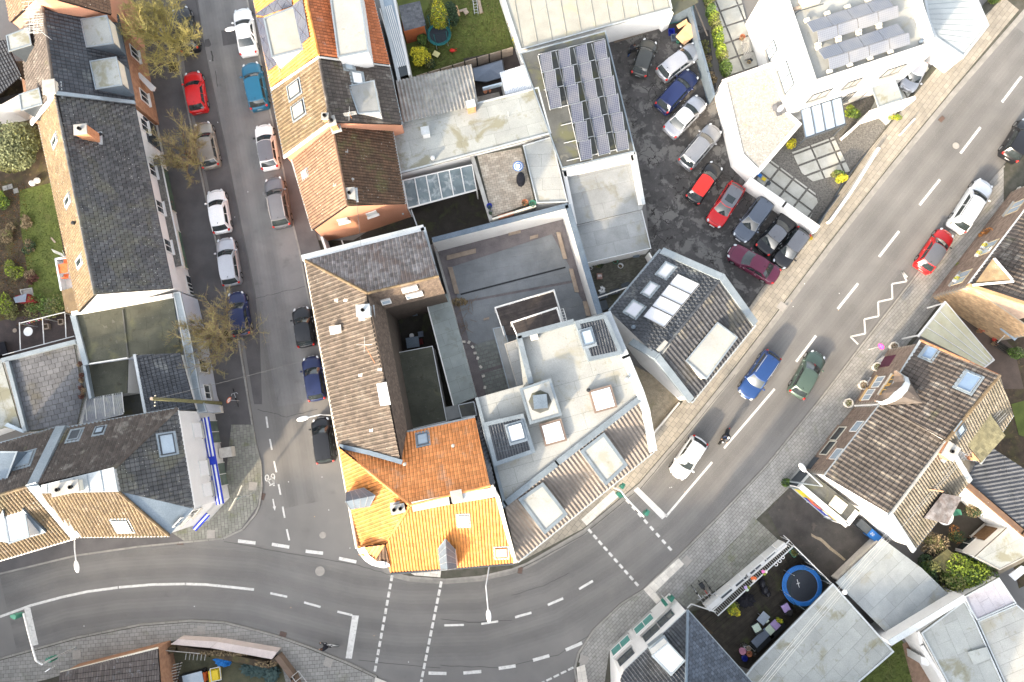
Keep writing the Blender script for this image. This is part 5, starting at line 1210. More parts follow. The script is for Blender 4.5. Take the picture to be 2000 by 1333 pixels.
tag(MB().prism(PP([(899,574),(1104,521),(1105,524),(900,577)],.09),.0).build('drain_channel',blackp),'long black drain channel across the dark paved yard','drain')
for q in ([(926,674),(966,663),(980,712),(937,725)],[(940,731),(983,718),(996,760),(950,776)]): lay(CY3,'slab',PP(q,.05),M('slab_greengrey',(.22,.235,.215),(.18,.19,.175),1,.85,.2,isl=.1),.40,.34,.035,.5,.05,cap=100,udir=P(966,663) - P(926,674),off=.02)
pls_ = ((901,497,57,9,.24,'longest pale plank lying at the top of the yard'),(886,548,9,52,.0,'upright plank at the left side of the yard'),(1005,454,24,8,.22,'plank nearest the top white wall'),(1043,463,16,6,.05,'short light offcut at the top of the yard'),(1097,480,8,52,0,'long plank along the right white wall, upper one'),(1121,548,8,46,0,'long plank along the right white wall, middle one'),(1146,603,9,28,0,'broken board at the right wall near the decks'),(950,623,11,4,.5,'tiny orange brown offcut in the middle of the yard'),(928,494,40,7,.24,'second pale plank beside the longest one'))
for i,(u,v,w_,l_,t_,lb) in enumerate(pls_):
    sk = .13 * l_ if l_ > w_ else 0; dy = -.25 * w_ if w_ > l_ else 0
    if i == 8: continue
    q = [(u - w_ / 2 - sk,v - l_ / 2 - dy / 2),(u + w_ / 2 - sk,v - l_ / 2 + dy / 2),(u + w_ / 2 + sk,v + l_ / 2 + dy / 2),(u - w_ / 2 + sk,v + l_ / 2 - dy / 2)]
    tag(MB().prism(PP(q,.16),.08).build('plank',wood),lb,'plank','planks left lying in the paved yard')
br = thing('branch_heap','heap of bent rods and dry twigs on the yard floor','debris',P(905,620,0)); mb = MB()
for i in range(26):
    c = P(900 + ru(-14,22),615 + ru(-30,30),ru(.1,.4)); a_ = ru(0,6.28); mb.tube(c,c + Vector((math.cos(a_) * ru(.4,1.2),math.sin(a_) * ru(.4,1.2),ru(-.05,.2))),.02,.015,5)
mb.build('twigs',twig_b,br)['kind'] = 'stuff'
mb = MB(); leaf_cloud(mb,P(897,590,.15),.8,.35,.12,160,.12); mb.build('dry_leaves',lf_dry,br)['kind'] = 'stuff'
for i,(u,v) in enumerate(((906,668),(916,669),(923,678),(928,690),(933,700),(939,717),(944,735),(947,757))):
    tag(MB().box(P(u,v,.1),.28,.22,.12,i * 1.1).build('loose_stone',concw),'pale loose stone beside the slab path, ' + ('topmost','second','third','fourth','fifth','sixth','seventh','lowest')[i] + ' of eight','stone','loose stones beside the slab path')
h = House('apartment_building','large flat roofed building with corrugated front slope, light wells and roof decks','building',1110,800)
mz = 8.2
top = [(1010,658),(1122,628),(1186,609),(1222,697),(1250,763),(1251,781),(985,986),(945,850),(929,778),(1022,752)]
h.walls([(1010,658,mz),(1186,609,mz),(1222,697,mz),(1252,765,mz),(1262,800,7.2),(1276,881,5.5),(1011,1097,5.5),(985,986,mz),(929,778,mz),(1022,752,mz)],wall_w,.08)
rf = h.flat(top,mz,felt_w,None,edge=None,felt=(3.2,1.3),udir=P(1120,628) - P(1010,658))
fr_,plF = h.slope([(985,986,mz + .1),(1250,781,mz + .1),(1276,881,5.6),(1011,1097,5.6)],fib_b,None)
corrugated(fr_,'corrugated_roof',[p + Vector((0,0,.03)) for p in PP([(985,986,mz + .1),(1250,781,mz + .1),(1276,881,5.6),(1011,1097,5.6)])],fib_b,.33,.05,sheets=1.3)
m2 = MB(); strip(m2,PP([(962,1000,mz + .25),(987,984,mz + .25),(1088,905,mz + .25),(1247,781,mz + .25)]),.48,.3); m2.build('eaves_gutter',zinc_m,h.o)
m2 = MB(); strip(m2,PP([(1186,612,mz + .4),(1222,697,mz + .4),(1250,765,mz + .4),(1262,802,mz),(1276,880,6.3)]),.62,.6); m2.build('parapet_coping',zinc_l,h.o)
h.gutter((1011,1098,5.5),(1277,882,5.5),zinc_l,.12)
m2 = MB(); strip(m2,PP([(931,778,mz + .3),(965,905,mz + .2),(986,985,mz + .2)]),.25,.4); strip(m2,PP([(1012,657,mz + .6),(1120,628,mz + .6)]),.4,.7); strip(m2,PP([(1014,658,mz + .6),(1037,748,mz + .6)]),.42,.7); m2.build('parapet',zinc_m,h.o)
onplane(None,'felt_patch',((P(1080,690,mz),Vector((0,0,1)))),[(1022,664),(1118,634),(1138,706),(1042,748)],.03,felt_w,rf)
bx = h.box('raised_lift_box',[(1017,761),(1074,742),(1095,810),(1036,827)],mz + .9,mz - .1,felt_w,felt_w,zinc_m,.2,.04)
MB().lathe(P(1055,785,mz + .97),[(.001,.02),(.85,.02),(.9,0)],8).build('cowl_base',felt_d,h.o); h.chimney(1055,785,mz + .97,.95,.95,.35,.1,zinc_d,cap=zinc_d,pots=0,sink=.3)
for q,zt in (([(1122,628),(1183,614),(1217,692),(1150,706)],mz + .9),([(944,826),(1022,808),(1046,884),(965,912)],mz + .9)):
    b_ = h.box('raised_light_well',q,zt,mz - .1,zinc_m,None); ring(MB(),PP(q,zt),.32,zt - .02,zt + .12).build('roof_edge',zinc_m,b_)
    p3 = offset(PP(q,zt + .03),.32); lay(b_,'tile',p3,t_black,.22,.34,.01,0,.02,'roll',.03,cap=120,udir=p3[1] - p3[0] if area2([(p.x,p.y) for p in PP(q)]) > 0 else p3[1] - p3[0])
for u,v,z,s_,l in ((1080,845,mz + .1,1.45,0),(1177,780,mz + .1,1.5,0)):
    c = P(u,v,z); o = MB().box(c,s_ + .34,s_ + .34,.30,.27,z0=0).build('dome_light_curb',M('curb_brown',(.20,.15,.12),(.16,.12,.10)),h.o); MB().add([Matrix.Translation(c + Vector((0,0,.33))) @ Matrix.Rotation(.27,4,'Z') @ Vector(p) for p in ((-s_ / 2,-s_ / 2,0),(s_ / 2,-s_ / 2,0),(s_ / 2,s_ / 2,0),(-s_ / 2,s_ / 2,0),(0,0,.18))],[(0,1,4),(1,2,4),(2,3,4),(3,0,4)]).build('dome',dome,o)
ph = (P(1147,660,mz + 1.0),Vector((0,0,1))); h.skylight(ph,1147,660,.8,1.1,glass_s,zinc_d,ang=.27); ph2 = (P(1008,845,mz + 1.0),Vector((0,0,1))); h.skylight(ph2,1008,845,1.1,1.2,dome,zinc_d,ang=.27)
for u,v in ((1148,763),(1222,742)): MB().lathe(P(u,v,mz),[(.11,0),(.1,.5),(.16,.5),(.16,.56),(.001,.6)],10).build('roof_vent',blackp if u < 1200 else alu,h.o)
MB().box(P(1043,659,mz + .1),.6,.5,.3,.27,z0=0).build('vent_box',concw,h.o)
for q in ([(1015,976),(1060,945),(1106,1004),(1064,1041)],[(1135,882),(1179,848),(1223,908),(1183,946)]):
    d = h.box('dormer',q,mz + .05,6.0,wall_w,felt_w,zinc_m,.26,.06)
p3 = PP([(968,600),(1082,567),(1105,648),(986,665)],3.0)
for q,z,l in (([(967,601),(1082,567),(1107,650),(985,655)],2.9,'lower roof deck of dark boards with white rail'),([(999,630),(1088,601),(1100,640),(1012,660)],5.5,'upper roof deck of dark boards with white rail')):
    dk = thing('roof_deck',l,'deck',P(*q[0],z)); b_ = MB().prism(PP(q,z),z - .2).build('deck_base',woodd,dk)
    lay(dk,'deck_board',[p + Vector((0,0,.01)) for p in PP(q,z)],deck,3.4,.145,.012,.5,.03,cap=80,udir=P(*q[1]) - P(*q[0]),off=.012)
    rail = MB(); pr = PP([(q[3][0],q[3][1]),q[0],q[1],(q[2][0],q[2][1])],z + 1.0); pr2 = [p - Vector((0,0,.5)) for p in pr]
    rail.path(pr,.055,5); rail.path(pr2,.03,4); rail.build('railing',framew,dk)
    for a_,b__ in zip(pr,pr[1:]):
        n_ = max(2,int((b__ - a_).length / 1.2))
        for i in range(n_ + 1): p_ = a_.lerp(b__,i / n_); MB().tube(p_,p_ - Vector((0,0,1.0)),.025,.025,4).build('baluster',framew,dk)
    for u,v in q[:2]: c = P(u,v,z); MB().tube(c,Vector((c.x,c.y,0)),.07,.07,6).build('post',framew,dk)
h.flat([(962,642),(983,637),(1020,753),(994,761)],3.0,felt_g,wall_w,edge=zinc,ew=.08,eh=.04,felt=None,name='side_roof',wname='side_wall')
h.flat([(985,672),(1011,663),(1035,748),(1010,757)],5.2,felt_g,wall_w,edge=conc,ew=.08,eh=.04,felt=(2,1),name='side_roof',wname='side_wall')
dk = thing('spiral_ladder','white ladder cage beside the roof decks','ladder',P(1100,615,0))
for x in (0,1): MB().tube(P(1091 + x * 9,606 - x * 3,5.2),P(1100 + x * 8,632 - x * 2,5.0),.04,.04,4).build('side_rail',framew,dk)
for i in range(6): a_ = lerp2((1091,606),(1100,632),i / 5); b_ = lerp2((1100,603),(1108,630),i / 5); MB().tube(P(*a_,5.15),P(*b_,5.1),.02,.02,4).build('rung',framew,dk)
for u,v in ((1091,606),(1108,630)): c = P(u,v,5.1); MB().tube(c,Vector((c.x,c.y,0)),.04,.04,5).build('side_rail',framew,dk)
# ------------------------------------------------------------------ corner block: brown wings and orange hip roof
h = House('apartment_building','long brown tiled wing with a grey tiled north slope around a dark courtyard','building',700,680)
h.walls([(597,509,6.6),(662,873,6.6),(783,903,9.4),(795,838,7.4),(752,603,7.4),(869,573,7.4),(855,542,9.4),(826,449,6.6)],M('wall_shingle_brown',(.10,.078,.062),(.075,.06,.048),3,.85,.3,14),.12)
r1,pW = h.slope([(596,508,6.7),(661,874,6.7),(783,904,9.6),(718,573,9.6)],t_taupe,.34,.40,cap=200)
r2,pN = h.slope([(596,508,6.7),(718,573,9.6),(856,540,9.6),(826,448,6.7)],M('tile_pale_grey',(.23,.215,.21),(.14,.12,.11),2.2,.75,.15,22,isl=.3,stains=[(.5,.52,.62,(.14,.105,.09),.8)]),.32,.38,cap=100)
h.slope([(718,573,9.6),(752,603,7.4),(869,573,7.4),(856,540,9.6)],M('tile_shingle_brown',(.14,.105,.08),(.10,.075,.058),3,.85,.3,14,isl=.2),.18,.16,prof='flat',cap=0,lip=.015)
h.slope([(718,573,9.6),(783,904,9.6),(795,838,7.4),(752,603,7.4)],M('tile_shingle_brown',(.14,.105,.08),(.10,.075,.058)),.18,.16,prof='flat',cap=0,lip=.015)
h.ridge([(597,509,6.75),(718,573,9.65)],t_tan,.14); h.ridge([(718,573,9.65),(856,540,9.65)],t_tan,.12)
h.gutter((596,508,6.7),(661,874,6.7),wall_c,.12)
m2 = MB(); strip(m2,PP([(591,504,6.85),(826,445,6.85)]),.5,.3); strip(m2,PP([(826,446,6.85),(846,520,6.85),(862,572,6.85)]),.42,.3); m2.build('parapet_gutter',zinc_l,h.o)
h.chimney(715,611,9.4,.95,.8,1.1,.1,zinc_l,cap=zinc_l,pots=1); h.box('flat_vent',[(738,752),(753,749),(761,789),(745,791)],9.9,9.2,wall_w,plast); h.box('flat_vent',[(645,640),(664,637),(665,649),(647,652)],8.2,7.4,wall_w,concw)
for u,v in ((675,587),(657,588),(725,841),(704,733),(742,722)): onplane(h,'vent_tile',pW,[(u - 3,v - 3),(u + 4,v - 4),(u + 4,v + 3),(u - 3,v + 3)],.06,concw)
plc = plane_of(PP([(718,573,9.6),(752,603,7.4),(869,573,7.4),(856,540,9.6)]))
for u,v,w_ in ((800,563,1.2),(809,575,1.3),(754,588,.7)): h.skylight(plc,u,v,w_,.5,glass_s,framew,flash=False)
a = thing('roof_aerial','thin white aerial on the ridge of the long brown roof','aerial',P(712,672,9.5)); b0 = P(739,722,8.6); b1 = P(712,674,11.2); MB().tube(b0,b1,.03,.02).build('mast',chim,a); mb = MB()
for i in range(4): a_ = i * 1.57; mb.tube(b1,b1 + Vector((math.cos(a_) * .6,math.sin(a_) * .6,.1)),.014,.01,4)
mb.build('element',alu,a)
h.flat([(765,691),(845,676),(873,823),(795,841)],3.0,felt_o,wall_w,edge=alu,ew=.05,eh=.05,felt=(2.4,1.0),name='annex_roof',wname='annex_wall')
h.flat([(832,588),(873,574),(890,622),(931,775),(886,794)],2.7,M('felt_green_grey',(.24,.27,.26),(.20,.225,.22),.8,.85,.2,isl=.08,stains=[(1,.56,.68,(.15,.16,.14),.5)]),wall_w,edge=None,felt=(2.0,1.05),udir=P(873,574) - P(832,588),name='annex_roof',wname='annex_wall')
m2 = MB(); strip(m2,PP([(832,588,2.8),(886,794,2.8)]),.09,.15); m2.build('roof_edge',framew,h.o)
h.flat([(869,796),(893,791),(900,815),(872,823)],2.9,felt_g,wall_w,edge=None,name='annex_roof',wname='annex_wall'); h.flat([(894,791),(926,784),(932,812),(901,817)],2.9,felt_d,wall_w,edge=zinc_l,ew=.08,eh=.04,name='annex_roof',wname='annex_wall')
tb = thing('patio_table','blue grey table in the dark inner courtyard','table',P(806,669,0)); MB().box(P(806,669,.72),1.15,.95,.04,.15).build('tabletop',zinc_d,tb)
for sx in (-.45,.45):
    for sy in (-.35,.35): c = P(806,669,.7) + Vector((sx,sy,0)); MB().tube(c,c - Vector((0,0,.7)),.02,.02,5).build('leg',framed,tb)
for i,(u,v,m,l) in enumerate(((804,656,plast,'round white stool above the courtyard table'),(822,653,tarp,'grey chair right of the courtyard table'),(810,612,zinc_d,'blue grey crate near the top of the dark courtyard'),(821,668,M('maroon',(.12,.02,.02),(.1,.02,.02)),'maroon chair beside the courtyard table'))):
    st = thing('stool' if i == 0 else 'garden_chair' if i != 2 else 'storage_box',l,'stool' if i == 0 else 'chair' if i != 2 else 'box',P(u,v,0))
    if i == 0: MB().lathe(P(u,v,.4),[(.001,.06),(.2,.05),(.22,0),(.001,0)],14).build('seat',m,st); MB().tube(P(u,v,0),P(u,v,.4),.08,.06).build('leg',m,st)
    else: MB().box(P(u,v,.4),.5,.5,.06,.2).build('seat',m,st); MB().box(P(u,v,.4) + Vector((.22,0,.25)),.05,.48,.5,.2).build('backrest' if i != 2 else 'lid',m,st); MB().box(P(u,v,.2),.4,.4,.38,.2).build('base',framed,st)
for i,(u,v,m) in enumerate(((820,591,yel_p),(830,596,lf_lime),(812,594,yel_p),(833,601,yel_p),(826,596,grn_p))):
    c = P(u,v,.4); o_ = MB().lathe(c,[(.001,-.38),(.12,-.38),(.2,0),(.17,.02),(.001,-.05)],12).build('garden_pot',m); tag(o_,('yellow round tub, topmost in the courtyard corner','lime green tub in the courtyard corner','yellow tub left of the topmost one','small yellow tub at the felt roof edge','dark green tub between the yellow ones')[i],'pot')
# orange part
h = House('corner_house','bright orange hip roofed corner house with zinc dormers at the junction','house',830,990)
h.walls([(662,875,6.9),(697,1070,6.9),(752,1078,6.9),(763,1119,6.9),(1003,1099,6.9),(972,972,10),(957,948,10.5),(928,818,6.9),(783,849,6.9)],wall_w,.12)
r1,pN = h.slope([(662,874,7.0),(783,848.5,7.0),(928,817,7.0),(957,948,10.8),(800,986,10.8)],t_or,.28,.36,cap=150)
r2,pW = h.slope([(662,874,7.0),(800,986,10.8),(746,1072,7.3),(697,1070,7.0)],t_or2,.28,.30,prof='pan',cap=80)
r3,pS = h.slope([(800,988,10.7),(972,972,10.7),(1004,1099,7.0),(763,1120,7.0),(748,1074,7.8)],t_or2,.24,.34,cap=70)
h.ridge([(662,874,7.05),(800,986,10.85)],t_or); h.ridge([(800,988,10.85),(748,1072,7.7)],t_or2); h.ridge([(800,987,10.85),(957,949,10.85)],t_or)
m2 = MB(); strip(m2,PP([(808,990,10.95),(880,976,10.95),(966,962,10.95)]),.7,.35); m2.build('firewall',M('wall_stained',(.62,.60,.56),(.45,.46,.46),.8,.8),h.o)
h.chimney(893,967,10.4,.75,.7,.6,.2,t_red,cap=conc,pots=0); h.chimney(780,992,10.0,.95,.55,.75,.2,t_rust,cap=conc,pots=2)
h.gutter((662,876,6.9),(697,1072,6.9),wall_c,.12); h.gutter((763,1121,6.9),(1004,1101,6.9),framed,.11); h.gutter((783,847,6.9),(928,815,6.9),zinc_l,.12)
m2 = MB(); strip(m2,PP([(663,872,7.15),(722,885,8.4),(784,903,9.9)]),.35,.2); m2.build('valley',zinc_d,h.o)
corrugated(h.o,'corrugated_verge',PP([(929,816,6.9),(937,815,6.7),(965,947,9.9),(957,949,10.6)]),fib_k,.3,.04)
m2 = MB(); strip(m2,PP([(960,950,10.9),(972,972,10.9),(1006,1099,7.1)]),.3,.2); m2.build('verge',concw,h.o)
h.skylight(pN,826,859,.8,1.0,glass_s,zinc_d); h.skylight(pS,905,1016,.7,.9,M('blind_pale',(.36,.34,.30),(.3,.28,.25)),framew); h.skylight(pS,979,1079,.85,.9,concw,t_or)
for u,v in ((791,907),(885,871)): MB().lathe(RP(u,v,pN),[(.15,0),(.13,.35),(.001,.4)],10).build('roof_vent',wall_c,h.o)
def zdormer(q_l,q_r,ridge_a,ridge_b,zr,ze,name='dormer',seams=4):
    ra,rb = P(*ridge_a,zr),P(*ridge_b,zr); l0,l1,r0,r1_ = P(*q_l[0],ze),P(*q_l[1],ze),P(*q_r[0],ze),P(*q_r[1],ze)
    mb = MB(); mb.add([ra,rb,l1,l0],[(0,1,2,3)],0); mb.add([ra,rb,r1_,r0],[(0,3,2,1)],0)
    dn = Vector((0,0,-1.6)); mb.add([l0,l1,l1 + dn,l0 + dn],[(0,1,2,3)],1); mb.add([r0,r1_,r1_ + dn,r0 + dn],[(3,2,1,0)],1); mb.add([ra,l0,r0,l0 + dn,r0 + dn],[(0,1,2),(1,3,4,2)],1)
    o = mb.build(name,[zinc_d,concw],h.o)
    for i in range(seams + 1):
        t = i / seams
        for a_,b_ in ((l0,l1),(r0,r1_)): MB().tube(ra.lerp(rb,t) + Vector((0,0,.03)),a_.lerp(b_,t) + Vector((0,0,.03)),.03,.03,4).build('standing_seam',zinc,o)
    return o
zdormer(((676,962),(710,953)),((684,996),(722,990)),(675,980),(733,968),9.6,8.5)
zdormer(((860,1114),(855,1073)),((892,1110),(889,1074)),(874,1113),(870,1053),9.6,8.5)
# turreted bay with stepped zinc
b_ = h.box('corner_bay',[(708,1078),(752,1070),(757,1100),(700,1084)],7.6,6.9,t_or)
cpt = [(697,1073),(703,1084),(712,1095),(725,1104),(738,1108),(750,1110),(762,1107)]
ip = [(712,1068),(716,1076),(722,1086),(731,1093),(742,1096),(752,1098),(759,1098)]
for i in range(6):
    zt = 7.5 + (.0 if i % 2 else .22); a0_,a1_ = cpt[i],cpt[i + 1]; MB().prism([P(*a0_,zt),P(*a1_,zt),P(*ip[i + 1],zt + .2),P(*ip[i],zt + .2)],bottom=[P(a0_[0] * .5 + ip[i][0] * .5,a0_[1] * .5 + ip[i][1] * .5,6.2),P(a1_[0] * .5 + ip[i + 1][0] * .5,a1_[1] * .5 + ip[i + 1][1] * .5,6.2),P(*ip[i + 1],6.2),P(*ip[i],6.2)]).build('zinc_step',zinc_l,h.o)
h.slope([(711,1069,7.9),(752,1064,8.6),(733,1094,7.7)],t_or,.28,.3,cap=0); h.slope([(752,1064,8.6),(761,1100,7.6),(733,1095,7.7)],t_rust,.28,.3,cap=0)
# ------------------------------------------------------------------ dark solar house by the road
h = House('detached_house','dark tiled house with four white solar collectors beside the main road','house',1330,640)
h.walls([(1292,489,4.5),(1192,608,4.5),(1284,697,8.4),(1351,784,4.5),(1473,634,4.5),(1405,548,8.4)],wall_w,.12)
r1,pN = h.slope([(1292,489,4.6),(1191,608,4.6),(1284,697,8.6),(1406,547,8.6)],t_black,.34,.36,cap=170,stag=.5)
r2,pS = h.slope([(1284,697,8.6),(1351,785,4.6),(1474,634,4.6),(1406,547,8.6)],M('tile_charcoal_worn',(.075,.075,.078),(.055,.055,.058),1.4,.6,.15,isl=.24,stains=[(.5,.52,.64,(.19,.17,.13),.7)]),.34,.36,cap=130)
h.ridge([(1284,697,8.65),(1406,547,8.65)],t_black)
for q in ([(1294,490,4.95),(1411,541,8.95),(1475,631,4.95)],[(1234,668,6.4),(1284,696,8.95),(1350,781,4.95)]): m2 = MB(); strip(m2,PP(q),.58,.5); m2.build('verge_coping',zinc,h.o)
h.gutter((1290,488,4.5),(1190,608,4.5),zinc,.13); h.gutter((1351,787,4.5),(1476,635,4.5),zinc_l,.1)
for u,v,a,b in ((1302,530,1.15,.9),(1271,567,1.05,.7),(1240,606,1.1,1.15)): h.skylight(pN,u,v,a,b,M('blind_white',(.62,.62,.66),(.58,.58,.62)),zinc_l)
A0,A1,B0,B1_ = (1325,537),(1368,557),(1257,621),(1298,642)
for i in range(4):
    t0,t1 = i / 4 + .004,(i + 1) / 4 - .004
    o_ = onplane(h,'solar_collector',pN,[lerp2(A0,B0,t0),lerp2(A1,B1_,t0),lerp2(A1,B1_,t1),lerp2(A0,B0,t1)],.07,sol_w,off=.08)
    p = [RP(u,v,pN) + pN[1] * .19 for u,v in (lerp2(A0,B0,t0),lerp2(A1,B1_,t0),lerp2(A1,B1_,t1),lerp2(A0,B0,t1))]; MB().path(p + [p[0]],.03,4).build('frame',framed,o_)
d = h.box('dormer',[(1401,632),(1438,660),(1379,739),(1341,705)],7.0,5.4,wall_c,felt_w,zinc,.12,.06)
MB().lathe(RP(1236,640,pN),[(.16,0),(.13,.3),(.18,.32),(.001,.42)],10).build('roof_vent',zinc_d,h.o); onplane(h,'chimney_plate',pS,[(1298,664),(1308,672),(1293,692),(1281,683)],.1,conc)
m2 = MB(); strip(m2,PP([(1275,849,.55),(1327,787,.55)]),.16,.55,zb=0); tag(m2.build('low_wall',concw),'low white kerb wall between the gravel triangle and the pavement','wall')
# small sett yard: pots etc
y = thing('fence','white rail fence across the lower end of the small sett yard','fence',P(1195,580,0)); MB().tube(P(1167,582,1.2),P(1227,561,1.2),.06,.06,5).build('rail',framew,y)
for u,v in ((1167,582),(1187,575),(1207,568),(1226,561)): c = P(u,v,1.2); MB().tube(c,Vector((c.x,c.y,0)),.04,.04,5).build('post',framew,y)
for u,v,w_,l_,l in ((1176,579,1.0,.5,'dark bench nearest the white bag'),(1201,570,.9,.45,'dark bench in the middle of the yard rail'),(1222,557,.8,.4,'dark bench by the gutter of the solar house'),(1178,597,.8,.9,'dark planter below the yard rail')):
    b = thing('bench',l,'bench',P(u,v,0)); MB().box(P(u,v,.42),w_,l_,.06,.3).build('seat',framed,b); MB().box(P(u,v,.2),w_ * .8,l_ * .6,.36,.3).build('base',framed,b)
st = thing('stool','pinkish square stool with white marks in the sett yard','stool',P(1171,540,0)); c = P(1171,540,.45); MB().box(c,.5,.55,.12,.05).build('seat',M('pink_brown',(.30,.18,.15),(.25,.15,.12)),st); MB().box(P(1171,540,.2),.4,.42,.38,.05).build('base',framed,st)
for x in (-.13,0,.13): MB().box(c + Vector((x,0,.07)),.05,.2,.01,0).build('mark',plast,st)
MB().box(c + Vector((0,.1,.07)),.3,.05,.01,0).build('mark',plast,st)
bg_ = MB(); leaf_cloud(bg_,P(1176,568,.25),.22,.35,.2,60,.14); o = bg_.build('plastic_bag',plast); tag(o,'crumpled white bag in the sett yard','bag')
for u,v,r,m,l in ((1201,512,.26,grn_p,'round green tub in the sett yard'),(1211,521,.26,alu,'round metal ringed tub below the green one'),(1153,525,.18,alu,'small round pot at the left edge of the sett yard'),(1212,503,.18,red_p,'small pot with red flower under the garage edge'),(1198,503,.2,plast,'white pot under the garage roof edge')):
    o = thing('flower_pot',l,'pot',P(u,v,0)); MB().lathe(P(u,v,0.03),[(.001,0),(r * .8,0),(r,.4),(r * .86,.42),(r * .8,.3),(.001,.3)],16).build('pot',m,o); MB().lathe(P(u,v,.33),[(.001,.01),(r * .78,.01),(r * .78,0)],14).build('soil',soil,o)
o = thing('side_table','grey square table with a light on it by the red canister','table',P(1242,497,0)); MB().box(P(1242,497,.6),.6,.6,.05,.1).build('tabletop',zinc_d,o); MB().box(P(1242,497,.3),.5,.5,.55,.1).build('base',framed,o); MB().ell(P(1242,495,.68),.07,.07,.06).build('lantern',plast,o)
o = thing('gas_canister','red canister beside the grey table','canister',P(1252,492,0)); MB().lathe(P(1252,492,.03),[(.001,0),(.15,0),(.16,.4),(.08,.5),(.001,.52)],12).build('body',red_p,o)
shrub('weed_bed','sparse weeds with a yellow toy along the left garage wall',1168,515,.8,.35,[lf_dark,lf_olive],260,.03,.07,'weeds',5,stretch=(1.6,.5))
m2 = MB(); strip(m2,PP([(1268,494,1.8),(1276,510,1.8),(1280,498,1.8)]),.12,1.7,zb=0); tag(m2.build('gate_panel',framew),'white gate panel at the right corner of the sett yard','gate')
# ------------------------------------------------------------------ white villa
h = House('villa','white modern villa with gravel covered low roof and rooftop solar panels','villa',1600,150)
gz = 2.9
low = [(1410,157),(1508,122),(1542,222),(1566,243),(1481,341),(1445,305)]
h.flat(low,gz,gravel_w,wall_w,edge=wall_w,ew=.35,eh=.08,name='low_roof',wname='low_wall')
up = [(1504,-40),(1579,183),(1826,102),(1780,-40)]
h.flat(up,7.0,felt_w,wall_w,edge=wall_w,ew=.8,eh=.45)
pW,pS = None,None
for i,pl in enumerate(h.planes):
    if i >= 6 and pl[1].x < -.8: pW = i
    if i >= 6 and pl[1].y < -.8: pS = i
for u,v,w_,hh_ in ((1536,152,2.2,2.0),(1508,98,1.0,1.9)): h.win(pW,u,v,w_,hh_,framed,glass_s,bars=1)
for u,v,w_,hh_ in ((1600,186,1.8,1.4),(1664,163,1.3,1.3),(1744,138,1.8,1.4),(1655,190,.8,1.8)): h.win(pS,u,v,w_,hh_,framed,M('blind_pale',(.36,.34,.30),(.3,.28,.25)),bars=1)
for r in range(2):
    o_ = ((1578,43),(1600,96))[r]
    for k in range(4):
        for s_ in (0,1):
            a_ = (o_[0] + k * 39.5 + s_ * 11 + 0,o_[1] - k * 12.8 + s_ * 21); q = [a_,(a_[0] + 38.3,a_[1] - 12.4),(a_[0] + 38.3 + 10.4,a_[1] - 12.4 + 20),(a_[0] + 10.4,a_[1] + 20)]
            za,zb = (7.45,7.8) if s_ == 0 else (7.8,7.4)
            p3 = [P(*q[0],za),P(*q[1],za),P(*q[2],zb),P(*q[3],zb)]; e = (p3[1] - p3[0]); W_ = e.length; e.normalize(); n_ = (p3[1] - p3[0]).cross(p3[3] - p3[0]).normalized(); n_ = n_ if n_.z > 0 else -n_; f = n_.cross(e); L_ = abs((p3[3] - p3[0]).dot(f)); oo = p3[3] if (p3[3] - p3[0]).dot(f) < 0 else p3[0]
            B = Matrix(((e.x,f.x,n_.x,oo.x),(e.y,f.y,n_.y,oo.y),(e.z,f.z,n_.z,oo.z),(0,0,0,1)))
            me_ = mesh('solar_panel',[(0,0,0),(W_,0,0),(W_,L_,0),(0,L_,0),(0,0,-.04),(W_,0,-.04),(W_,L_,-.04),(0,L_,-.04)],[(0,1,2,3),(4,5,1,0),(5,6,2,1),(6,7,3,2),(7,4,0,3)],cellv)
            so_ = link('solar_panel',me_,h.o,B); pp = [B @ Vector(x) for x in ((0,0,.02),(W_,0,.02),(W_,L_,.02),(0,L_,.02),(0,0,.02))]; MB().path(pp,.028,4).build('frame',alu,so_)
        for s_ in (-1,44): c = P(o_[0] + k * 39.5 + (20 if s_ > 0 else -2),o_[1] - k * 12.8 + s_ + (0 if s_ > 0 else -2),7.25); MB().box(c,.4,.32,.3,.3).build('ballast_block',wall_c,h.o)
mb = MB(); mb.path([P(1545,34,7.2),P(1560,22,7.3),P(1580,16,7.2),P(1608,8,7.2)],.05,6); mb.build('roof_cable',framed,h.o)
MB().box(P(1572,12,7.15),2.2,.25,.2,.32).build('timber',wood,h.o); MB().box(P(1580,3,7.2),1.6,.8,.5,.32).build('roof_box',wall_c,h.o)
MB().lathe(P(1797,83,7.1),[(.16,0),(.16,.3),(.001,.35)],12).build('roof_drain',zinc_d,h.o)
o = thing('satellite_dish','satellite dish standing on dark slabs on the gravel roof','satellite dish',P(1522,212,gz))
for i,(u,v) in enumerate(((1514,211),(1521,221),(1530,216),(1523,206))): MB().box(P(u,v,gz + .1),.5,.5,.06,.3).build('slab',terr,o)
MB().tube(P(1522,213,gz + .1),P(1522,213,gz + .9),.04,.04).build('mast',alu,o); MB().lathe(P(1523,211,gz + 1.1),[(.001,0),(.2,.03),(.38,.1)],16,M_=Matrix.Rotation(1.0,4,'X') @ Matrix.Rotation(.4,4,'Y')).build('dish',alu,o)
h.flat([(1797,-40),(1903,-14),(1931,51),(1881,115),(1826,77),(1812,45)],3.0,M('felt_blue_grey',(.40,.43,.43),(.35,.375,.38),.6,.9,.15),wall_w,edge=zinc_l,ew=.22,eh=.12,name='garage_roof',wname='garage_wall')
for i in range(9): a_ = lerp2((1800,0),(1826,75),i / 8); b_ = lerp2((1905,-10),(1900,88),i / 8); MB().tube(P(*a_,3.02),P(*b_,3.02),.012,.012,4).build('felt_seam',zinc,h.o)
g = thing('glass_canopy','dark framed glass canopy over the villa terrace','canopy',P(1605,240,0))
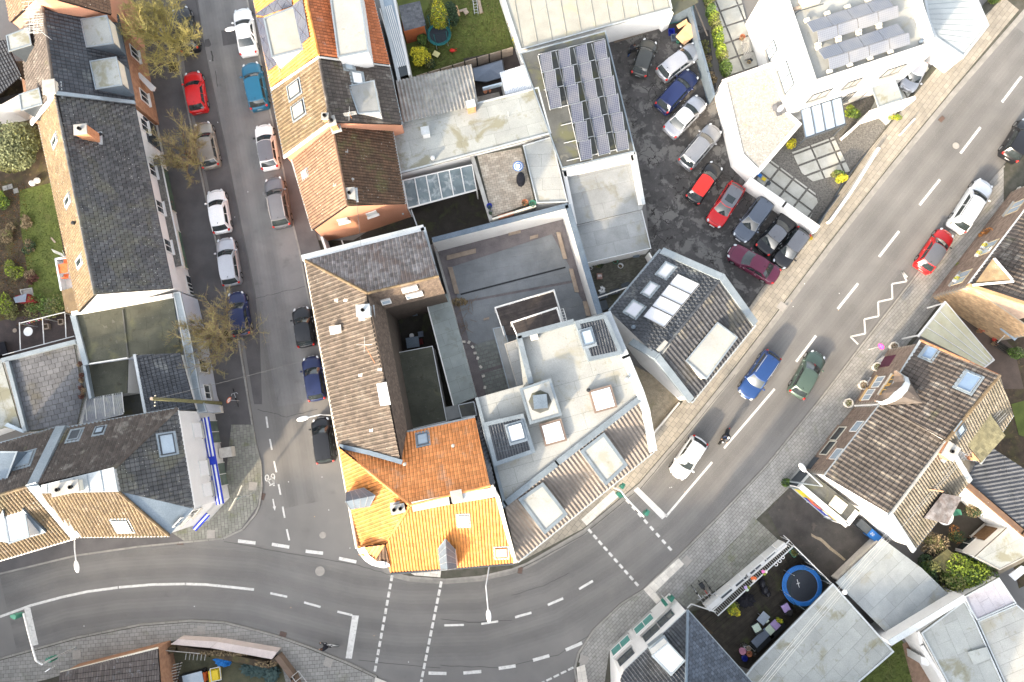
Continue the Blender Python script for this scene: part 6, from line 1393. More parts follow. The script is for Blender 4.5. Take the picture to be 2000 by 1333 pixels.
a0,a1,b0,b1 = (1563,214),(1643,189),(1573,271),(1652,243)
for i in range(4):
    q = [P(*lerp2(a0,a1,i / 4),2.9),P(*lerp2(a0,a1,(i + 1) / 4),2.9),P(*lerp2(b0,b1,(i + 1) / 4),2.6),P(*lerp2(b0,b1,i / 4),2.6)]; MB().prism(q,bottom=[p - Vector((0,0,.02)) for p in q]).build('pane',M('glass_blue_sky',(.36,.43,.52),(.28,.35,.44),.7,.08,sp=.8),g)
for i in range(5): MB().tube(P(*lerp2(a0,a1,i / 4),2.95),P(*lerp2(b0,b1,i / 4),2.65),.05,.05,4).build('rafter',framed,g)
for a_,b_,z in ((a0,a1,2.95),(b0,b1,2.62)): MB().tube(P(*a_,z),P(*b_,z),.09,.09,4).build('beam',framed,g)
for u,v in (b0,b1): c = P(u,v,2.6); MB().tube(c,Vector((c.x,c.y,0)),.06,.06,4).build('post',framed,g)
h.flat([(1702,172),(1748,154),(1763,193),(1716,210)],2.6,felt_p,None,edge=zinc,ew=.08,eh=.05,name='porch_roof')
for q in ((1702,172),(1716,210),(1763,193)): c = P(*q,2.5); MB().tube(c,Vector((c.x,c.y,0)),.06,.06,4).build('porch_post',framed,h.o)
def wallstrip(pts,w_,mat,label,z,name='garden_wall',cop=None,zb=0.0):
    m = MB(); strip(m,PP([(p[0],p[1],z) for p in pts]),w_,1,zb=zb); o = m.build(name,mat); tag(o,label,'wall')
    if cop: m3 = MB(); strip(m3,PP([(p[0],p[1],z + .05) for p in pts]),w_ + .08,.05); m3.build('coping',cop,o)
    return o
wallstrip([(1701,219),(1787,191)],.34,wall_w,'tall white wall slab beside the villa porch',2.5)
wallstrip([(1701,219),(1664,254)],.22,wall_w,'white return wall left of the porch slab',2.3)
wallstrip([(1622,432),(1665,372),(1717,289)],.26,wall_w,'low white wall along the beige pavement by the villa',.85)
wallstrip([(1760,262),(1787,232)],.14,wall_w,'short white kerb wall at the villa drive',.5)
wallstrip([(1464,352),(1532,400),(1597,446)],.62,wall_w,'long white wall between car yard and villa garden',1.7)
wallstrip([(1395,186),(1383,140),(1366,80),(1352,20),(1345,-40)],.22,zinc_d,'dark slate fence wall right of the car yard',1.9)
wallstrip([(1692,300),(1650,352),(1600,440)],.10,framed,'dark metal edging of the villa flower bed',.35)
fen = thing('metal_gate','dark metal sliding gate between villa garden and pavement','gate',P(1618,410,0)); m2 = MB(); strip(m2,PP([(1598,438,1.3),(1640,380,1.3)]),.08,1.2,zb=.05); m2.build('panel',framed,fen)
# patio slabs
lay(bpy.data.objects['forecourt'],'concrete_slab',PP([(1498,308),(1592,378),(1597,396),(1580,430),(1560,425),(1478,352)],.05),slabc,1.62,1.35,.2,0,.06,cap=40,udir=P(1592,378) - P(1498,308),off=.02)
lay(bpy.data.objects['forecourt'],'concrete_slab',PP([(1547,298),(1628,268),(1660,335),(1588,355),(1566,338)],.05),slabc,1.95,1.15,.2,0,.06,cap=40,udir=P(1628,268) - P(1547,298),off=.02)
lay(bpy.data.objects['forecourt'],'concrete_slab',PP([(1380,-10),(1440,-30),(1480,128),(1418,150)],.06),slabc,1.9,1.6,.18,0,.06,cap=40,udir=P(1440,-30) - P(1380,-10),off=.02)
lay(bpy.data.objects['forecourt'],'concrete_slab',PP([(1725,165),(1808,130),(1838,150),(1800,205),(1730,245),(1700,215)],.06),slabc,1.9,1.6,.16,0,.06,cap=40,udir=P(1808,130) - P(1725,165),off=.02)
o = thing('stepping_mats','small coloured mats beside the white garden wall','mat',P(1490,348,.1))
for u,v,m in ((1484,343,blue_p),(1492,350,yel_p),(1501,358,framed)): MB().box(P(u,v,.16),.38,.32,.05,-.6).build('mat',m,o)
o = thing('garden_bench','weathered slatted bench against the white villa wall','bench',P(1457,100,0))
for i in range(5): MB().box(P(1452 + i * 3.2,100 - i * 1.2,.45),.1,1.7,.04,.24).build('slat',conc,o)
for v in (84,116): MB().box(P(1457 + (v - 100) * .2,v,.22),.55,.08,.42,.24).build('leg',conc,o)
for u,v,l,m in ((1463,122,'dark square planter below the bench',framed),(1448,76,'round terracotta pot above the bench',terra)):
    o = thing('planter',l,'planter',P(u,v,0)); MB().lathe(P(u,v,.04),[(.001,0),(.22,0),(.26,.42),(.2,.42),(.2,.3),(.001,.3)],4 if 'square' in l else 14).build('pot',m,o); mb = MB(); leaf_cloud(mb,P(u,v,.5),.2,.2,.12,50,.06); mb.build('leaves',lf_dry,o)
# ------------------------------------------------------------------ brick double house on the right
h = House('brick_house','tan brick house with a long weathered brown roof and a white gable','house',1740,930)
h.walls([(1612,930,5.0),(1722,790,5.0),(1847,863,8.3),(1893,938,5.0),(1785,1073,5.0),(1739,1004,8.3)],wall_w,.1)
A_,B_ = h.planes[0][0],h.planes[0][0]
for i,pl in enumerate(h.planes):
    if pl[1].x < -.6 and pl[1].y > .3: fk = i
# brick facing on the street side, brick by brick where it shows
def brickface(h,k,La,Lb,ztop,mat,name='brick',cap=300,bw=.42,bh=.22,zb=.15):
    a,n,d = h.planes[k][:3]; p0 = Vector((a.x,a.y,0)) + d * La + n * .012; p1 = Vector((a.x,a.y,0)) + d * Lb + n * .012
    q = [p0 + Vector((0,0,zb)),p1 + Vector((0,0,zb)),p1 + Vector((0,0,ztop)),p0 + Vector((0,0,ztop))]
    c0 = sum(q,Vector()) / 4
    w_ = MB().add(q,[(0,1,2,3)]).build('brick_facing',mortar,h.o)
    pv = [(0,0,0),(bw - .03,0,0),(bw - .03,bh - .03,0),(0,bh - .03,0),(0,0,.015),(bw - .03,0,.015),(bw - .03,bh - .03,.015),(0,bh - .03,.015)]; pf = [(4,5,6,7),(0,1,5,4),(1,2,6,5),(2,3,7,6),(3,0,4,7)]
    L = (p1 - p0).length; mb = MB(); sg = 1
    for r in range(int((ztop - zb) / bh)):
        for c in range(int(L / bw)):
            o_ = p0 + d * (c * bw + (r % 2) * bw / 2) + Vector((0,0,zb + r * bh))
            if c * bw + (r % 2) * bw / 2 + bw > L: continue
            mb.add([o_ + d * x + Vector((0,0,y)) + n * (z + .004) for x,y,z in pv],pf)
    o_ = mb.build('bricks',mat,w_); o_['kind'] = 'stuff'; return w_
L0 = (PP([(1612,930,5)])[0] - PP([(1722,790,5)])[0]).length
brickface(h,fk,.0,L0 - .2,4.8,brick_y)
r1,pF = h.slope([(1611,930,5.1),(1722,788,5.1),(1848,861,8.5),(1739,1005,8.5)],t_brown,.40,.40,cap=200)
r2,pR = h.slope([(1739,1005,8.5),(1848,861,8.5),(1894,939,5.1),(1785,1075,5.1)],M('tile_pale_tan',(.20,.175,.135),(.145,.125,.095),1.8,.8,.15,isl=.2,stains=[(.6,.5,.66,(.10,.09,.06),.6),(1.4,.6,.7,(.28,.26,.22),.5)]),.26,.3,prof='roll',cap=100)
h.ridge([(1739,1005,8.55),(1848,861,8.55)],conc,.13)
h.gutter((1611,930,5.05),(1722,788,5.05),zinc_l,.12); h.gutter((1785,1075,5.05),(1894,939,5.05),zinc,.1)
for a_,b_ in (((1740,1004,8.7),(1786,1076,5.3)),((1850,862,8.8),(1896,940,5.4))): m2 = MB(); strip(m2,PP([a_,b_]),.4,.3); m2.build('verge_coping',zinc_l,h.o)
h.chimney(1843,881,8.2,.95,1.1,.9,-.6,chim,pots=1); h.box('rear_dormer',[(1806,1012),(1842,966),(1877,972),(1849,1022)],6.4,5.0,wall_c); h.slope([(1804,1012,6.9),(1841,964,6.9),(1879,971,6.5),(1850,1024,6.5)],M('tile_pale_grey',(.23,.215,.21)),.3,.34,prof='flat',cap=0)
MB().tube(P(1806,955,7.4),P(1842,960,7.2),.06,.06,6).build('clay_pipe',M('pipe_tan',(.55,.33,.2),(.5,.3,.18)),h.o)
for u,v,w_,hh_,fr_,gl in ((1637,848,1.5,1.4,wall_c,glass),(1618,876,1.5,1.4,wall_c,glass),(1674,834,1.1,1.2,framew,glass_s),(1634,888,1.1,1.2,framew,glass_s)): h.win(fk,u,v,w_,hh_,fr_,gl,bars=0,sillm=brick_y)
h.win(fk,1583,905,1.2,1.9,framed,framed,bars=0)
h = House('brick_house','tan brick house with white curved dormer roof and two blue roof windows','house',1820,770)
h.walls([(1722,789,5.4),(1799,667,5.4),(1952,735,9.0),(1978,811,5.4),(1915,905,5.4),(1848,861,9.0)],wall_w,.1)
for i,pl in enumerate(h.planes):
    if pl[1].x < -.6 and pl[1].y > .3: fk = i
L0 = (PP([(1722,789,5.4)])[0] - PP([(1799,667,5.4)])[0]).length
brickface(h,fk,.0,L0 - .2,5.1,brick_y)
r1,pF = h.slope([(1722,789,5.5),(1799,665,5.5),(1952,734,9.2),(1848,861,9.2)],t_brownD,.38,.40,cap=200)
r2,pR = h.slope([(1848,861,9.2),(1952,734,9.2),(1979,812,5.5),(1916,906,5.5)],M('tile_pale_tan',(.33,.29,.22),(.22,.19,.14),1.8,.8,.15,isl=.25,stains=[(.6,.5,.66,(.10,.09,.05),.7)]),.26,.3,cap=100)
h.ridge([(1848,861,9.25),(1952,734,9.25)],t_tan,.14,.42); h.gutter((1722,789,5.45),(1799,665,5.45),zinc_l,.12); h.gutter((1979,812,5.45),(1916,906,5.45),zinc_l,.1)
m2 = MB(); strip(m2,PP([(1799,665,5.6),(1952,733,9.3)]),.14,.15); m2.build('verge',chim,h.o)
for u,v,a,b in ((1816,691,1.05,.75),(1892,748,1.5,1.05)): h.skylight(pF,u,v,a,b,M('glass_blue',(.20,.28,.40),(.17,.24,.34),1,.1),zinc)
h.skylight(pR,1874,840,.7,.9,glass_s,framed)
h.box('rear_dormer',[(1880,856),(1926,800),(1962,851),(1917,901)],7.2,5.5,chim); h.slope([(1879,856,7.7),(1926,798,7.7),(1963,851,7.3),(1917,903,7.3)],M('tile_olive',(.21,.19,.11),(.14,.13,.08),1.8,.8,.15,isl=.25),.28,.32,prof='flat',cap=0)
dr = MB(); arcp = [(1711,783),(1722,785),(1736,778),(1748,766),(1760,756),(1768,745),(1766,735),(1757,727),(1752,724)]; inn = [(1722,792),(1732,790),(1748,784),(1762,775),(1773,763),(1778,750),(1774,738),(1764,732),(1758,728)]
zz_ = [5.6,6.0,6.7,7.2,7.3,7.2,6.8,6.1,5.7]
tp = [P(*a_,z) for a_,z in zip(arcp,zz_)]; ti = [P(*a_,z + .12) for a_,z in zip(inn,zz_)]
for i in range(8): dr.add([tp[i],tp[i + 1],ti[i + 1],ti[i],tp[i] - Vector((0,0,.2)),tp[i + 1] - Vector((0,0,.2))],[(0,1,2,3),(4,5,1,0)])
do = dr.build('dormer_hood',zinc_l,h.o)
fr_ = MB(); base = [Vector((p.x,p.y,5.2)) for p in tp]
for i in range(8): fr_.add([base[i],base[i + 1],tp[i + 1],tp[i]],[(0,1,2,3)])
fr_.build('dormer_face',brick_y,h.o)
ap = P(1803,788,7.7)
mb = MB(); mb.add([ti[0],ti[1],ti[2],ti[3],ti[4],ti[5],ti[6],ti[7],ti[8],ap],[(i,i + 1,9) for i in range(8)]); mb.build('dormer_roof',t_brownD,h.o)
for u,v in ((1745,742),(1731,762)): h.win(fk,u,v,.9,1.0,M('frame_amber',(.60,.36,.10),(.5,.3,.08)),glass,bars=1)
for u,v in ((1716,747),(1697,772)): h.win(fk,u,v,1.1,1.25,framew,glass_s,bars=1,sillm=M('sill_tan',(.5,.33,.16),(.45,.3,.14)))
for u,v in ((1696,745),(1676,773)): h.win(fk,u,v,.7,.35,framew,glass,bars=1)
h.win(fk,1732,707,1.1,2.0,M('door_maroon',(.10,.03,.05),(.08,.02,.04)),M('door_maroon',(.10,.03,.05),(.08,.02,.04)),bars=0)
tag(MB().box(P(1728,712,.3),1.3,.8,.3,-.95).build('door_step',concw,None),'white door step at the brick house entrance','step')
for i,(u,v) in enumerate(((1742,678),(1709,718),(1682,753),(1653,788))):
    c = P(u,v,.12); o = thing('concrete_planter','octagonal concrete planter on the pavement, %s of four from the top' % ('first','second','third','fourth')[i],'planter',c,'concrete planters along the brick house')
    A = Matrix.Rotation(.25,4,'Z'); MB().lathe(c,[(.34,0),(.45,.45),(.45,.5),(.36,.5),(.34,.40),(.001,.4)],8,M_=Matrix.Rotation(.6,4,'Z')).build('pot',concw,o); mb = MB(); leaf_cloud(mb,c + Vector((0,0,.5)),.28,.28,.1,90,.06); mb.build('leaves',[lf_dry,lf_olive][i % 2],o)
# polycarbonate pergola
g = thing('car_port','cream corrugated plastic carport with white frame between two brick houses','carport',P(1860,660,0))
pv = PP([(1847,591,3.0),(1940,701,2.7),(1923,717,2.7),(1799,662,3.0),(1790,652,3.0)])
q = [P(1847,590,3.0),P(1941,702,2.7),P(1921,718,2.7),P(1796,655,3.0)]
for i in range(4):
    a_,b_ = lerp2((1847,590),(1796,655),i / 4),lerp2((1847,590),(1796,655),(i + 1) / 4); c_,d_ = lerp2((1941,702),(1921,718),i / 4),lerp2((1941,702),(1921,718),(i + 1) / 4)
    qq = [P(*a_,3.0),P(*c_,2.7),P(*d_,2.7),P(*b_,3.0)]; MB().prism(qq,bottom=[p - Vector((0,0,.03)) for p in qq]).build('roof_sheet',poly,g)
    MB().tube(P(*a_,3.05),P(*c_,2.75),.05,.05,4).build('rafter',framew,g)
MB().tube(P(1847,590,3.05),P(1793,658,3.05),.12,.12,4).build('beam',framew,g); MB().tube(P(1942,703,2.75),P(1920,720,2.75),.07,.07,4).build('beam',framew,g)
for u,v in ((1847,592),(1796,655),(1940,702)): c = P(u,v,2.9); MB().tube(c,Vector((c.x,c.y,0)),.08,.08,6).build('post',framew,g)
h = House('brick_house','sunlit brown brick house with bay gable at the right edge','house',1960,520)
h.walls([(1893,556,5.8),(2065,330,5.8),(2200,420,9.8),(2065,612,9.8)],brick_y,.1)
for i,pl in enumerate(h.planes):
    if pl[1].x < -.6 and pl[1].y > .3: fk = i
    if pl[1].y < -.6 and pl[1].x < .3: gk = i
L0 = (PP([(1893,556,5.8)])[0] - PP([(2065,330,5.8)])[0]).length
brickface(h,fk,0,L0,5.6,brick_y)
brickface(h,gk,.2,7.0,5.6,M('brick_tan_sunlit',(.48,.33,.19),(.40,.26,.15),3,.85,.2,isl=.22))  # paler copy of the tan brick: sunlight on the gable is in its colour
r1,pF = h.slope([(1893,556,5.9),(2065,330,5.9),(2200,420,9.9),(2065,612,9.9)],t_brownD,.38,.40,cap=200)
h.gutter((1893,556,5.85),(2065,330,5.85),framew,.14)
m2 = MB(); strip(m2,PP([(1892,557,6.15),(2065,613,10.1)]),.3,.25); m2.build('verge',M('brick_cap',(.5,.3,.16),(.42,.25,.13)),h.o)
zd = MB(); ra,rb = P(1941,503,7.6),P(1981,549,7.9)
zd.add([P(1941,503,7.6),P(1980,549,8.0),P(1903,556,6.4)],[(0,1,2)]); zd.build('gable_dormer_roof',t_tan,h.o)
m2 = MB(); strip(m2,PP([(1902,557,6.5),(1980,550,8.1)]),.16,.15); strip(m2,PP([(1943,505,7.7),(1978,546,8.0)]),.14,.12); m2.build('bargeboard',framew,h.o)
mb = MB(); mb.add([P(1941,503,7.55),P(1903,557,6.35),P(1925,530,5.0),P(1941,505,5.0)],[(0,1,2,3)]); mb.build('gable_face',brick_y,h.o)
for u,v in ((1931,485),(1879,543),(1985,405)): h.win(fk,u,v,1.5,1.6,M('frame_cream',(.55,.45,.3),(.5,.4,.27)),glass_s,bars=1)
for u,v,l in ((1926,482,'upper flower box'),(1915,497,'second flower box'),(1871,547,'lowest flower box')):
    pl = h.hit(u,v); c = RP(u,v,(pl[0],pl[1])) + pl[1] * .2; o = thing('flower_box',l + ' on the sunlit brick front','flower box',c); MB().box(c,.7,.28,.2,math.atan2(pl[2].y,pl[2].x)).build('box',framew,o); mb = MB(); leaf_cloud(mb,c + Vector((0,0,.15)),.3,.14,.12,90,.06); mb.build('flowers',[lf_yel,lf_green],o)
for i in range(10):
    a_,b_ = lerp2((1833,578),(1998,362),i / 10),lerp2((1833,578),(1998,362),(i + .8) / 10); m2 = MB(); strip(m2,PP([(a_[0],a_[1],.5),(b_[0],b_[1],.5)]),.25,.4,zb=.1); m2.build('plinth_stone',concw,h.o)
for u,v,r,l,mm in ((1875,521,.62,'bright green shrub at the foot of the brick front',[lf_green,lf_lime]),(1850,566,.7,'orange leaved creeper at the corner of the brick house',[lf_rust,lf_dry]),(1925,458,.5,'orange creeper climbing the brick front',[lf_rust]),(1945,447,.45,'orange creeper, upper end',[lf_rust])): shrub('shrub',l,u,v,r,.8 if r > .5 else 2.5,mm,500,.1,.08,clumps=6)
sheet('path',[(1860,610),(1900,600),(1980,680),(2000,760),(1960,760),(1900,690)],.05,M('path_red_brown',(.13,.095,.075),(.10,.075,.06),1,.9,.3))
o = thing('glass_awning','small glass canopy on a post by the brick gable','canopy',P(1975,652,0)); MB().prism([P(1952,643,2.7),P(1971,628,2.7),P(1998,650,2.6),P(1982,666,2.6)],bottom=[P(1952,643,2.67),P(1971,628,2.67),P(1998,650,2.57),P(1982,666,2.57)]).build('pane',glass_s,o); MB().tube(P(1946,672,0),P(1962,656,2.6),.04,.04).build('post',framew,o)
for i,(u,v) in enumerate(((1880,613),(1889,620),(1910,647),(1922,644),(1940,672),(1942,663))):
    o = thing('flower_pot','terracotta pot number %s along the brick gable path' % ('one','two','three','four','five','six')[i],'pot',P(u,v,.05),'terracotta pots along the gable path'); MB().lathe(P(u,v,.06),[(.001,0),(.16,0),(.24,.35),(.2,.35),(.18,.28),(.001,.28)],12).build('pot',terra,o)
    if i > 1: mb = MB(); leaf_cloud(mb,P(u,v,.5),.18,.18,.1,50,.05); mb.build('flowers',[red_p if i % 2 else lf_dry],o)
o = thing('wooden_bench','green brown wooden bench with a yellow ring by the garden path','bench',P(1962,680,0)); 
for i in range(4): MB().box(P(1955 + i * 2.3,684 - i * 3,.42),1.7,.11,.04,-.6).build('slat',woodd,o)
MB().box(P(1958,680,.2),1.4,.3,.38,-.6).build('base',woodd,o)
# flat fronted extension with the banner
h = House('shop_extension','dark flat roofed extension with white fascia and big yellow banner','building',1610,980)
ext = [(1586,926),(1680,998),(1656,1030),(1562,953)]
h.flat(ext,3.1,felt_d,wall_w,edge=None,felt=(2,1))
for q in ([(1565,951,3.25),(1654,1026,3.25)],[(1656,1023,3.25),(1674,1000,3.25)]): m2 = MB(); strip(m2,PP(q),.42,.2); m2.build('roof_edge',plast,h.o)
crk = sheet('drive_patch',[(1584,1042),(1594,1048),(1604,1051),(1612,1058),(1622,1068),(1636,1079),(1652,1093),(1649,1096),(1634,1084),(1620,1074),(1610,1064),(1602,1057),(1594,1053),(1585,1048)],.15,gravel_t)
h.skylight((P(1635,987,3.15),Vector((0,0,1))),1636,986,.9,1.2,glass_s,wall_c,ang=.9,flash=False)
h.win([i for i,p in enumerate(h.planes) if p[1].x < -.6 and p[1].y > 0][0],1560,935,1.6,1.8,framed,framed,bars=0)
o = thing('banner','long yellow, orange and blue advertising banner in a grey frame','banner',P(1590,990,0))
t0,t1,z0_,z1_ = (1566,957),(1638,1019),.9,3.0
A_,B_ = P(*t0,z1_),P(*t1,z1_); dn = Vector((0,0,z0_ - z1_)); nn = (B_ - A_).cross(Vector((0,0,1))).normalized(); nn = nn if nn.y < 0 or nn.x < 0 else -nn
def bq(s0,s1,h0,h1,off_,mat,name,sk=0):
    a_ = A_.lerp(B_,s0) + dn * h0 + nn * off_; b_ = A_.lerp(B_,s1) + dn * (h0 + sk) + nn * off_; c_ = A_.lerp(B_,s1) + dn * (h1 + sk) + nn * off_; d_ = A_.lerp(B_,s0) + dn * h1 + nn * off_
    MB().add([a_,b_,c_,d_],[(0,1,2,3)]).build(name,mat,o)
m2 = MB(); m2.prism([A_ + nn * .0,B_ + nn * .0,B_ - nn * .1,A_ - nn * .1],z0_); m2.build('board',zinc,o)
bq(.01,.99,.03,.97,.01,yel_p,'yellow_field'); bq(.30,.99,.60,.97,.02,M('sign_blue',(.02,.04,.30),(.02,.035,.26)),'blue_field'); bq(.62,.99,.42,.62,.02,M('sign_blue',(.02,.04,.30),(.02,.035,.26)),'blue_field')
def bell(s,hh,rs,rh,off_,mat,name):
    c = A_.lerp(B_,s) + dn * hh + nn * off_; e = (B_ - A_); mb = MB(); k = 18
    mb.add([c + e * (rs * math.cos(6.283 * i / k)) + dn * (rh * math.sin(6.283 * i / k)) for i in range(k)],[tuple(range(k))]); mb.build(name,mat,o)
bell(.52,.52,.15,.26,.03,org_p,'orange_shape'); bell(.36,.45,.06,.2,.03,org_p,'orange_shape')
bq(.70,.84,.32,.56,.03,plast,'white_field',.0); bq(.90,.985,.55,.93,.03,plast,'white_field')
for i,s_ in enumerate((.15,.19,.23,.27,.31)): bq(s_,s_ + .02,.25,.55 - (i % 2) * .1,.03,M('sign_green',(.3,.4,.05),(.3,.4,.05)),'letter_stroke')
for i in range(6): bq(.40 + i * .045,.425 + i * .045,.20 + (i % 2) * .06,.38,.035,M('sign_blue',(.02,.04,.30),(.02,.035,.26)),'letter_stroke')
MB().path([A_,B_,B_ + dn,A_ + dn,A_],.09,4).build('frame',zinc,o)
for s_ in (0,.5,1): p_ = A_.lerp(B_,s_) + dn; MB().tube(p_,Vector((p_.x,p_.y,0)),.05,.05).build('post',zinc,o)
for i,(u,v,m,l) in enumerate(((1671,1021,framed,'dark grey wheelie bin nearest the banner'),(1681,1030,framed,'second dark grey wheelie bin beside the white gable'),(1692,1040,blue_p,'upper of two blue wheelie bins, white number on its lid'),(1702.5,1049,blue_p,'lower of two blue wheelie bins by the felt roof'))):
    c = P(u,v,.14); o = thing('wheelie_bin',l,'bin',c,'wheelie bins beside the white gable'); a_ = -.72
    T = Matrix.Translation(c) @ Matrix.Rotation(a_,4,'Z'); bt_ = [Vector((x,y,.06)) for x,y in ((-.24,-.26),(.24,-.26),(.24,.26),(-.24,.26))]; tt = [Vector((x * 1.2,y * 1.2,1.0)) for x,y in ((-.24,-.26),(.24,-.26),(.24,.26),(-.24,.26))]
    MB().prism([T @ p for p in tt],bottom=[T @ p for p in bt_]).build('body',m,o); MB().prism([T @ Vector((x,y,z)) for x,y,z in ((-.32,-.34,1.04),(.32,-.34,1.04),(.32,.36,1.12),(-.32,.36,1.12))],bottom=[T @ Vector((x,y,1.0)) for x,y in ((-.32,-.34),(.32,-.34),(.32,.36),(-.32,.36))]).build('lid',m,o)
    for s_ in (-1,1): MB().tube(T @ Vector((s_ * .26,.28,.1)),T @ Vector((s_ * .32,.28,.1)),.1,.1,10).build('wheel',black,o)
    if i == 2: g = MB(); [g.box(T @ Vector((x0 + dx,y,1.085 + .118 * y)),w_,l_,.012,a_) for x0 in (-.09,.09) for dx,y,w_,l_ in ((0,.1,.12,.03),(.05,.05,.03,.1),(0,0,.12,.03),(-.05,-.05,.03,.1),(0,-.1,.12,.03))]; g.build('number',plast,o)
# back garden cottage and corrugated roofs lower right
h = House('barn','dark corrugated roofed barn with white rear wall and brown wooden doors','barn',1960,960)
h.walls([(1887,942,4.6),(1925,868,4.6),(2060,950,4.6),(2060,1090,4.6),(1995,1040,4.6)],wall_w,.08)
corrugated(h.o,'corrugated_roof',PP([(1889,938,4.7),(1924,867,4.7),(2060,955,5.2),(2060,1080,5.2),(2000,1034,4.7)]),fib_k,.33,.05,sheets=1.6)
m2 = MB(); strip(m2,PP([(1886,944,4.95),(1998,1040,4.95),(2060,1092,4.95)]),.45,.3); m2.build('clay_coping',t_sal,h.o)
for i,p in enumerate(h.planes):
    if p[1].y < -.5 and p[1].x < .0: bk = i
brd = M('door_brown',(.14,.085,.045),(.11,.065,.035),3,.8,isl=.15)
sheet('courtyard',[(1820,980),(1890,950),(1960,1040),(1910,1100),(1820,1090)],.04,M('courtyard_dark2',(.07,.06,.052),(.05,.045,.035),.8,.9,.4))
h = House('lean_to','pale green grey felt lean-to roof at the right edge','lean-to',1960,1070)
h.flat([(1904,1088),(1975,1024),(2060,1060),(1952,1114)],3.0,felt_p,wall_w,edge=conc,ew=.1,eh=.05,felt=(3,1.4))
for u,v,w_,hh_ in ((1899,1036,1.9,1.5),(1924,1042,1.5,1.5),(1887,1062,1.7,1.1)): h.win(0,u,v,w_,hh_,framew if hh_ < 1.3 else brd,glass if hh_ < 1.3 else brd,bars=3 if hh_ > 1.3 else 1)
m2 = MB(); strip(m2,PP([(1951,1118,2.0),(2060,1062,2.0)]),.35,2,zb=0); tag(m2.build('garden_wall',M('wall_mossy',(.30,.26,.2),(.2,.17,.12))),'mossy brick wall below the pale lean-to','wall')
o = thing('garden_chair','green plastic chair under the white gable rear','chair',P(1866,1002,.1)); c = P(1866,1002,.45); MB().box(c,.5,.5,.04,.2).build('seat',grn_p,o); MB().box(c + Vector((.2,.1,.25)),.06,.5,.5,.2).build('backrest',grn_p,o)
for sx in (-.2,.2):
    for sy in (-.2,.2): MB().tube(c + Vector((sx,sy,0)),c + Vector((sx,sy,-.4)),.02,.02).build('leg',grn_p,o)
o = thing('garden_table','round white table half hidden by the tiled dormer','table',P(1846,1012,.1)); MB().lathe(P(1846,1010,.75),[(.001,.03),(.72,.03),(.72,0),(.001,0)],20).build('tabletop',plast,o); MB().tube(P(1846,1010,0),P(1846,1010,.75),.04,.04).build('leg',plast,o)
sh = thing('garden_shed','tiny olive roofed shed between the bushes','shed',P(1850,1095,0)); MB().prism(PP([(1822,1094),(1850,1074),(1872,1090),(1848,1118)],1.9),0).build('body',woodd,sh)
lay(sh,'roof_board',PP([(1820,1095),(1850,1072),(1874,1090),(1849,1120)],2.0),M('board_moss',(.12,.11,.05),(.09,.085,.04),2,.85,.2,isl=.15),2.2,.14,.015,0,.03,cap=30,udir=P(1849,1120) - P(1820,1095))
# ------------------------------------------------------------------ lower right: felt roofs
h = House('flat_building','large pale grey felt roof with stained joints at the bottom edge','building',1600,1260)
h.flat([(1626,1139),(1746,1273),(1640,1365),(1405,1385),(1470,1300)],2.6,felt_p,woodd,inset=1.5,edge=zinc_l,ew=.14,eh=.08,felt=(2.4,1.15),udir=P(1470,1300) - P(1626,1139))
h = House('flat_building','lower blue grey felt roof right of the pale one, with white parapet','building',1740,1150)
h.flat([(1723,1052),(1800,1110),(1862,1170),(1745,1250),(1632,1138)],2.4,inset=1.0,mat=M('felt_blue',(.27,.295,.30),(.22,.24,.25),.7,.9,.2,isl=.08,big=.1,stains=[(.5,.56,.68,(.2,.19,.15),.6)]),wmat=woodd,edge=None,felt=(2.8,1.2),udir=P(1632,1138) - P(1723,1052))
wallstrip([(1722,1050),(1636,1133)],.28,concw,'white coping strip between the asphalt drive and the blue grey roof',1.2)
wallstrip([(1739,1256),(1884,1168)],.42,wall_w,'bright white parapet below the blue grey felt roof',3.9,cop=zinc_l)
h = House('flat_building','pale felt roof with a small hatch near the lower right corner','building',1870,1270)
h.flat([(1798,1236),(1883,1172),(1905,1215),(1965,1350),(1870,1370)],3.1,felt_p,wall_w,edge=zinc_l,ew=.1,felt=(2.6,1.2),udir=P(1905,1215) - P(1965,1350))
h.box('roof_hatch',[(1892,1275),(1925,1266),(1932,1284),(1902,1296)],3.25,3.1,felt_p,felt_p)
m2 = MB(); strip(m2,PP([(1795,1236,2.6),(1800,1260,2.6),(1866,1370,2.6)]),.3,2,zb=0); m2.build('wing_wall',wall_w,h.o)
h = House('flat_building','ribbed light metal roof at the lower right edge','building',1970,1260)
h.flat([(1907,1213),(1984,1180),(2080,1260),(2080,1400),(1968,1350)],3.0,felt_w,wall_w,edge=zinc_l,ew=.1,felt=(2.0,.9),udir=P(1984,1180) - P(1907,1213))
h = House('flat_building','small lilac grey roof between the bush and the ribbed roof','building',1930,1175)
h.flat([(1882,1165),(1950,1128),(1984,1178),(1907,1212),(1895,1192)],3.2,M('felt_lilac',(.38,.37,.40),(.32,.31,.34),.8,.9,.2,stains=[(1,.56,.68,(.2,.18,.17),.5)]),wall_w,edge=zinc_l,ew=.1,felt=(2.0,.9))
o = thing('garden_swing','white garden swing seat at the right edge','swing',P(1985,1125,0)); MB().prism(PP([(1970,1123),(1995,1105),(2010,1112),(1983,1135)],1.7),1.6).build('canopy',plast,o); MB().tube(P(1972,1124,0),P(1972,1124,1.7),.03,.03).build('post',framew,o)
sheet('path',[(1762,1258),(1800,1245),(1860,1400),(1800,1400)],.05,M('brick_path',(.26,.17,.12),(.20,.13,.09),3,.9,.3))
o = thing('door_canopy','small white side porch with glass panel below the parapet','porch',P(1815,1300,0)); MB().prism(PP([(1798,1282),(1822,1290),(1812,1302),(1800,1298)],2.2),0).build('box',wall_w,o)
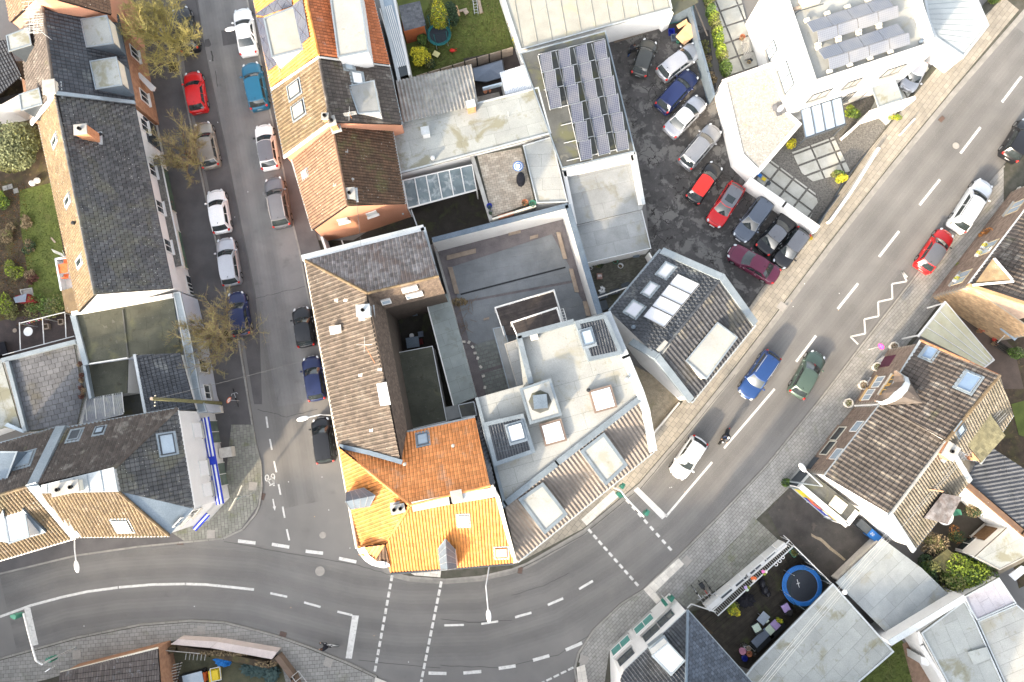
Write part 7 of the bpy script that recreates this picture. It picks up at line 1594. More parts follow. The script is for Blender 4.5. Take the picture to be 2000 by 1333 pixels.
# ------------------------------------------------------------------ white house with slate roof (bottom)
h = House('corner_house','white rendered house with blue slate pyramid roof at the bottom edge','house',1290,1290)
h.walls([(1343,1195,6.7),(1219,1311,6.7),(1212,1324,6.7),(1215,1420,6.7),(1480,1420,6.7),(1469,1340,6.7)],wall_w,.05)
r1,pW = h.slope([(1343,1193,6.8),(1219,1311,6.8),(1338,1420,11.2),(1215,1330),(1215,1420)][:2] + [(1212,1325),(1215,1425),(1338,1420,11.2)],t_black,.26,.32,cap=150)
r2,pE = h.slope([(1343,1193,6.8),(1338,1420,11.2),(1545,1420,6.8)],slate_t,.34,.30,prof='flat',cap=150,lip=.02,gap=.03)
h.ridge([(1343,1193,6.85),(1338,1420,11.25)],zinc_d,.12,.5); h.gutter((1343,1193,6.75),(1219,1311,6.75),zinc_l,.1); h.gutter((1343,1193,6.75),(1545,1420,6.75),zinc,.1)
h.box('dormer',[(1275,1281),(1304,1257),(1335,1290),(1310,1317)],9.0,7.0,framew,plast,zinc,.14,.05); h.box('dormer_front',[(1268,1266),(1297,1243),(1304,1256),(1276,1280)],7.6,6.7,zinc,zinc)
fk = [i for i,p in enumerate(h.planes) if i < 5 and p[1].x < -.4 and p[1].y > .4][0]; tl_ = M('glass_teal',(.10,.33,.29),(.07,.25,.22),1,.2)
for u,v in ((1301,1209),(1272,1237),(1223,1284)): h.win(fk,u,v,1.5,1.3,framed,glass,bars=1)
for u,v in ((1258,1220),(1213,1262)): h.win(fk,u,v,2.0,1.6,wall_w,tl_,bars=1)
# trampoline yard
lay(sheet('deck_yard',[(1345,1195),(1362,1172),(1400,1185),(1545,1062),(1632,1142),(1470,1310),(1440,1300)],.05,woodd),'deck_board',PP([(1348,1196),(1400,1190),(1545,1066),(1628,1142),(1470,1305)],.06),woodd,3.0,.15,.014,.5,.03,cap=300,udir=P(1545,1062) - P(1400,1185),off=.01)
wl = wallstrip([(1384,1190),(1460,1127),(1534,1064)],.42,wall_w,'white front wall with dark panels by the bicycles',1.6)
for i in range(4): a_,b_ = lerp2((1384,1190),(1534,1064),.17 + i * .19),lerp2((1384,1190),(1534,1064),.30 + i * .19); m2 = MB(); strip(m2,PP([(a_[0],a_[1],1.64),(b_[0],b_[1],1.64)]),.16,.04); m2.build('dark_panel',M('panel_grey',(.09,.10,.11),(.07,.08,.09)),wl)
o = thing('steel_canopy_rail','galvanised grating walkway and rail behind the white front wall','railing',P(1460,1140,0))
A_,B_ = (1402,1203),(1551,1066); C_,D_ = (1392,1193),(1542,1056)
MB().tube(P(*A_,2.2),P(*B_,2.2),.055,.055,5).build('beam',alu,o); MB().tube(P(*C_,2.2),P(*D_,2.2),.05,.05,5).build('beam',alu,o)
for i in range(46): MB().tube(P(*lerp2(A_,B_,i / 45),2.2),P(*lerp2(C_,D_,i / 45),2.2),.013,.013,4).build('grating_bar',alu,o)
for i in range(8): c = P(*lerp2(C_,D_,i / 7),2.2); MB().tube(c,Vector((c.x,c.y,0)),.04,.04,5).build('post',alu,o); MB().tube(c,P(*lerp2((1378,1180),(1530,1046),i / 7),2.3),.03,.03,4).build('bracket',alu,o)
MB().path([P(1342,1188,2.3),P(1350,1180,2.3),P(1398,1196,2.3)],.05,5).build('beam',alu,o)
m2 = MB(); m2.path([P(1552,1068,2.0),P(1628,1144,2.0)],.05,5); o = m2.build('fence_rail',framew); tag(o,'white top rail of the yard fence beside the drive','fence')
for i in range(5): c = P(*lerp2((1552,1068),(1628,1144),i / 4),2.0); MB().tube(c,Vector((c.x,c.y,0)),.03,.03,5).build('post',framew,o)
m2 = MB(); strip(m2,PP([(1552,1068,1.8),(1628,1144,1.8)]),.04,1.7); m2.build('screen_panel',framed,o)
def trampoline(u,v,r,padm,netm,label,z=.85,h_=1.8,netf=True):
    c = P(u,v,0); o = thing('trampoline',label,'trampoline',c)
    MB().lathe(c + Vector((0,0,z)),[(.001,0),(r * .78,0)],32).build('jumping_mat',M('mat_black',(.03,.035,.045),(.025,.03,.04),1,.6),o)
    MB().lathe(c + Vector((0,0,z)),[(r * .77,.01),(r * .8,.05),(r * .98,.05),(r,0),(r * .98,-.05)],40).build('safety_pad',padm,o)
    for i in range(6):
        a_ = i * 1.047 + .3; p_ = c + Vector((math.cos(a_) * r * .97,math.sin(a_) * r * .97,0)); MB().tube(p_,p_ + Vector((0,0,z)),.03,.03).build('leg',alu,o); MB().tube(p_ + Vector((0,0,z)),p_ + Vector((math.cos(a_) * .05,math.sin(a_) * .05,z + h_)),.022,.022).build('net_pole',teal if padm is not blue_p else alu,o)
    g = MB(); k = 40
    for zz_ in [z + h_ * j / 8 for j in range(9)]:
        pts = [c + Vector((math.cos(6.283 * i / k) * r * .97,math.sin(6.283 * i / k) * r * .97,zz_)) for i in range(k + 1)]; g.path(pts,.006 if zz_ < z + h_ - .05 else .018,3)
    for i in range(k * (2 if netf else 1)): a_ = 6.283 * i / (k * (2 if netf else 1)); p_ = c + Vector((math.cos(a_) * r * .97,math.sin(a_) * r * .97,z)); g.tube(p_,p_ + Vector((0,0,h_)),.005,.005,3)
    g.build('net',netm,o); return o
o = trampoline(1559,1140,1.75,blue_p,tealn,'large round trampoline with bright blue safety pad',h_=1.7)
c = P(1559,1140,.87); MB().box(c,.7,.04,.01,1.8).build('centre_mark',plast,o); MB().box(c,.3,.04,.012,.3).build('centre_mark',plast,o)
for u,v,m1,l in ((1534,1187,lilac,'lilac cushioned garden chair near the trampoline'),(1477,1226,mint,'mint cushioned garden chair at the left of the yard table')):
    o = thing('garden_chair',l,'chair',P(u,v,0)); a_ = .5; c = P(u,v,.42); T = Matrix.Translation(c) @ Matrix.Rotation(a_,4,'Z'); MB().box(c,.75,.75,.1,a_).build('seat',blackp,o); MB().box(c + Vector((0,0,.1)),.62,.62,.12,a_).build('cushion',m1,o); MB().box(T @ Vector((0,-.36,.2)),.75,.08,.5,a_).build('backrest',blackp,o)
    for sx in (-.3,.3):
        for sy in (-.3,.3): p_ = T @ Vector((sx,sy,0)); MB().tube(p_,p_ - Vector((0,0,.4)),.025,.025).build('leg',blackp,o)
o = thing('garden_sofa','dark garden sofa with lilac and mint seat cushions','sofa',P(1510,1226,0)); a_ = .75; MB().box(P(1514,1228,.3),1.7,.85,.5,a_).build('base',blackp,o); MB().box(P(1514,1221,.6),.65,.7,.14,a_).build('cushion',lilac,o); MB().box(P(1504,1230,.6),.65,.7,.14,a_).build('cushion',mint,o)
o = thing('garden_sofa','second dark garden sofa with grey cover near the felt roof edge','sofa',P(1485,1248,0)); MB().box(P(1488,1250,.3),2.0,.9,.5,a_).build('base',blackp,o); MB().box(P(1486,1246,.58),1.7,.7,.1,a_).build('cushion',tarp,o)
o = thing('patio_table','grey rectangular table in the deck yard','table',P(1490,1207,0)); MB().box(P(1491,1208,.72),.95,.75,.04,.85).build('tabletop',M('table_grey',(.27,.31,.36),(.24,.28,.33)),o); MB().box(P(1498,1213,.5),.3,.25,.04,.7).build('shelf',mint,o)
for dx,dy in ((-.3,-.2),(.3,.2),(-.25,.25),(.25,-.25)): c = P(1491,1208,.7) + Vector((dx,dy,0)); MB().tube(c,c - Vector((0,0,.65)),.02,.02).build('leg',alu,o)
o = thing('kettle_grill','black kettle grill beside the lilac chair','grill',P(1543,1199,0)); MB().ell(P(1543,1199,.8),.3,.3,.22,14).build('bowl',black,o,True)
for k in range(3): c = P(1543,1199,.7); MB().tube(c,c + Vector((math.cos(k * 2.1) * .3,math.sin(k * 2.1) * .3,-.65)),.015,.015).build('leg',alu,o)
o = thing('covered_furniture','furniture wrapped in a glossy black cover in the deck yard','cover',P(1493,1150,0)); mb = MB(); mb.ell(P(1488,1140,.4),.3,.5,.45,8); mb.ell(P(1493,1152,.4),.35,.5,.5,8); mb.ell(P(1499,1160,.35),.3,.3,.4,8); mb.build('cover',M('cover_gloss',(.015,.015,.02),(.012,.012,.016),3,.3),o)
o = thing('covered_furniture','crumpled black tarpaulin heap right of the yellow bush','cover',P(1455,1172,0)); mb = MB(); leaf_cloud(mb,P(1456,1173,.3),.7,.5,.3,120,.3); mb.build('cover',cloth_k,o)
for i,(u,v,m) in enumerate(((1459,1150,(lilac,mint,lf_lime)),(1472,1132,(org_p,concw,org_p)),(1493,1119,(pinkb,lf_lime,concw)))):
    o = thing('balloon_cluster',('lilac and mint balloons on the rail','orange and cream balloons on the rail','pink and lime balloons on the rail')[i],'balloons',P(u,v,2.2))
    for k in range(3): MB().ell(P(u + (k - 1) * 2.6,v + (k % 2) * 4 - 2,2.5),.15,.15,.18,10).build('balloon',m[k],o,True)
for i,(u,v,r,m,l) in enumerate(((1448,1270,.3,M('pink_rim',(.6,.3,.4),(.55,.27,.36)),'pink rimmed tub in the deck yard'),(1460,1265,.2,wood,'tan round pot beside the pink tub'),(1452,1284,.26,blue_k,'deep blue tub at the bottom of the deck yard'),(1461,1275,.26,terra,'terracotta tub near the deep blue one'),(1470,1275,.22,woodd,'dark tub by the grey sofa'),(1556,1190,.2,woodd,'small dark pot below the trampoline'),(1551,1183,.16,woodd,'smallest dark pot touching the trampoline edge'))):
    o = thing('flower_pot',l,'pot',P(u,v,0)); MB().lathe(P(u,v,.06),[(.001,0),(r * .75,0),(r,.4),(r * .82,.42),(r * .75,.3),(.001,.3)],16).build('pot',m,o)
for u,v,l in ((1529,1089,'top white ring ornament on the grating'),(1523,1096,'middle white ring ornament on the grating'),(1516,1103,'lowest white ring ornament on the grating')):
    c = P(u,v,2.3); m2 = MB(); m2.path([c + Vector((.13 * math.cos(6.283 * k / 12),.13 * math.sin(6.283 * k / 12),0)) for k in range(13)],.025,5); tag(m2.build('ring_ornament',plast),l,'ornament')
o = thing('planter','square planter with moss at the top corner of the deck yard','planter',P(1551,1079,0)); ring(MB(),PP([(1542,1076),(1552,1068),(1562,1080),(1552,1090)],.6),.06,0,.6).build('box',grn_p,o); mb = MB(); leaf_cloud(mb,P(1552,1079,.6),.35,.35,.12,160,.07); mb.build('leaves',lf_olive,o)
shrub('shrub','yellow green bamboo bush in the deck yard',1432,1190,.75,1.3,[lf_lime,lf_yel,lf_olive],1400,.05,.07,clumps=9); shrub('shrub','small yellow green plant in a white pot near the sofas',1522,1212,.3,.7,[lf_lime,lf_yel],300,.3,.07)
sheet('flower_bed',[(1358,1200),(1395,1205),(1400,1235),(1385,1240)],.08,soil)
# ------------------------------------------------------------------ lower left: shed and scrap yard
h = House('garden_shed','low brown tiled shed at the lower left','shed',220,1310)
h.walls([(120,1314,2.5),(308,1266,2.5),(322,1400,3.3),(110,1400,3.3)],brick_m,.06)
h.slope([(118,1314,2.6),(308,1266,2.6),(318,1400,3.6),(100,1400,3.6)],M('tile_shed',(.145,.125,.115),(.11,.095,.088),2,.8,.15,isl=.22,stains=[(1.2,.58,.66,(.26,.26,.27),.6)]),.22,.42,cap=200)
h.gutter((118,1314,2.6),(308,1266,2.6),wall_c,.08)
for i,q in enumerate(([(347,1249),(424,1254),(410,1266),(333,1259)],[(425,1254),(541,1274),(531,1288),(411,1266)])): tag(block('coping_slab',q,1.3,0,M('coping_pink',(.58,.50,.46),(.50,.43,.40),1.2,.85,.15)),'pinkish concrete coping slab on the scrap yard wall, the %s one' % ('left' if i == 0 else 'long right'),'wall')
wallstrip([(320,1275),(345,1268),(410,1278),(525,1300),(540,1290)],.5,soil,'overgrown soil bank behind the pink coping',.9,name='soil_bank')
wallstrip([(541,1284),(572,1325),(600,1400)],.45,M('wall_rust_brown',(.17,.12,.09),(.12,.085,.06)),'rusty brown retaining wall at the ladder',1.0)
sheet('courtyard',[(318,1268),(545,1295),(600,1400),(318,1400)],.03,M('yard_moss',(.12,.115,.07),(.08,.08,.05),1,.9,.4,12))
o = thing('blue_tarpaulin','bright blue crumpled tarpaulin in the scrap yard','tarpaulin',P(435,1292,0)); mb = MB(); leaf_cloud(mb,P(436,1290,.35),.62,.42,.25,150,.26); mb.build('cover',M('tarp_blue',(.02,.22,.62),(.02,.17,.5),2,.5),o)
o = thing('green_tarpaulin','dark green tarpaulin over a heap in the scrap yard','tarpaulin',P(510,1310,0)); mb = MB(); leaf_cloud(mb,P(500,1305,.3),1.1,.6,.25,220,.32); leaf_cloud(mb,P(530,1318,.3),.55,.7,.25,120,.3); mb.build('cover',tarpg,o)
o = thing('garden_tractor','small dark machine with a yellow seat box','tractor',P(415,1320,0)); MB().box(P(420,1318,.5),.8,.9,.7,.15).build('body',yel_p,o); m2 = MB(); m2.path([P(410,1307,.95),P(429,1303,.95),P(432,1328,.95),P(413,1332,.95),P(410,1307,.95)],.04,5); m2.build('frame',alu,o); MB().box(P(398,1322,.5),.5,.7,.5,.1).build('bonnet',org_p,o)
for dx in (-.5,.5):
    for dy in (-.45,.45): c = P(412,1320,.22) + Vector((dx,dy,0)); MB().tube(c - Vector((.08,0,0)),c + Vector((.08,0,0)),.22,.22,12).build('wheel',black,o)
o = thing('glass_box','dark glass topped cold frame in the scrap yard','cold frame',P(375,1325,0)); MB().box(P(378,1332,.5),1.9,1.6,.9,.25).build('box',blackp,o); MB().box(P(378,1332,1.0),1.7,1.4,.05,.25).build('pane',glass_s,o)
o = thing('wooden_ladder','row of pale slats like a ladder beside the shed','ladder',P(345,1315,0))
for k in range(8): MB().box(P(347 - k * 1.6,1297 + k * 6,.9),.8,.07,.05,.25).build('rung',conc,o)
for k in range(6): MB().box(P(363 + k * 7.5,1283 + k * .3,1.0),.05,.5,.04,-.1).build('rung',conc,o)
MB().tube(P(322,1271,1.2),P(390,1277,1.2),.04,.04,4).build('side_rail',conc,o); MB().tube(P(352,1292,.9),P(340,1345,.9),.05,.05,4).build('side_rail',woodd,o)
o = thing('metal_ladder','short metal ladder over the retaining wall','ladder',P(588,1318,.5))
for a_,b_ in (((570,1322),(592,1352)),((583,1311),(606,1342))): MB().tube(P(*a_,1.2),P(*b_,.6),.03,.03,5).build('side_rail',alu,o)
for k in range(4): MB().tube(P(*lerp2((570,1322),(592,1352),k / 3),1.15),P(*lerp2((583,1311),(606,1342),k / 3),1.15),.025,.025,4).build('rung',alu,o)
mb = MB(); leaf_cloud(mb,P(520,1298,.9),1.0,.25,.1,150,.1); leaf_cloud(mb,P(440,1276,.9),2.6,.22,.1,400,.1); leaf_cloud(mb,P(320,1290,.6),.4,1.2,.3,300,.1); o = mb.build('dry_creeper',[lf_dry]); o['kind'] = 'stuff'
# ------------------------------------------------------------------ unseen houses out of view, added to shade the roads
def shade_house(u,v,w_,d_,rz,ze,zr,label,mt=t_brownD):
    c = P(u,v,0); o = thing('house',label,'house',c); T = Matrix.Translation(c) @ Matrix.Rotation(rz,4,'Z'); x,y = w_ / 2,d_ / 2
    b = [T @ Vector(p) for p in ((-x,-y,ze),(x,-y,ze),(x,y,ze),(-x,y,ze),(-x,0,zr),(x,0,zr))]; g = [Vector((p.x,p.y,0)) for p in b[:4]]
    MB().add(b + g,[(6,7,1,0),(8,9,3,2),(7,8,2,5,1),(9,6,0,4,3)]).build('wall',wall_w,o)
    MB().add(b,[(0,1,5,4),(4,5,2,3)]).build('roof',mt,o)
for i,(u,v,w_,d_,rz,ze,zr) in enumerate(((60,1500,22,10,.15,7,11),(560,1560,24,11,-.1,7.5,12),(1010,1620,22,11,0,8,12.5),(-260,1250,10,20,.1,7,11),(-300,900,10,20,.1,6.5,10.5),(-330,500,10,22,.1,6.5,10.5),(1500,1540,20,11,.1,6.5,10.5))):
    shade_house(u,v,w_,d_,rz,ze,zr,'unseen house added to cast shade, ' + ('south west end','south of the junction','south of the wide crossing','west of the bend','west gardens middle','west gardens upper','south east end')[i])
# ------------------------------------------------------------------ cars
wh_ = paint('white',(.80,.80,.80)); bk_ = paint('black',(.012,.013,.016)); nv_ = paint('navy',(.012,.022,.085)); rd_ = paint('red',(.55,.012,.015)); bl_ = paint('petrol',(.01,.11,.20))
sv_ = paint('silver',(.48,.49,.52),.3,.5); gy_ = paint('grey',(.17,.175,.19),.3,.4); be_ = paint('beige',(.33,.30,.26),.3,.4); gn_ = paint('green',(.085,.125,.10),.3,.3); pu_ = paint('purple',(.12,.015,.045),.35); st_ = paint('slate',(.115,.135,.17),.3,.4); b2_ = paint('blue',(.02,.06,.19),.28,.2); dk_ = paint('charcoal',(.055,.058,.055),.35,.2); wp_ = paint('pearl',(.70,.72,.74),.28,.2)
LS,RS,YD = 'cars parked along the left kerb of the side street','cars parked along the right side of the side street','cars parked in the asphalt yard'
car((350,14),(373,103),'suv',bk_,'black estate car half hidden under the yellowish bare tree',group=LS)
car((471,15),(486,109),'sedan',wh_,'white saloon at the top of the side street under the lamp',group=RS)
car((488,122),(508,215),'suv',bl_,'petrol blue car below the white saloon',group=RS)
car((374,139),(388,221),'hatch',rd_,'bright red hatchback parked at the left kerb',group=LS)
car((393,238),(413,329),'wagon',be_,'beige grey estate car beside the brown bare tree',group=LS)
car((513,242),(528,332),'hatch',wh_,'white hatchback with a black roof by the brown tiled houses',roofc=gy_,group=RS)
car((419,370),(434,456),'hatch',wh_,'white compact car between the beige estate and the silver estate',group=LS)
car((533,346),(552,446),'suv',gy_,'grey SUV with roof rails opposite the salmon gable',rails=True,group=RS)
car((438,464),(453,559),'wagon',sv_,'silver estate car at the left kerb',group=LS)
car((459,570),(473,657),'hatch',nv_,'dark blue car partly under the lowest bare tree',group=LS)
car((587,600),(599,679),'hatch',bk_,'small black hatchback, topmost of three below the grey SUV',group=RS)
car((606,696),(620,784),'hatch',nv_,'navy hatchback in the middle of the three by the brown roof',group=RS)
car((626,816),(637,906),'van',bk_,'black minivan parked nearest the orange corner house',group=RS)
car((1271,77),(1246,149),'mini',dk_,'small charcoal car with its driver door open',door_open=1,group=YD)
car((1365,91),(1289,149),'wagon',sv_,'silver estate car beside the cardboard heap',group=YD)
car((1356,141),(1289,215),'wagon',nv_,'navy blue estate car in the asphalt yard',group=YD)
car((1373,192),(1305,262),'sedan',sv_,'silver white saloon, third from the top row of yard cars',roofc=wp_,group=YD)
car((1401,247),(1335,325),'wagon',paint('midgrey',(.28,.29,.31),.3,.4),'mid grey estate car in the asphalt yard',rails=True,group=YD)
car((1402,320),(1350,394),'mini',bk_,'black small car with a bright red roof',roofc=paint('roofred',(.75,.03,.02)),hood=bk_,group=YD)
car((1392,440),(1443,360),'hatch',rd_,'red car with grey glass roof facing down the yard',roofc=gy_,sun_roof=True,group=YD)
car((1443,468),(1502,388),'wagon',st_,'slate blue estate car facing down the yard',group=YD)
car((1550,418),(1486,492),'sedan',bk_,'black saloon with grey frosted roof beside the white wall',roofc=gy_,group=YD)
car((1520,519),(1572,450),'mini',bk_,'black hatchback nearest the pavement corner',roofc=gy_,group=YD)
car((1426,487),(1520,543),'sedan',pu_,'dark purple saloon across the yard exit',group=YD)
car((1928,354),(1866,450),'suv',wp_,'white SUV with black roof rails parked at the right kerb',rails='black')
car((1853,451),(1800,529),'hatch',rd_,'red hatchback with grey ribbed roof behind the white SUV',roofc=gy_)
car((2012,238),(1968,312),'suv',bk_,'black SUV cut by the right edge of the picture')
car((1454,776),(1513,690),'wagon',b2_,'blue estate car driving down the main road',rails=True)
car((1601,689),(1554,775),'hatch',gn_,'grey green hatchback driving up the main road')
car((1320,932),(1370,857),'hatch',wh_,'white hatchback waiting behind the stop line')
car((1771,176),(1797,118),'mini',sv_,'silver car half hidden under the villa garage')
# ------------------------------------------------------------------ people and two-wheelers
JR = dict(hip=.14,chest=.17,neck=.07,head=.06,ls=.075,rs=.075,le=.05,re=.05,lh=.035,rh=.035,lk=.07,rk=.07,lf=.05,rf=.05,lt=.04,rt=.04)
def rider(u,v,z,heading,label,cloth,legs,headc=hair,lean=.25):
    J = dict(hip=(-.15,0,.95),chest=(.05 + lean * .2,0,1.35),neck=(.10 + lean * .3,0,1.52),head=(.15 + lean * .35,0,1.64),ls=(.06 + lean * .2,.2,1.38),rs=(.06 + lean * .2,-.2,1.38),le=(.28,.30,1.18),re=(.28,-.30,1.18),lh=(.50,.27,1.06),rh=(.50,-.27,1.06),lk=(.26,.13,.82),lf=(.10,.14,.40),lt=(.24,.15,.36),rk=(.24,-.13,.90),rf=(.14,-.14,.50),rt=(.28,-.15,.46))
    return person(label,u,v,z,J,JR,cloth,legs,heading,headc)
def bicycle(u,v,z,heading,label,col,lean=0,name='bicycle',group=None,basket=False):
    c = P(u,v,z); o = thing(name,label,'bicycle',c,group); T = Matrix.Translation(c) @ Matrix.Rotation(heading,4,'Z') @ Matrix.Rotation(lean,4,'X')
    for x in (-.53,.53):
        g = MB(); pts = [T @ Vector((x + .34 * math.cos(6.283 * k / 20),0,.35 + .34 * math.sin(6.283 * k / 20))) for k in range(21)]; g.path(pts,.022,5); w_ = g.build('wheel',black,o); s_ = MB()
        for k in range(10): s_.tube(T @ Vector((x,0,.35)),pts[2 * k],.004,.004,3)
        s_.build('spokes',alu,w_)
    g = MB(); n = {'bb': (-.05,0,.30),'seat': (-.2,0,.85),'head': (.34,0,.82),'rear': (-.53,0,.35),'front': (.53,0,.35),'st': (.30,0,.98)}
    for a_,b_ in (('bb','seat'),('bb','head'),('seat','head'),('bb','rear'),('seat','rear'),('head','front'),('head','st')): g.tube(T @ Vector(n[a_]),T @ Vector(n[b_]),.022,.022,6)
    g.build('frame',col,o); MB().path([T @ Vector(p) for p in ((.18,.28,.99),(.32,.2,1.0),(.32,-.2,1.0),(.18,-.28,.99))],.018,6).build('handlebar',alu,o)
    MB().ell(T @ Vector((-.22,0,.92)),.14,.075,.04,8,rot=Matrix.Rotation(heading,4,'Z')).build('saddle',black,o)
    MB().tube(T @ Vector((-.05,.12,.2)),T @ Vector((-.05,-.12,.4)),.015,.015).build('pedals',blackp,o)
    if basket: MB().box(T @ Vector((-.5,0,.78)),.45,.38,.28,heading).build('pannier_box',blackp,o)
    return o
bicycle(645,1257,0,3.0,'white bicycle ridden left along the lower kerb',plast); rider(643,1257,0,3.0,'cyclist in a dark brown top riding left near the kerb',cloth_k,cloth_k,M('hair_brown',(.10,.05,.03),(.08,.04,.025)))
def scooter(u,v,z,heading,label):
    c = P(u,v,z); o = thing('motor_scooter',label,'scooter',c); T = Matrix.Translation(c) @ Matrix.Rotation(heading,4,'Z')
    for x in (-.62,.62): MB().tube(T @ Vector((x,-.06,.24)),T @ Vector((x,.06,.24)),.24,.24,14).build('wheel',black,o)
    g = MB(); g.ell(T @ Vector((-.38,0,.58)),.48,.19,.22,10,rot=Matrix.Rotation(heading,4,'Z')); g.box(T @ Vector((.1,0,.32)),.5,.36,.1,heading); g.build('body',bk_,o,True)
    g = MB(); g.ell(T @ Vector((.45,0,.65)),.12,.22,.42,10,rot=Matrix.Rotation(heading,4,'Z')); g.build('front_shield',bk_,o,True); MB().ell(T @ Vector((-.3,0,.80)),.38,.15,.06,10,rot=Matrix.Rotation(heading,4,'Z')).build('saddle',blackp,o,True)
    MB().path([T @ Vector(p) for p in ((.28,.34,1.02),(.38,.15,1.05),(.38,-.15,1.05),(.28,-.34,1.02))],.022,6).build('handlebar',blackp,o); MB().ell(T @ Vector((.56,0,.92)),.08,.1,.08,8).build('headlight',headl,o,True); MB().ell(T @ Vector((-.84,0,.62)),.05,.08,.05,8).build('tail_light',redl,o,True)
scooter(1412,853,0,math.atan2(-1,-.62),'black scooter following the white hatchback'); rider(1414,851,0,math.atan2(-1,-.62),'scooter rider in black with a pale helmet',cloth_k,cloth_b,plast,.1)
J = dict(hip=(0,0,.92),chest=(.12,0,1.3),neck=(.22,0,1.44),head=(.30,0,1.54),ls=(.14,.2,1.32),rs=(.14,-.2,1.32),le=(.34,.26,1.12),re=(.34,-.26,1.12),lh=(.55,.18,1.0),rh=(.55,-.18,1.0),lk=(.06,.1,.5),lf=(-.02,.11,.08),lt=(.14,.12,.04),rk=(-.05,-.1,.5),rf=(-.18,-.11,.08),rt=(-.02,-.12,.04))
person('person in black jacket and blue jeans leaning to the open car door',1228,108,.03,J,JR,cloth_k,cloth_b,.5)
BK = 'bicycles at the rack on the olive pavement'
bicycle(1361,1157,.13,-.9,'white and black bicycle, leftmost at the rack',plast,.12,group=BK); bicycle(1374,1149,.13,-1.0,'red framed bicycle in the middle of the rack',red_p,.1,group=BK,basket=True); bicycle(1385,1147,.13,-.95,'black bicycle with white handlebar at the right of the rack',bk_,.1,group=BK)
o = thing('bicycle_rack','galvanised bicycle rack by the white front wall','bicycle rack',P(1385,1172,.13))
for k in range(4): p_ = P(1376 + k * 6,1182 - k * 5,.15); d_ = (P(1366,1170) - P(1376,1182)).normalized() * .8; MB().path([p_,p_ + Vector((0,0,.45)),p_ + d_ + Vector((0,0,.45)),p_ + d_],.018,5).build('hoop',alu,o)
MB().path([P(1376,1184,.16),P(1397,1166,.16)],.025,5).build('base_rail',alu,o)
bicycle(1463,1254,.08,.1,'pale bicycle lying in the deck yard',alu,1.3)
bicycle(461,778,.13,1.9,'silver bicycle leaning at the sign post on the corner pavement',alu,.3)
# ------------------------------------------------------------------ lamps, signals, signs, poles, cables
def lamp(base,elbow,head,zb,zh,label,r=.045):
    o = thing('street_lamp',label,'street lamp',P(*base,0)); B_ = P(*base,zb); E = P(*elbow,zh - .1); H_ = P(*head,zh)
    MB().path([B_,E,H_],r,8).build('arm',alu,o)
    if zb < 1: pass
    d = (H_ - E); d.z = 0; d.normalize(); rot = Matrix.Rotation(math.atan2(d.y,d.x),4,'Z'); g = MB(); g.ell(H_ + d * .2,.50,.20,.10,14,rot=rot); g.build('lamp_head',plast,o,True); return o
lamp((650,812),(626,810),(596,817),6.4,7.3,'street lamp with white head over the black minivan')
lamp((500,75),(481,52),(455,56),6.0,7.3,'street lamp over the white saloon at the top')
lamp((145,1050),(146,1075),(149,1102),7.0,7.4,'street lamp reaching down over the left bend')
lamp((956,1104),(949,1145),(954,1198),6.6,7.4,'street lamp hanging over the main road below the orange roof')
o = thing('street_lamp','street lamp on a tall pole in front of the brick house','street lamp',P(1540,943,.12)); t_ = P(1607,950,0)
b0,b1,b2 = P(1538,940,.1),P(1606,950,7.6),P(1571,917,7.7); MB().tube(b0,b1,.09,.05,8).build('pole',zinc,o); MB().tube(b1,b2,.045,.04,8).build('arm',alu,o); MB().ell(b2 + (b2 - b1).normalized() * .2,.42,.22,.1,14,rot=Matrix.Rotation(2.2,4,'Z')).build('lamp_head',plast,o,True)
def signal(name,o,c,ang,lens=True):
    T = Matrix.Translation(c) @ Matrix.Rotation(ang,4,'Z'); b = MB().box(c,.28,.30,.92,ang).build(name,green_tl,o)
    for i,m in enumerate((redl,orangel,green_tl)):
        q = T @ Vector((.16,0,.3 - i * .3)); MB().lathe(q,[(.001,0),(.09,0),(.1,.0)],10,M_=Matrix.Rotation(ang,4,'Z') @ Matrix.Rotation(1.57,4,'Y')).build('lens',m,b); MB().box(T @ Vector((.24,0,.41 - i * .3)),.2,.24,.02,ang).build('hood',green_tl,b)
o = thing('traffic_light','traffic light mast with curved arm over the left lane','traffic light',P(147,1266,.12))
t0 = P(147,1266,.1); MB().path([t0,P(98,1289,4.6),P(82,1298,5.5),P(71,1291,5.8),P(64,1268,5.9),P(56,1238,5.9),P(46,1198,5.9)],.075,8).build('mast',alu,o); signal('signal_head',o,P(35,1203,5.8),2.9); signal('signal_head',o,P(103,1287,3.6),2.9); MB().box(P(99,1306,3.4),.5,.06,.8,.6).build('sign_back',alu,o); MB().ell(t0,.16,.16,.06).build('foot',zinc,o)
o = thing('traffic_light','traffic light mast reaching over the lane at the white crossing slabs','traffic light',P(1201,954,.12)); t0 = P(1200,953,.1)
MB().path([t0,P(1200,953.5,4.4),P(1212,958,5.4),P(1222,972,5.6),P(1258,1010,5.7)],.07,8).build('mast',alu,o); signal('signal_head',o,P(1261,1003,5.5),.9); signal('signal_head',o,P(1207,965,2.8),-.9); signal('signal_head',o,P(1212,966,2.4),-.5); signal('signal_head',o,P(1214,951,3.0),.9)
o = thing('traffic_light','traffic light with two green heads beside the white house','traffic light',P(1292,1165,.12)); MB().tube(P(1292,1163,.1),P(1303,1174,3.4),.06,.05).build('mast',alu,o); signal('signal_head',o,P(1298,1178,2.9),2.2); signal('signal_head',o,P(1309,1170,2.9),.8)
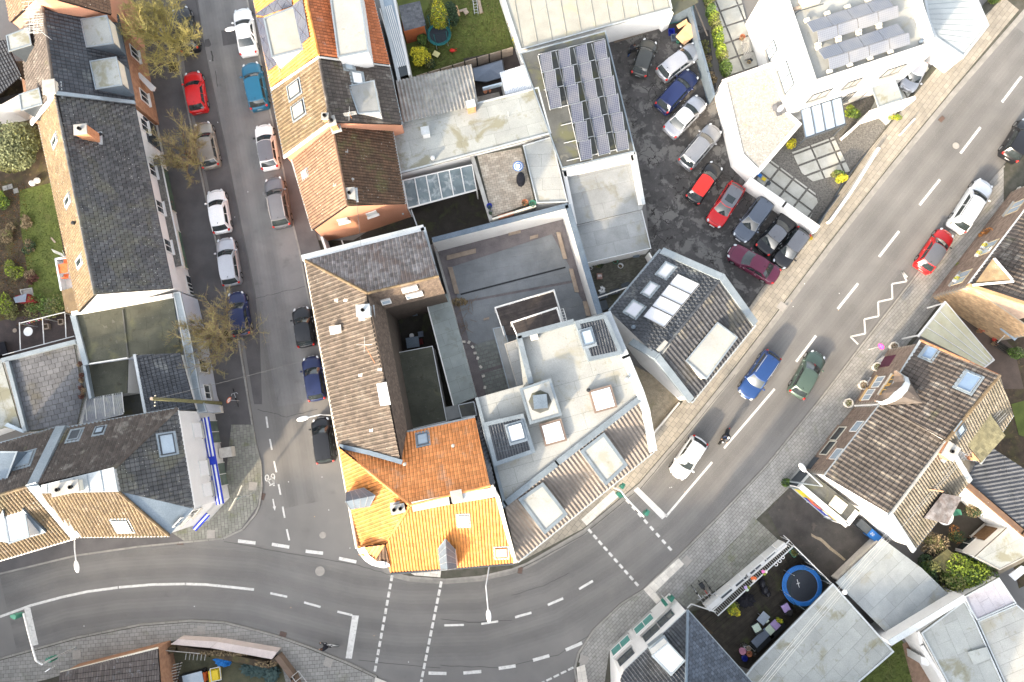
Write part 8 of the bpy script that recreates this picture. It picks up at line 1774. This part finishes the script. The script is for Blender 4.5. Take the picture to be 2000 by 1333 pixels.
def sign(u,v,z,disc,label,m1,m2,r=.3,basepx=None,zz_=None):
    o = thing('road_sign',label,'road sign',P(*(basepx or (u,v)),.12)); b = P(*(basepx or (u,v)),.1); t_ = P(u,v,z); MB().tube(b,t_,.035,.035).build('post',alu,o)
    n = Vector((disc[0],disc[1],.12)).normalized(); q = n.to_track_quat('Z','Y').to_matrix().to_4x4()
    MB().lathe(t_,[(.001,.012),(r,.012),(r,-.012),(.001,-.012)],20,M_=q).build('sign_ring',m1,o); MB().lathe(t_ + n * .015,[(.001,0),(r * .74,0)],18,M_=q).build('sign_face',m2,o)
    g = MB(); g.box(t_ + n * .022,.06,r * 1.5,.004,M_=q @ Matrix.Rotation(.78,4,'Z')); g.build('sign_bar',m1,o); return o
sign(1721,677,2.5,(-.35,-.2),'pinkish red round no stopping sign on the right pavement',M('sign_red_pink',(.75,.04,.25),(.7,.03,.22)),M('sign_blue2',(.05,.12,.5),(.05,.1,.45)),basepx=(1696,683))
sign(447,782,2.5,(.9,-.4),'orange rimmed round sign by the utility pole',org_p,plast,basepx=(467,783))
o = sign(466,973,2.4,(.5,-.6),'cluster of small signs on a post at the corner pavement',green_tl,green_tl,.2,basepx=(494,964)); 
o = thing('direction_sign','yellowish direction arrow sign on the corner post','road sign',P(462,995,0)); MB().box(P(455,985,2.9),1.2,.06,.35,1.1).build('panel',wall_c,o); MB().box(P(469,958,2.9),.9,.05,.3,1.2).build('panel',wall_c,o); MB().tube(P(494,964,.1),P(462,974,3.0),.04,.04).build('post',alu,o)
o = thing('utility_pole','mossy wooden utility pole leaning over the small black roof','utility pole',P(432,788,.1)); MB().tube(P(432,788,0),P(296,779,11.8),.17,.12,12).build('pole',polew,o)
m2 = MB()
for k in range(4): c = P(303,783,11.2) + Vector((0,(k - 1.5) * .25,0)); m2.ell(c,.06,.06,.09,6)
m2.build('insulator',wall_c,o); MB().lathe(P(296,779,11.8),[(.13,0),(.12,.03),(.001,.03)],12,M_=Matrix.Rotation(-.1,4,'Y')).build('pole_cap',wood,o)
def cable(a,b,za,zb,sag,label,m=cableM,r=.012):
    A_,B_ = P(*a,za),P(*b,zb); pts = [A_.lerp(B_,t / 14) - Vector((0,0,sag * 4 * (t / 14) * (1 - t / 14))) for t in range(15)]; tag(MB().path(pts,r,4).build('overhead_cable',m),label,'cable')
cable((300,780),(600,703),11.5,7.5,.4,'overhead cable from the leaning pole to the long brown roof'); cable((1028,45),(1080,0),4.0,7.5,.1,'cable across the pale workshop roof'); cable((695,380),(715,612),9,9.6,.3,'cable from the salmon house to the brown roof aerial')
for i,d_ in enumerate((0,3.2,9,12.5)): cable((1500 + d_ - 20,1335 + d_ * .6),(1955 + d_,800 + d_ * .8),8.6,7.4,.6,'pale cable over the felt roofs, number %s from the left' % ('one','two','three','four')[i],cableL,.014)
cable((1650,1160),(1660,1150),8,8,0,'short cable end at the white ball',cableL); o = MB().ell(P(1650,1157,3.4),.2,.2,.2,12).build('roof_globe_lamp',plast,None,True); tag(o,'white globe lamp at the corner of the pale felt roof','lamp')
for k in range(2): m2 = MB(); 
# ------------------------------------------------------------------ yard clutter by the workshop
o = thing('cardboard_heap','large flattened tan cardboard box on a rubbish heap','cardboard',P(1342,62,.1)); MB().prism([P(1320,72,.9),P(1344,44,1.1),P(1366,61,.9),P(1336,89,.6)],bottom=[p - Vector((0,0,.05)) for p in [P(1320,72,.9),P(1344,44,1.1),P(1366,61,.9),P(1336,89,.6)]]).build('panel',card,o); MB().prism([P(1321,50,.7),P(1341,37,.9),P(1344,46,.9),P(1325,57,.7)],bottom=[P(1321,50,.3),P(1341,37,.3),P(1344,46,.3),P(1325,57,.3)]).build('flap',card,o); MB().prism(PP([(1322,70),(1340,52),(1356,66),(1338,82)],.55),0).build('pile',woodd,o)
for u,v,m,l,w_ in ((1310,66,blue_k,'black crate with blue rim beside the cardboard',.55),(1315,77,zinc_d,'grey crate below the blue rimmed one',.55),(1324,83,grn_p,'round green bucket beside the grey crate',.3)):
    o = thing('storage_crate' if w_ > .4 else 'bucket',l,'crate' if w_ > .4 else 'bucket',P(u,v,.03)); MB().lathe(P(u,v,.04),[(.001,0),(w_ * .6,0),(w_ * .72,.45),(w_ * .62,.45),(w_ * .55,.1),(.001,.1)],4 if w_ > .4 else 14,M_=Matrix.Rotation(.9,4,'Z')).build('body',m,o)
o = thing('pallet_boards','bundle of pale pallet boards leaning at the fence','boards',P(1366,32,0))
for k in range(7): MB().box(P(1362 + k * 2.2,22 + k * 5.5,.8 - k * .03),.12,1.7,.05,.35).build('board',wood,o)
o = thing('white_sheet_panels','stack of white panels leaning beside the workshop','panels',P(1292,40,0)); MB().prism([P(1294,22,1.7),P(1303,19,1.7),P(1292,55,.2),P(1281,54,.2)],bottom=[P(1294,24,1.5),P(1303,21,1.5),P(1292,56,.05),P(1281,55,.05)]).build('panel',plast,o)
o = thing('red_machine','small red and grey machine in the workshop mouth','machine',P(1276,35,.1)); MB().ell(P(1273,31,.5),.3,.25,.2).build('body',red_p,o); MB().box(P(1278,42,.35),.4,.6,.4,.2).build('base',zinc_d,o)
# ------------------------------------------------------------------ top garden
h = thing('garden_shed','small shed with slate grey shingle roof and orange brown front','shed',P(805,40,0)); MB().prism(PP([(780,15),(818,5),(830,52),(789,64)],2.0),0).build('wall',M('wood_orange',(.36,.10,.035),(.28,.08,.03),2,.8),h)
rf = MB().prism([P(778,12,2.3),P(820,2,2.3),P(832,50,2.0),P(790,61,2.0)],bottom=[P(778,12,2.2),P(820,2,2.2),P(832,50,1.9),P(790,61,1.9)]).build('roof',felt_g,h); lay(rf,'shingle',[P(778,12,2.33),P(820,2,2.33),P(832,50,2.03),P(790,61,2.03)],M('shingle_grey',(.15,.155,.165),(.11,.115,.125),1.5,.85,.3,isl=.25),.32,.2,.01,.5,.015,lip=.01,cap=200)
trampoline(859,76,1.15,teal,tealn,'green teal trampoline with tall safety net in the top garden',.8,1.9)
shrub('conifer','tall bright yellow green conifer at the top edge',862,50,1.0,5.2,[lf_lime,lf_yel,lf_olive],6000,0,.10,'tree',cone=True); shrub('shrub','dark green round bush right of the yellow conifer',878,30,1.1,2.2,[lf_dark,lf_dark],2200,0,.10)
shrub('shrub','yellow flowering bush beside the trampoline',822,108,1.15,1.3,[lf_yel,lf_yel,lf_green,lf_lime],2600,0,.09,clumps=10); shrub('shrub','green bush under the orange brown shed front',825,78,.8,1.2,[lf_green,lf_dark],1400,0,.08); shrub('shrub','dark olive bush below the yellow flowering one',838,122,.8,.9,[lf_olive,lf_dark],1000,0,.08)
o = thing('toy_table','pale yellow and green toy table on the lawn','toy table',P(852,106,0)); MB().box(P(852,106,.45),.6,.5,.06,-.5).build('tabletop',M('pale_yellow',(.62,.58,.28),(.56,.52,.25)),o); MB().box(P(852,106,.22),.45,.35,.4,-.5).build('base',grn_p,o)
o = thing('wheelbarrow_toy','small red toy wheelbarrow on the lawn','toy',P(884,99,0)); MB().ell(P(883,99,.25),.25,.2,.12,10).build('tub',red_p,o,True); m2 = MB(); m2.tube(P(886,98,.25),P(892,95,.35),.025,.025); m2.tube(P(886,101,.25),P(892,99,.35),.025,.025); m2.build('handle',red_p,o)
o = thing('aluminium_ladder','white ladder lying in the top garden','ladder',P(927,12,.1))
for x in (0,1): MB().tube(P(922 + x * 8,-12,.15),P(927 + x * 7,28,.15),.03,.03).build('side_rail',alu,o)
for k in range(7): MB().tube(P(922.5 + k * .8,-8 + k * 5.6,.16),P(930.5 + k * .6,-9 + k * 5.6,.16),.022,.022).build('rung',alu,o)
tag(block('plank',[(932,0),(938,0),(943,24),(937,26)],.2,.05,wood),'brown plank beside the lying ladder','plank')
o = thing('wood_pile','broken wooden frame pieces by the dark bush','wood pile',P(898,20,0)); MB().box(P(893,22,.3),.3,1.0,.2,.3).build('board',card,o); MB().box(P(902,21,.3),1.0,.2,.12,.3).build('board',wood,o); MB().box(P(910,24,.3),.4,.4,.2,.6).build('board',wood,o)
o = thing('wattle_fence','low brown board fence along the bottom of the top garden','fence',P(900,130,0))
for k in range(8):
    a_,b_ = lerp2((812,149),(1003,92),k / 8),lerp2((812,149),(1003,92),(k + .93) / 8); m2 = MB(); strip(m2,PP([(a_[0],a_[1],1.5),(b_[0],b_[1],1.5)]),.06,1.4); m2.build('fence_panel',wood,o); c = P(*a_,1.55); MB().tube(c,Vector((c.x,c.y,0)),.06,.06).build('post',woodd,o)
o = thing('glazed_porch','striped glass roof strip with dark ends behind the orange house','glass roof',P(760,80,0))
for k in range(7):
    a_,b_ = lerp2((741,17),(766,9),k / 7),lerp2((741,17),(766,9),(k + .5) / 7); c_,d_ = lerp2((774,133),(799,126),k / 7),lerp2((774,133),(799,126),(k + .5) / 7); q = [P(*a_,3),P(*b_,3),P(*d_,3),P(*c_,3)]; MB().prism(q,2.95).build('white_batten',framew,o)
MB().prism(PP([(735,-30),(762,-40),(799,126),(774,134)],2.93),2.88).build('pane',glass_s,o); MB().prism(PP([(774,131),(793,128),(799,145),(778,152)],2.97),2.9).build('dark_end',glass,o)
MB().prism(PP([(734,-30),(741,-32),(783,158),(777,160)],3.1),0.0).build('side_wall',zinc_l,o); MB().prism(PP([(762,-30),(766,-30),(802,145),(798,148)],3.05),0).build('side_wall',framew,o)
# hedges, shrubs, bare trees
def hedge(pts,wd,z,mats,label,n,name='hedge',ls=.09):
    p = PP(pts,0); o = thing(name,label,'hedge',p[0]); mb = MB(); tot = sum((b - a).length for a,b in zip(p,p[1:]))
    for a,b in zip(p,p[1:]):
        k = max(1,int((b - a).length / .5))
        for i in range(k):
            c = a.lerp(b,(i + rnd()) / k) + Vector((ru(-.1,.1),ru(-.1,.1),z * .5)); leaf_cloud(mb,c,.45,wd * .6,z * .55,int(n / tot * .5),ls,.4,random.randrange(len(mats)))
    mb.build('foliage',mats,o); c = MB(); c.path([q + Vector((0,0,.3)) for q in p],.06,5); c.build('stem',bark,o); return o
hedge([(1372,-20),(1388,45),(1404,110),(1416,152)],1.0,1.7,[lf_green,lf_olive,lf_lime],'clipped green hedge between car yard and villa terrace',6500)
hedge([(1372,85),(1378,120),(1392,170)],.5,.8,[lf_dry,lf_olive],'dry weeds along the dark fence of the car yard',800,'weed_strip')
hedge([(985,-20),(1000,40),(1010,90)],1.0,1.6,[lf_dry,lf_olive,lf_yel],'dry brown hedge strip left of the pale workshop',2600)
shrub('shrub','dense pale green conifer at the left edge beside the long white house',35,295,2.6,3.6,[lf_grey,lf_olive,lf_grey],12000,0,.12,'tree',clumps=26)
for i,(u,v,r,hh_,mm,l) in enumerate(((3,397,.9,1.2,[lf_lime,lf_green],'bright lime plant at the left edge'),(12,600,1.3,1.2,[lf_lime,lf_olive],'yellow green bush at the left edge below the ferns'),(100,600,1.9,1.1,[lf_grey,lf_olive,lf_green],'wide straggly bush below the doll house'),(58,478,.8,.7,[lf_dark,lf_dry],'dark undergrowth strip beside the lawn'),(52,430,.7,.6,[lf_dry],'brown undergrowth left of the lawn'),(62,540,.7,.6,[lf_dry,M('leaf_maroon',(.10,.04,.03),(.06,.025,.02))],'reddish brown undergrowth beside the lawn'),(15,460,1.0,.9,[lf_olive,lf_dry],'olive fern fronds at the left edge'),(22,530,1.0,.9,[lf_olive,lf_lime],'fern fronds above the doll house'))): shrub('shrub',l,u,v,r,hh_,mm,int(900 * r),0,.09,clumps=8,stretch=(1.4,.8) if i == 2 else (1,1.3))
for i,(u,v) in enumerate(((63,358),(73,353))): tag(MB().ell(P(u,v,.3),.28,.28,.28,14).build('garden_globe',plast,None,True),'white round garden globe, the %s of two beside the conifer' % ('left' if i == 0 else 'right'),'globe lamp')
o = thing('doll_house','tiny dark red playhouse with grey blue roof beside the lawn','playhouse',P(46,583,0)); MB().prism(PP([(30,578),(54,574),(68,590),(36,592)],.8),0).build('wall',M('paint_barn_red',(.22,.02,.02),(.18,.015,.015)),o); MB().prism([P(26,582,.8),P(52,573,1.1),P(50,590,.8),P(30,592,.8)],bottom=[P(26,582,.72),P(52,573,1.0),P(50,590,.72),P(30,592,.72)]).build('roof',tarp,o); MB().box(P(61,588,.4),.3,.04,.4,-.4).build('door',plast,o)
o = thing('sandpit','grey wooden framed sandpit behind the doll house','sandpit',P(52,568,0)); ring(MB(),PP([(38,566),(62,562),(66,584),(44,586)],.2),.1,0,.2).build('frame',conc,o); MB().prism(PP([(40,568),(61,564),(64,582),(45,584)],.08),0).build('sand',conc,o)
tag(block('plank',[(98,465),(101,464),(109,473),(106,475)],.12,.05,wood),'short brown plank on the left lawn','plank')
o = thing('clothes_airer','grey metal folding airer beside the balcony','airer',P(115,495,2.5)); 
for k in range(4): MB().tube(P(100 + k * 1.5,487 + k * 2,3.4),P(122 + k * 1.5,496 + k * 2,3.4),.02,.02).build('bar',alu,o)
MB().tube(P(122,490,3.4),P(128,503,2.5),.02,.02).build('leg',alu,o)
for u,v,l in ((20,365,'middle'),(31,373,'rightmost'),(10,368,'leftmost')): tag(MB().box(P(u,v,.05),.45,.45,.05,.3).build('stepping_stone',conc),l + ' grey stepping stone below the conifer','stone','stepping stones below the conifer')
shrub('tree','large bright green leafy shrub tree beside the pale roofs',1885,1125,2.5,3.0,[lf_green,lf_lime,lf_green,lf_olive],11000,0,.11,'tree',clumps=26,stretch=(1.2,.8))
shrub('shrub','thin olive shrub above the large green one',1825,1062,1.2,2.2,[lf_olive,lf_dry],1500,0,.09,clumps=9); shrub('shrub','darker green bush at the edge of the blue grey roof',1812,1112,1.2,2.6,[lf_green,lf_dark,lf_olive],2400,0,.09,clumps=9,stretch=(1,1.4)); shrub('shrub','dark ivy on the white barn wall',1898,1000,.8,2.2,[lf_dark,lf_dry],800,0,.08); shrub('shrub','rambling rose by the brown doors',1868,1045,.9,1.2,[lf_olive,lf_rust,lf_dark],700,0,.07)
shrub('shrub','small round green bush at the foot of the lamp',1533,943,.5,.9,[lf_green,lf_dark],700,.1,.07); shrub('shrub','green bush beside the glass canopy',1663,222,.75,1.4,[lf_lime,lf_green],1200,0,.08); shrub('shrub','tall dry ornamental grass by the glass canopy',1547,283,.55,.9,[lf_dry,lf_yel],500,0,.12); shrub('shrub','yellow green conifer in the villa bed',1640,350,.6,1.6,[lf_lime,lf_yel],1300,0,.08,stretch=(1.6,.7)); shrub('shrub','darker conifer next to the yellow one in the villa bed',1632,340,.5,1.4,[lf_green,lf_olive],900,0,.08,stretch=(1.6,.7))
shrub('shrub','yellow green plants in the narrow bed by the villa drive',1748,230,.4,.5,[lf_lime,lf_yel],300,0,.07,stretch=(1.8,.6)); shrub('shrub','green bush at the top right pavement corner',1940,0,.8,1.2,[lf_green,lf_olive],900,0,.08); shrub('shrub','grey green shrub at the right edge near the barn',1985,690,.9,1.6,[lf_grey,lf_green],1000,0,.08)
shrub('weed','orange brown weed at the yard corner',1583,465,.3,.4,[lf_rust,lf_yel],160,.05,.07,'weeds')
bare_tree('bare tree with yellow green twigs at the top left street side',303,52,4.2,6.2,15,(twig_g,twig_y),3,dens=1.25)
bare_tree('bare brown twigged tree beside the beige estate car',350,290,3.2,5.0,10,(twig_b,twig_y),9)
bare_tree('wide bare brown tree overhanging the dark blue car',415,655,3.9,5.6,11,(twig_b,twig_y),21)
for u,v,l in ((338,132,'top'),(345,320,'middle'),(436,655,'lowest')): tag(block('tree_pit',[(u - 9,v - 9),(u + 9,v - 10),(u + 11,v + 8),(u - 7,v + 9)],.135,.1,soil),'earth tree pit in the dark pavement, %s one' % l,'tree pit')
# grass, gravel and litter
def scatter(name,poly2,z,n,mats,s,seed=5,up=True,par=None):
    random.seed(seed); p = PP(poly2,z); q = [(a.x,a.y) for a in p]; xs = [a[0] for a in q]; ys = [a[1] for a in q]; mb = MB(); X = np.random.uniform(min(xs),max(xs),n); Y = np.random.uniform(min(ys),max(ys),n); I = inside(X,Y,q)
    for x,y,i in zip(X,Y,I):
        if not i: continue
        a_ = ru(0,6.28); h_ = s * ru(.6,1.4); d = Vector((math.cos(a_),math.sin(a_),0)) * s * .35; c = Vector((x,y,z)); t = c + Vector((ru(-.4,.4) * s,ru(-.4,.4) * s,h_)) if up else c + Vector((-d.y,d.x,.01)) 
        mb.add([c - d,c + d,t],[(0,1,2)],random.randrange(len(mats)))
    o = mb.build(name,mats); o['kind'] = 'stuff'; return o
scatter('grass',[(38,372),(98,358),(108,400),(140,585),(60,610),(52,520),(40,440)],.04,9000,[lf_green,grassm,lf_olive],.07)
scatter('grass',[(800,170),(1005,95),(990,-20),(850,-20),(815,60)],.01,14000,[lf_green,grassm,lf_olive,lf_dry],.09,6)
scatter('grass',[(1640,1360),(1690,1300),(1760,1250),(1800,1360)],.03,5000,[lf_green,lf_olive],.08,7)
scatter('leaves',[(-40,350),(50,360),(70,600),(-40,640)],.03,5000,[lf_dry,lf_olive,lf_rust],.1,8); scatter('leaves',[(60,590),(140,590),(140,625),(30,640)],.03,1500,[lf_dry,lf_rust],.1,9)
scatter('pebbles',[(1480,350),(1560,245),(1660,200),(1700,290),(1600,430)],.03,6000,[gravel,gravel_t,conc],.05,10,False)
for i in range(40):
    u,v = random.choice(((ru(400,500),ru(80,560)),(ru(520,700),ru(900,1080)),(ru(150,1100),ru(1180,1300)),(ru(1300,1500),ru(950,1080)),(ru(1500,1640),ru(500,640))))
    tag(MB().box(P(u,v,.02),.07,.05,.02,ru(0,3),z0=0).build('litter',plast if i % 3 else card),'tiny scrap of pale litter on the road surface','litter','litter scraps on the road')
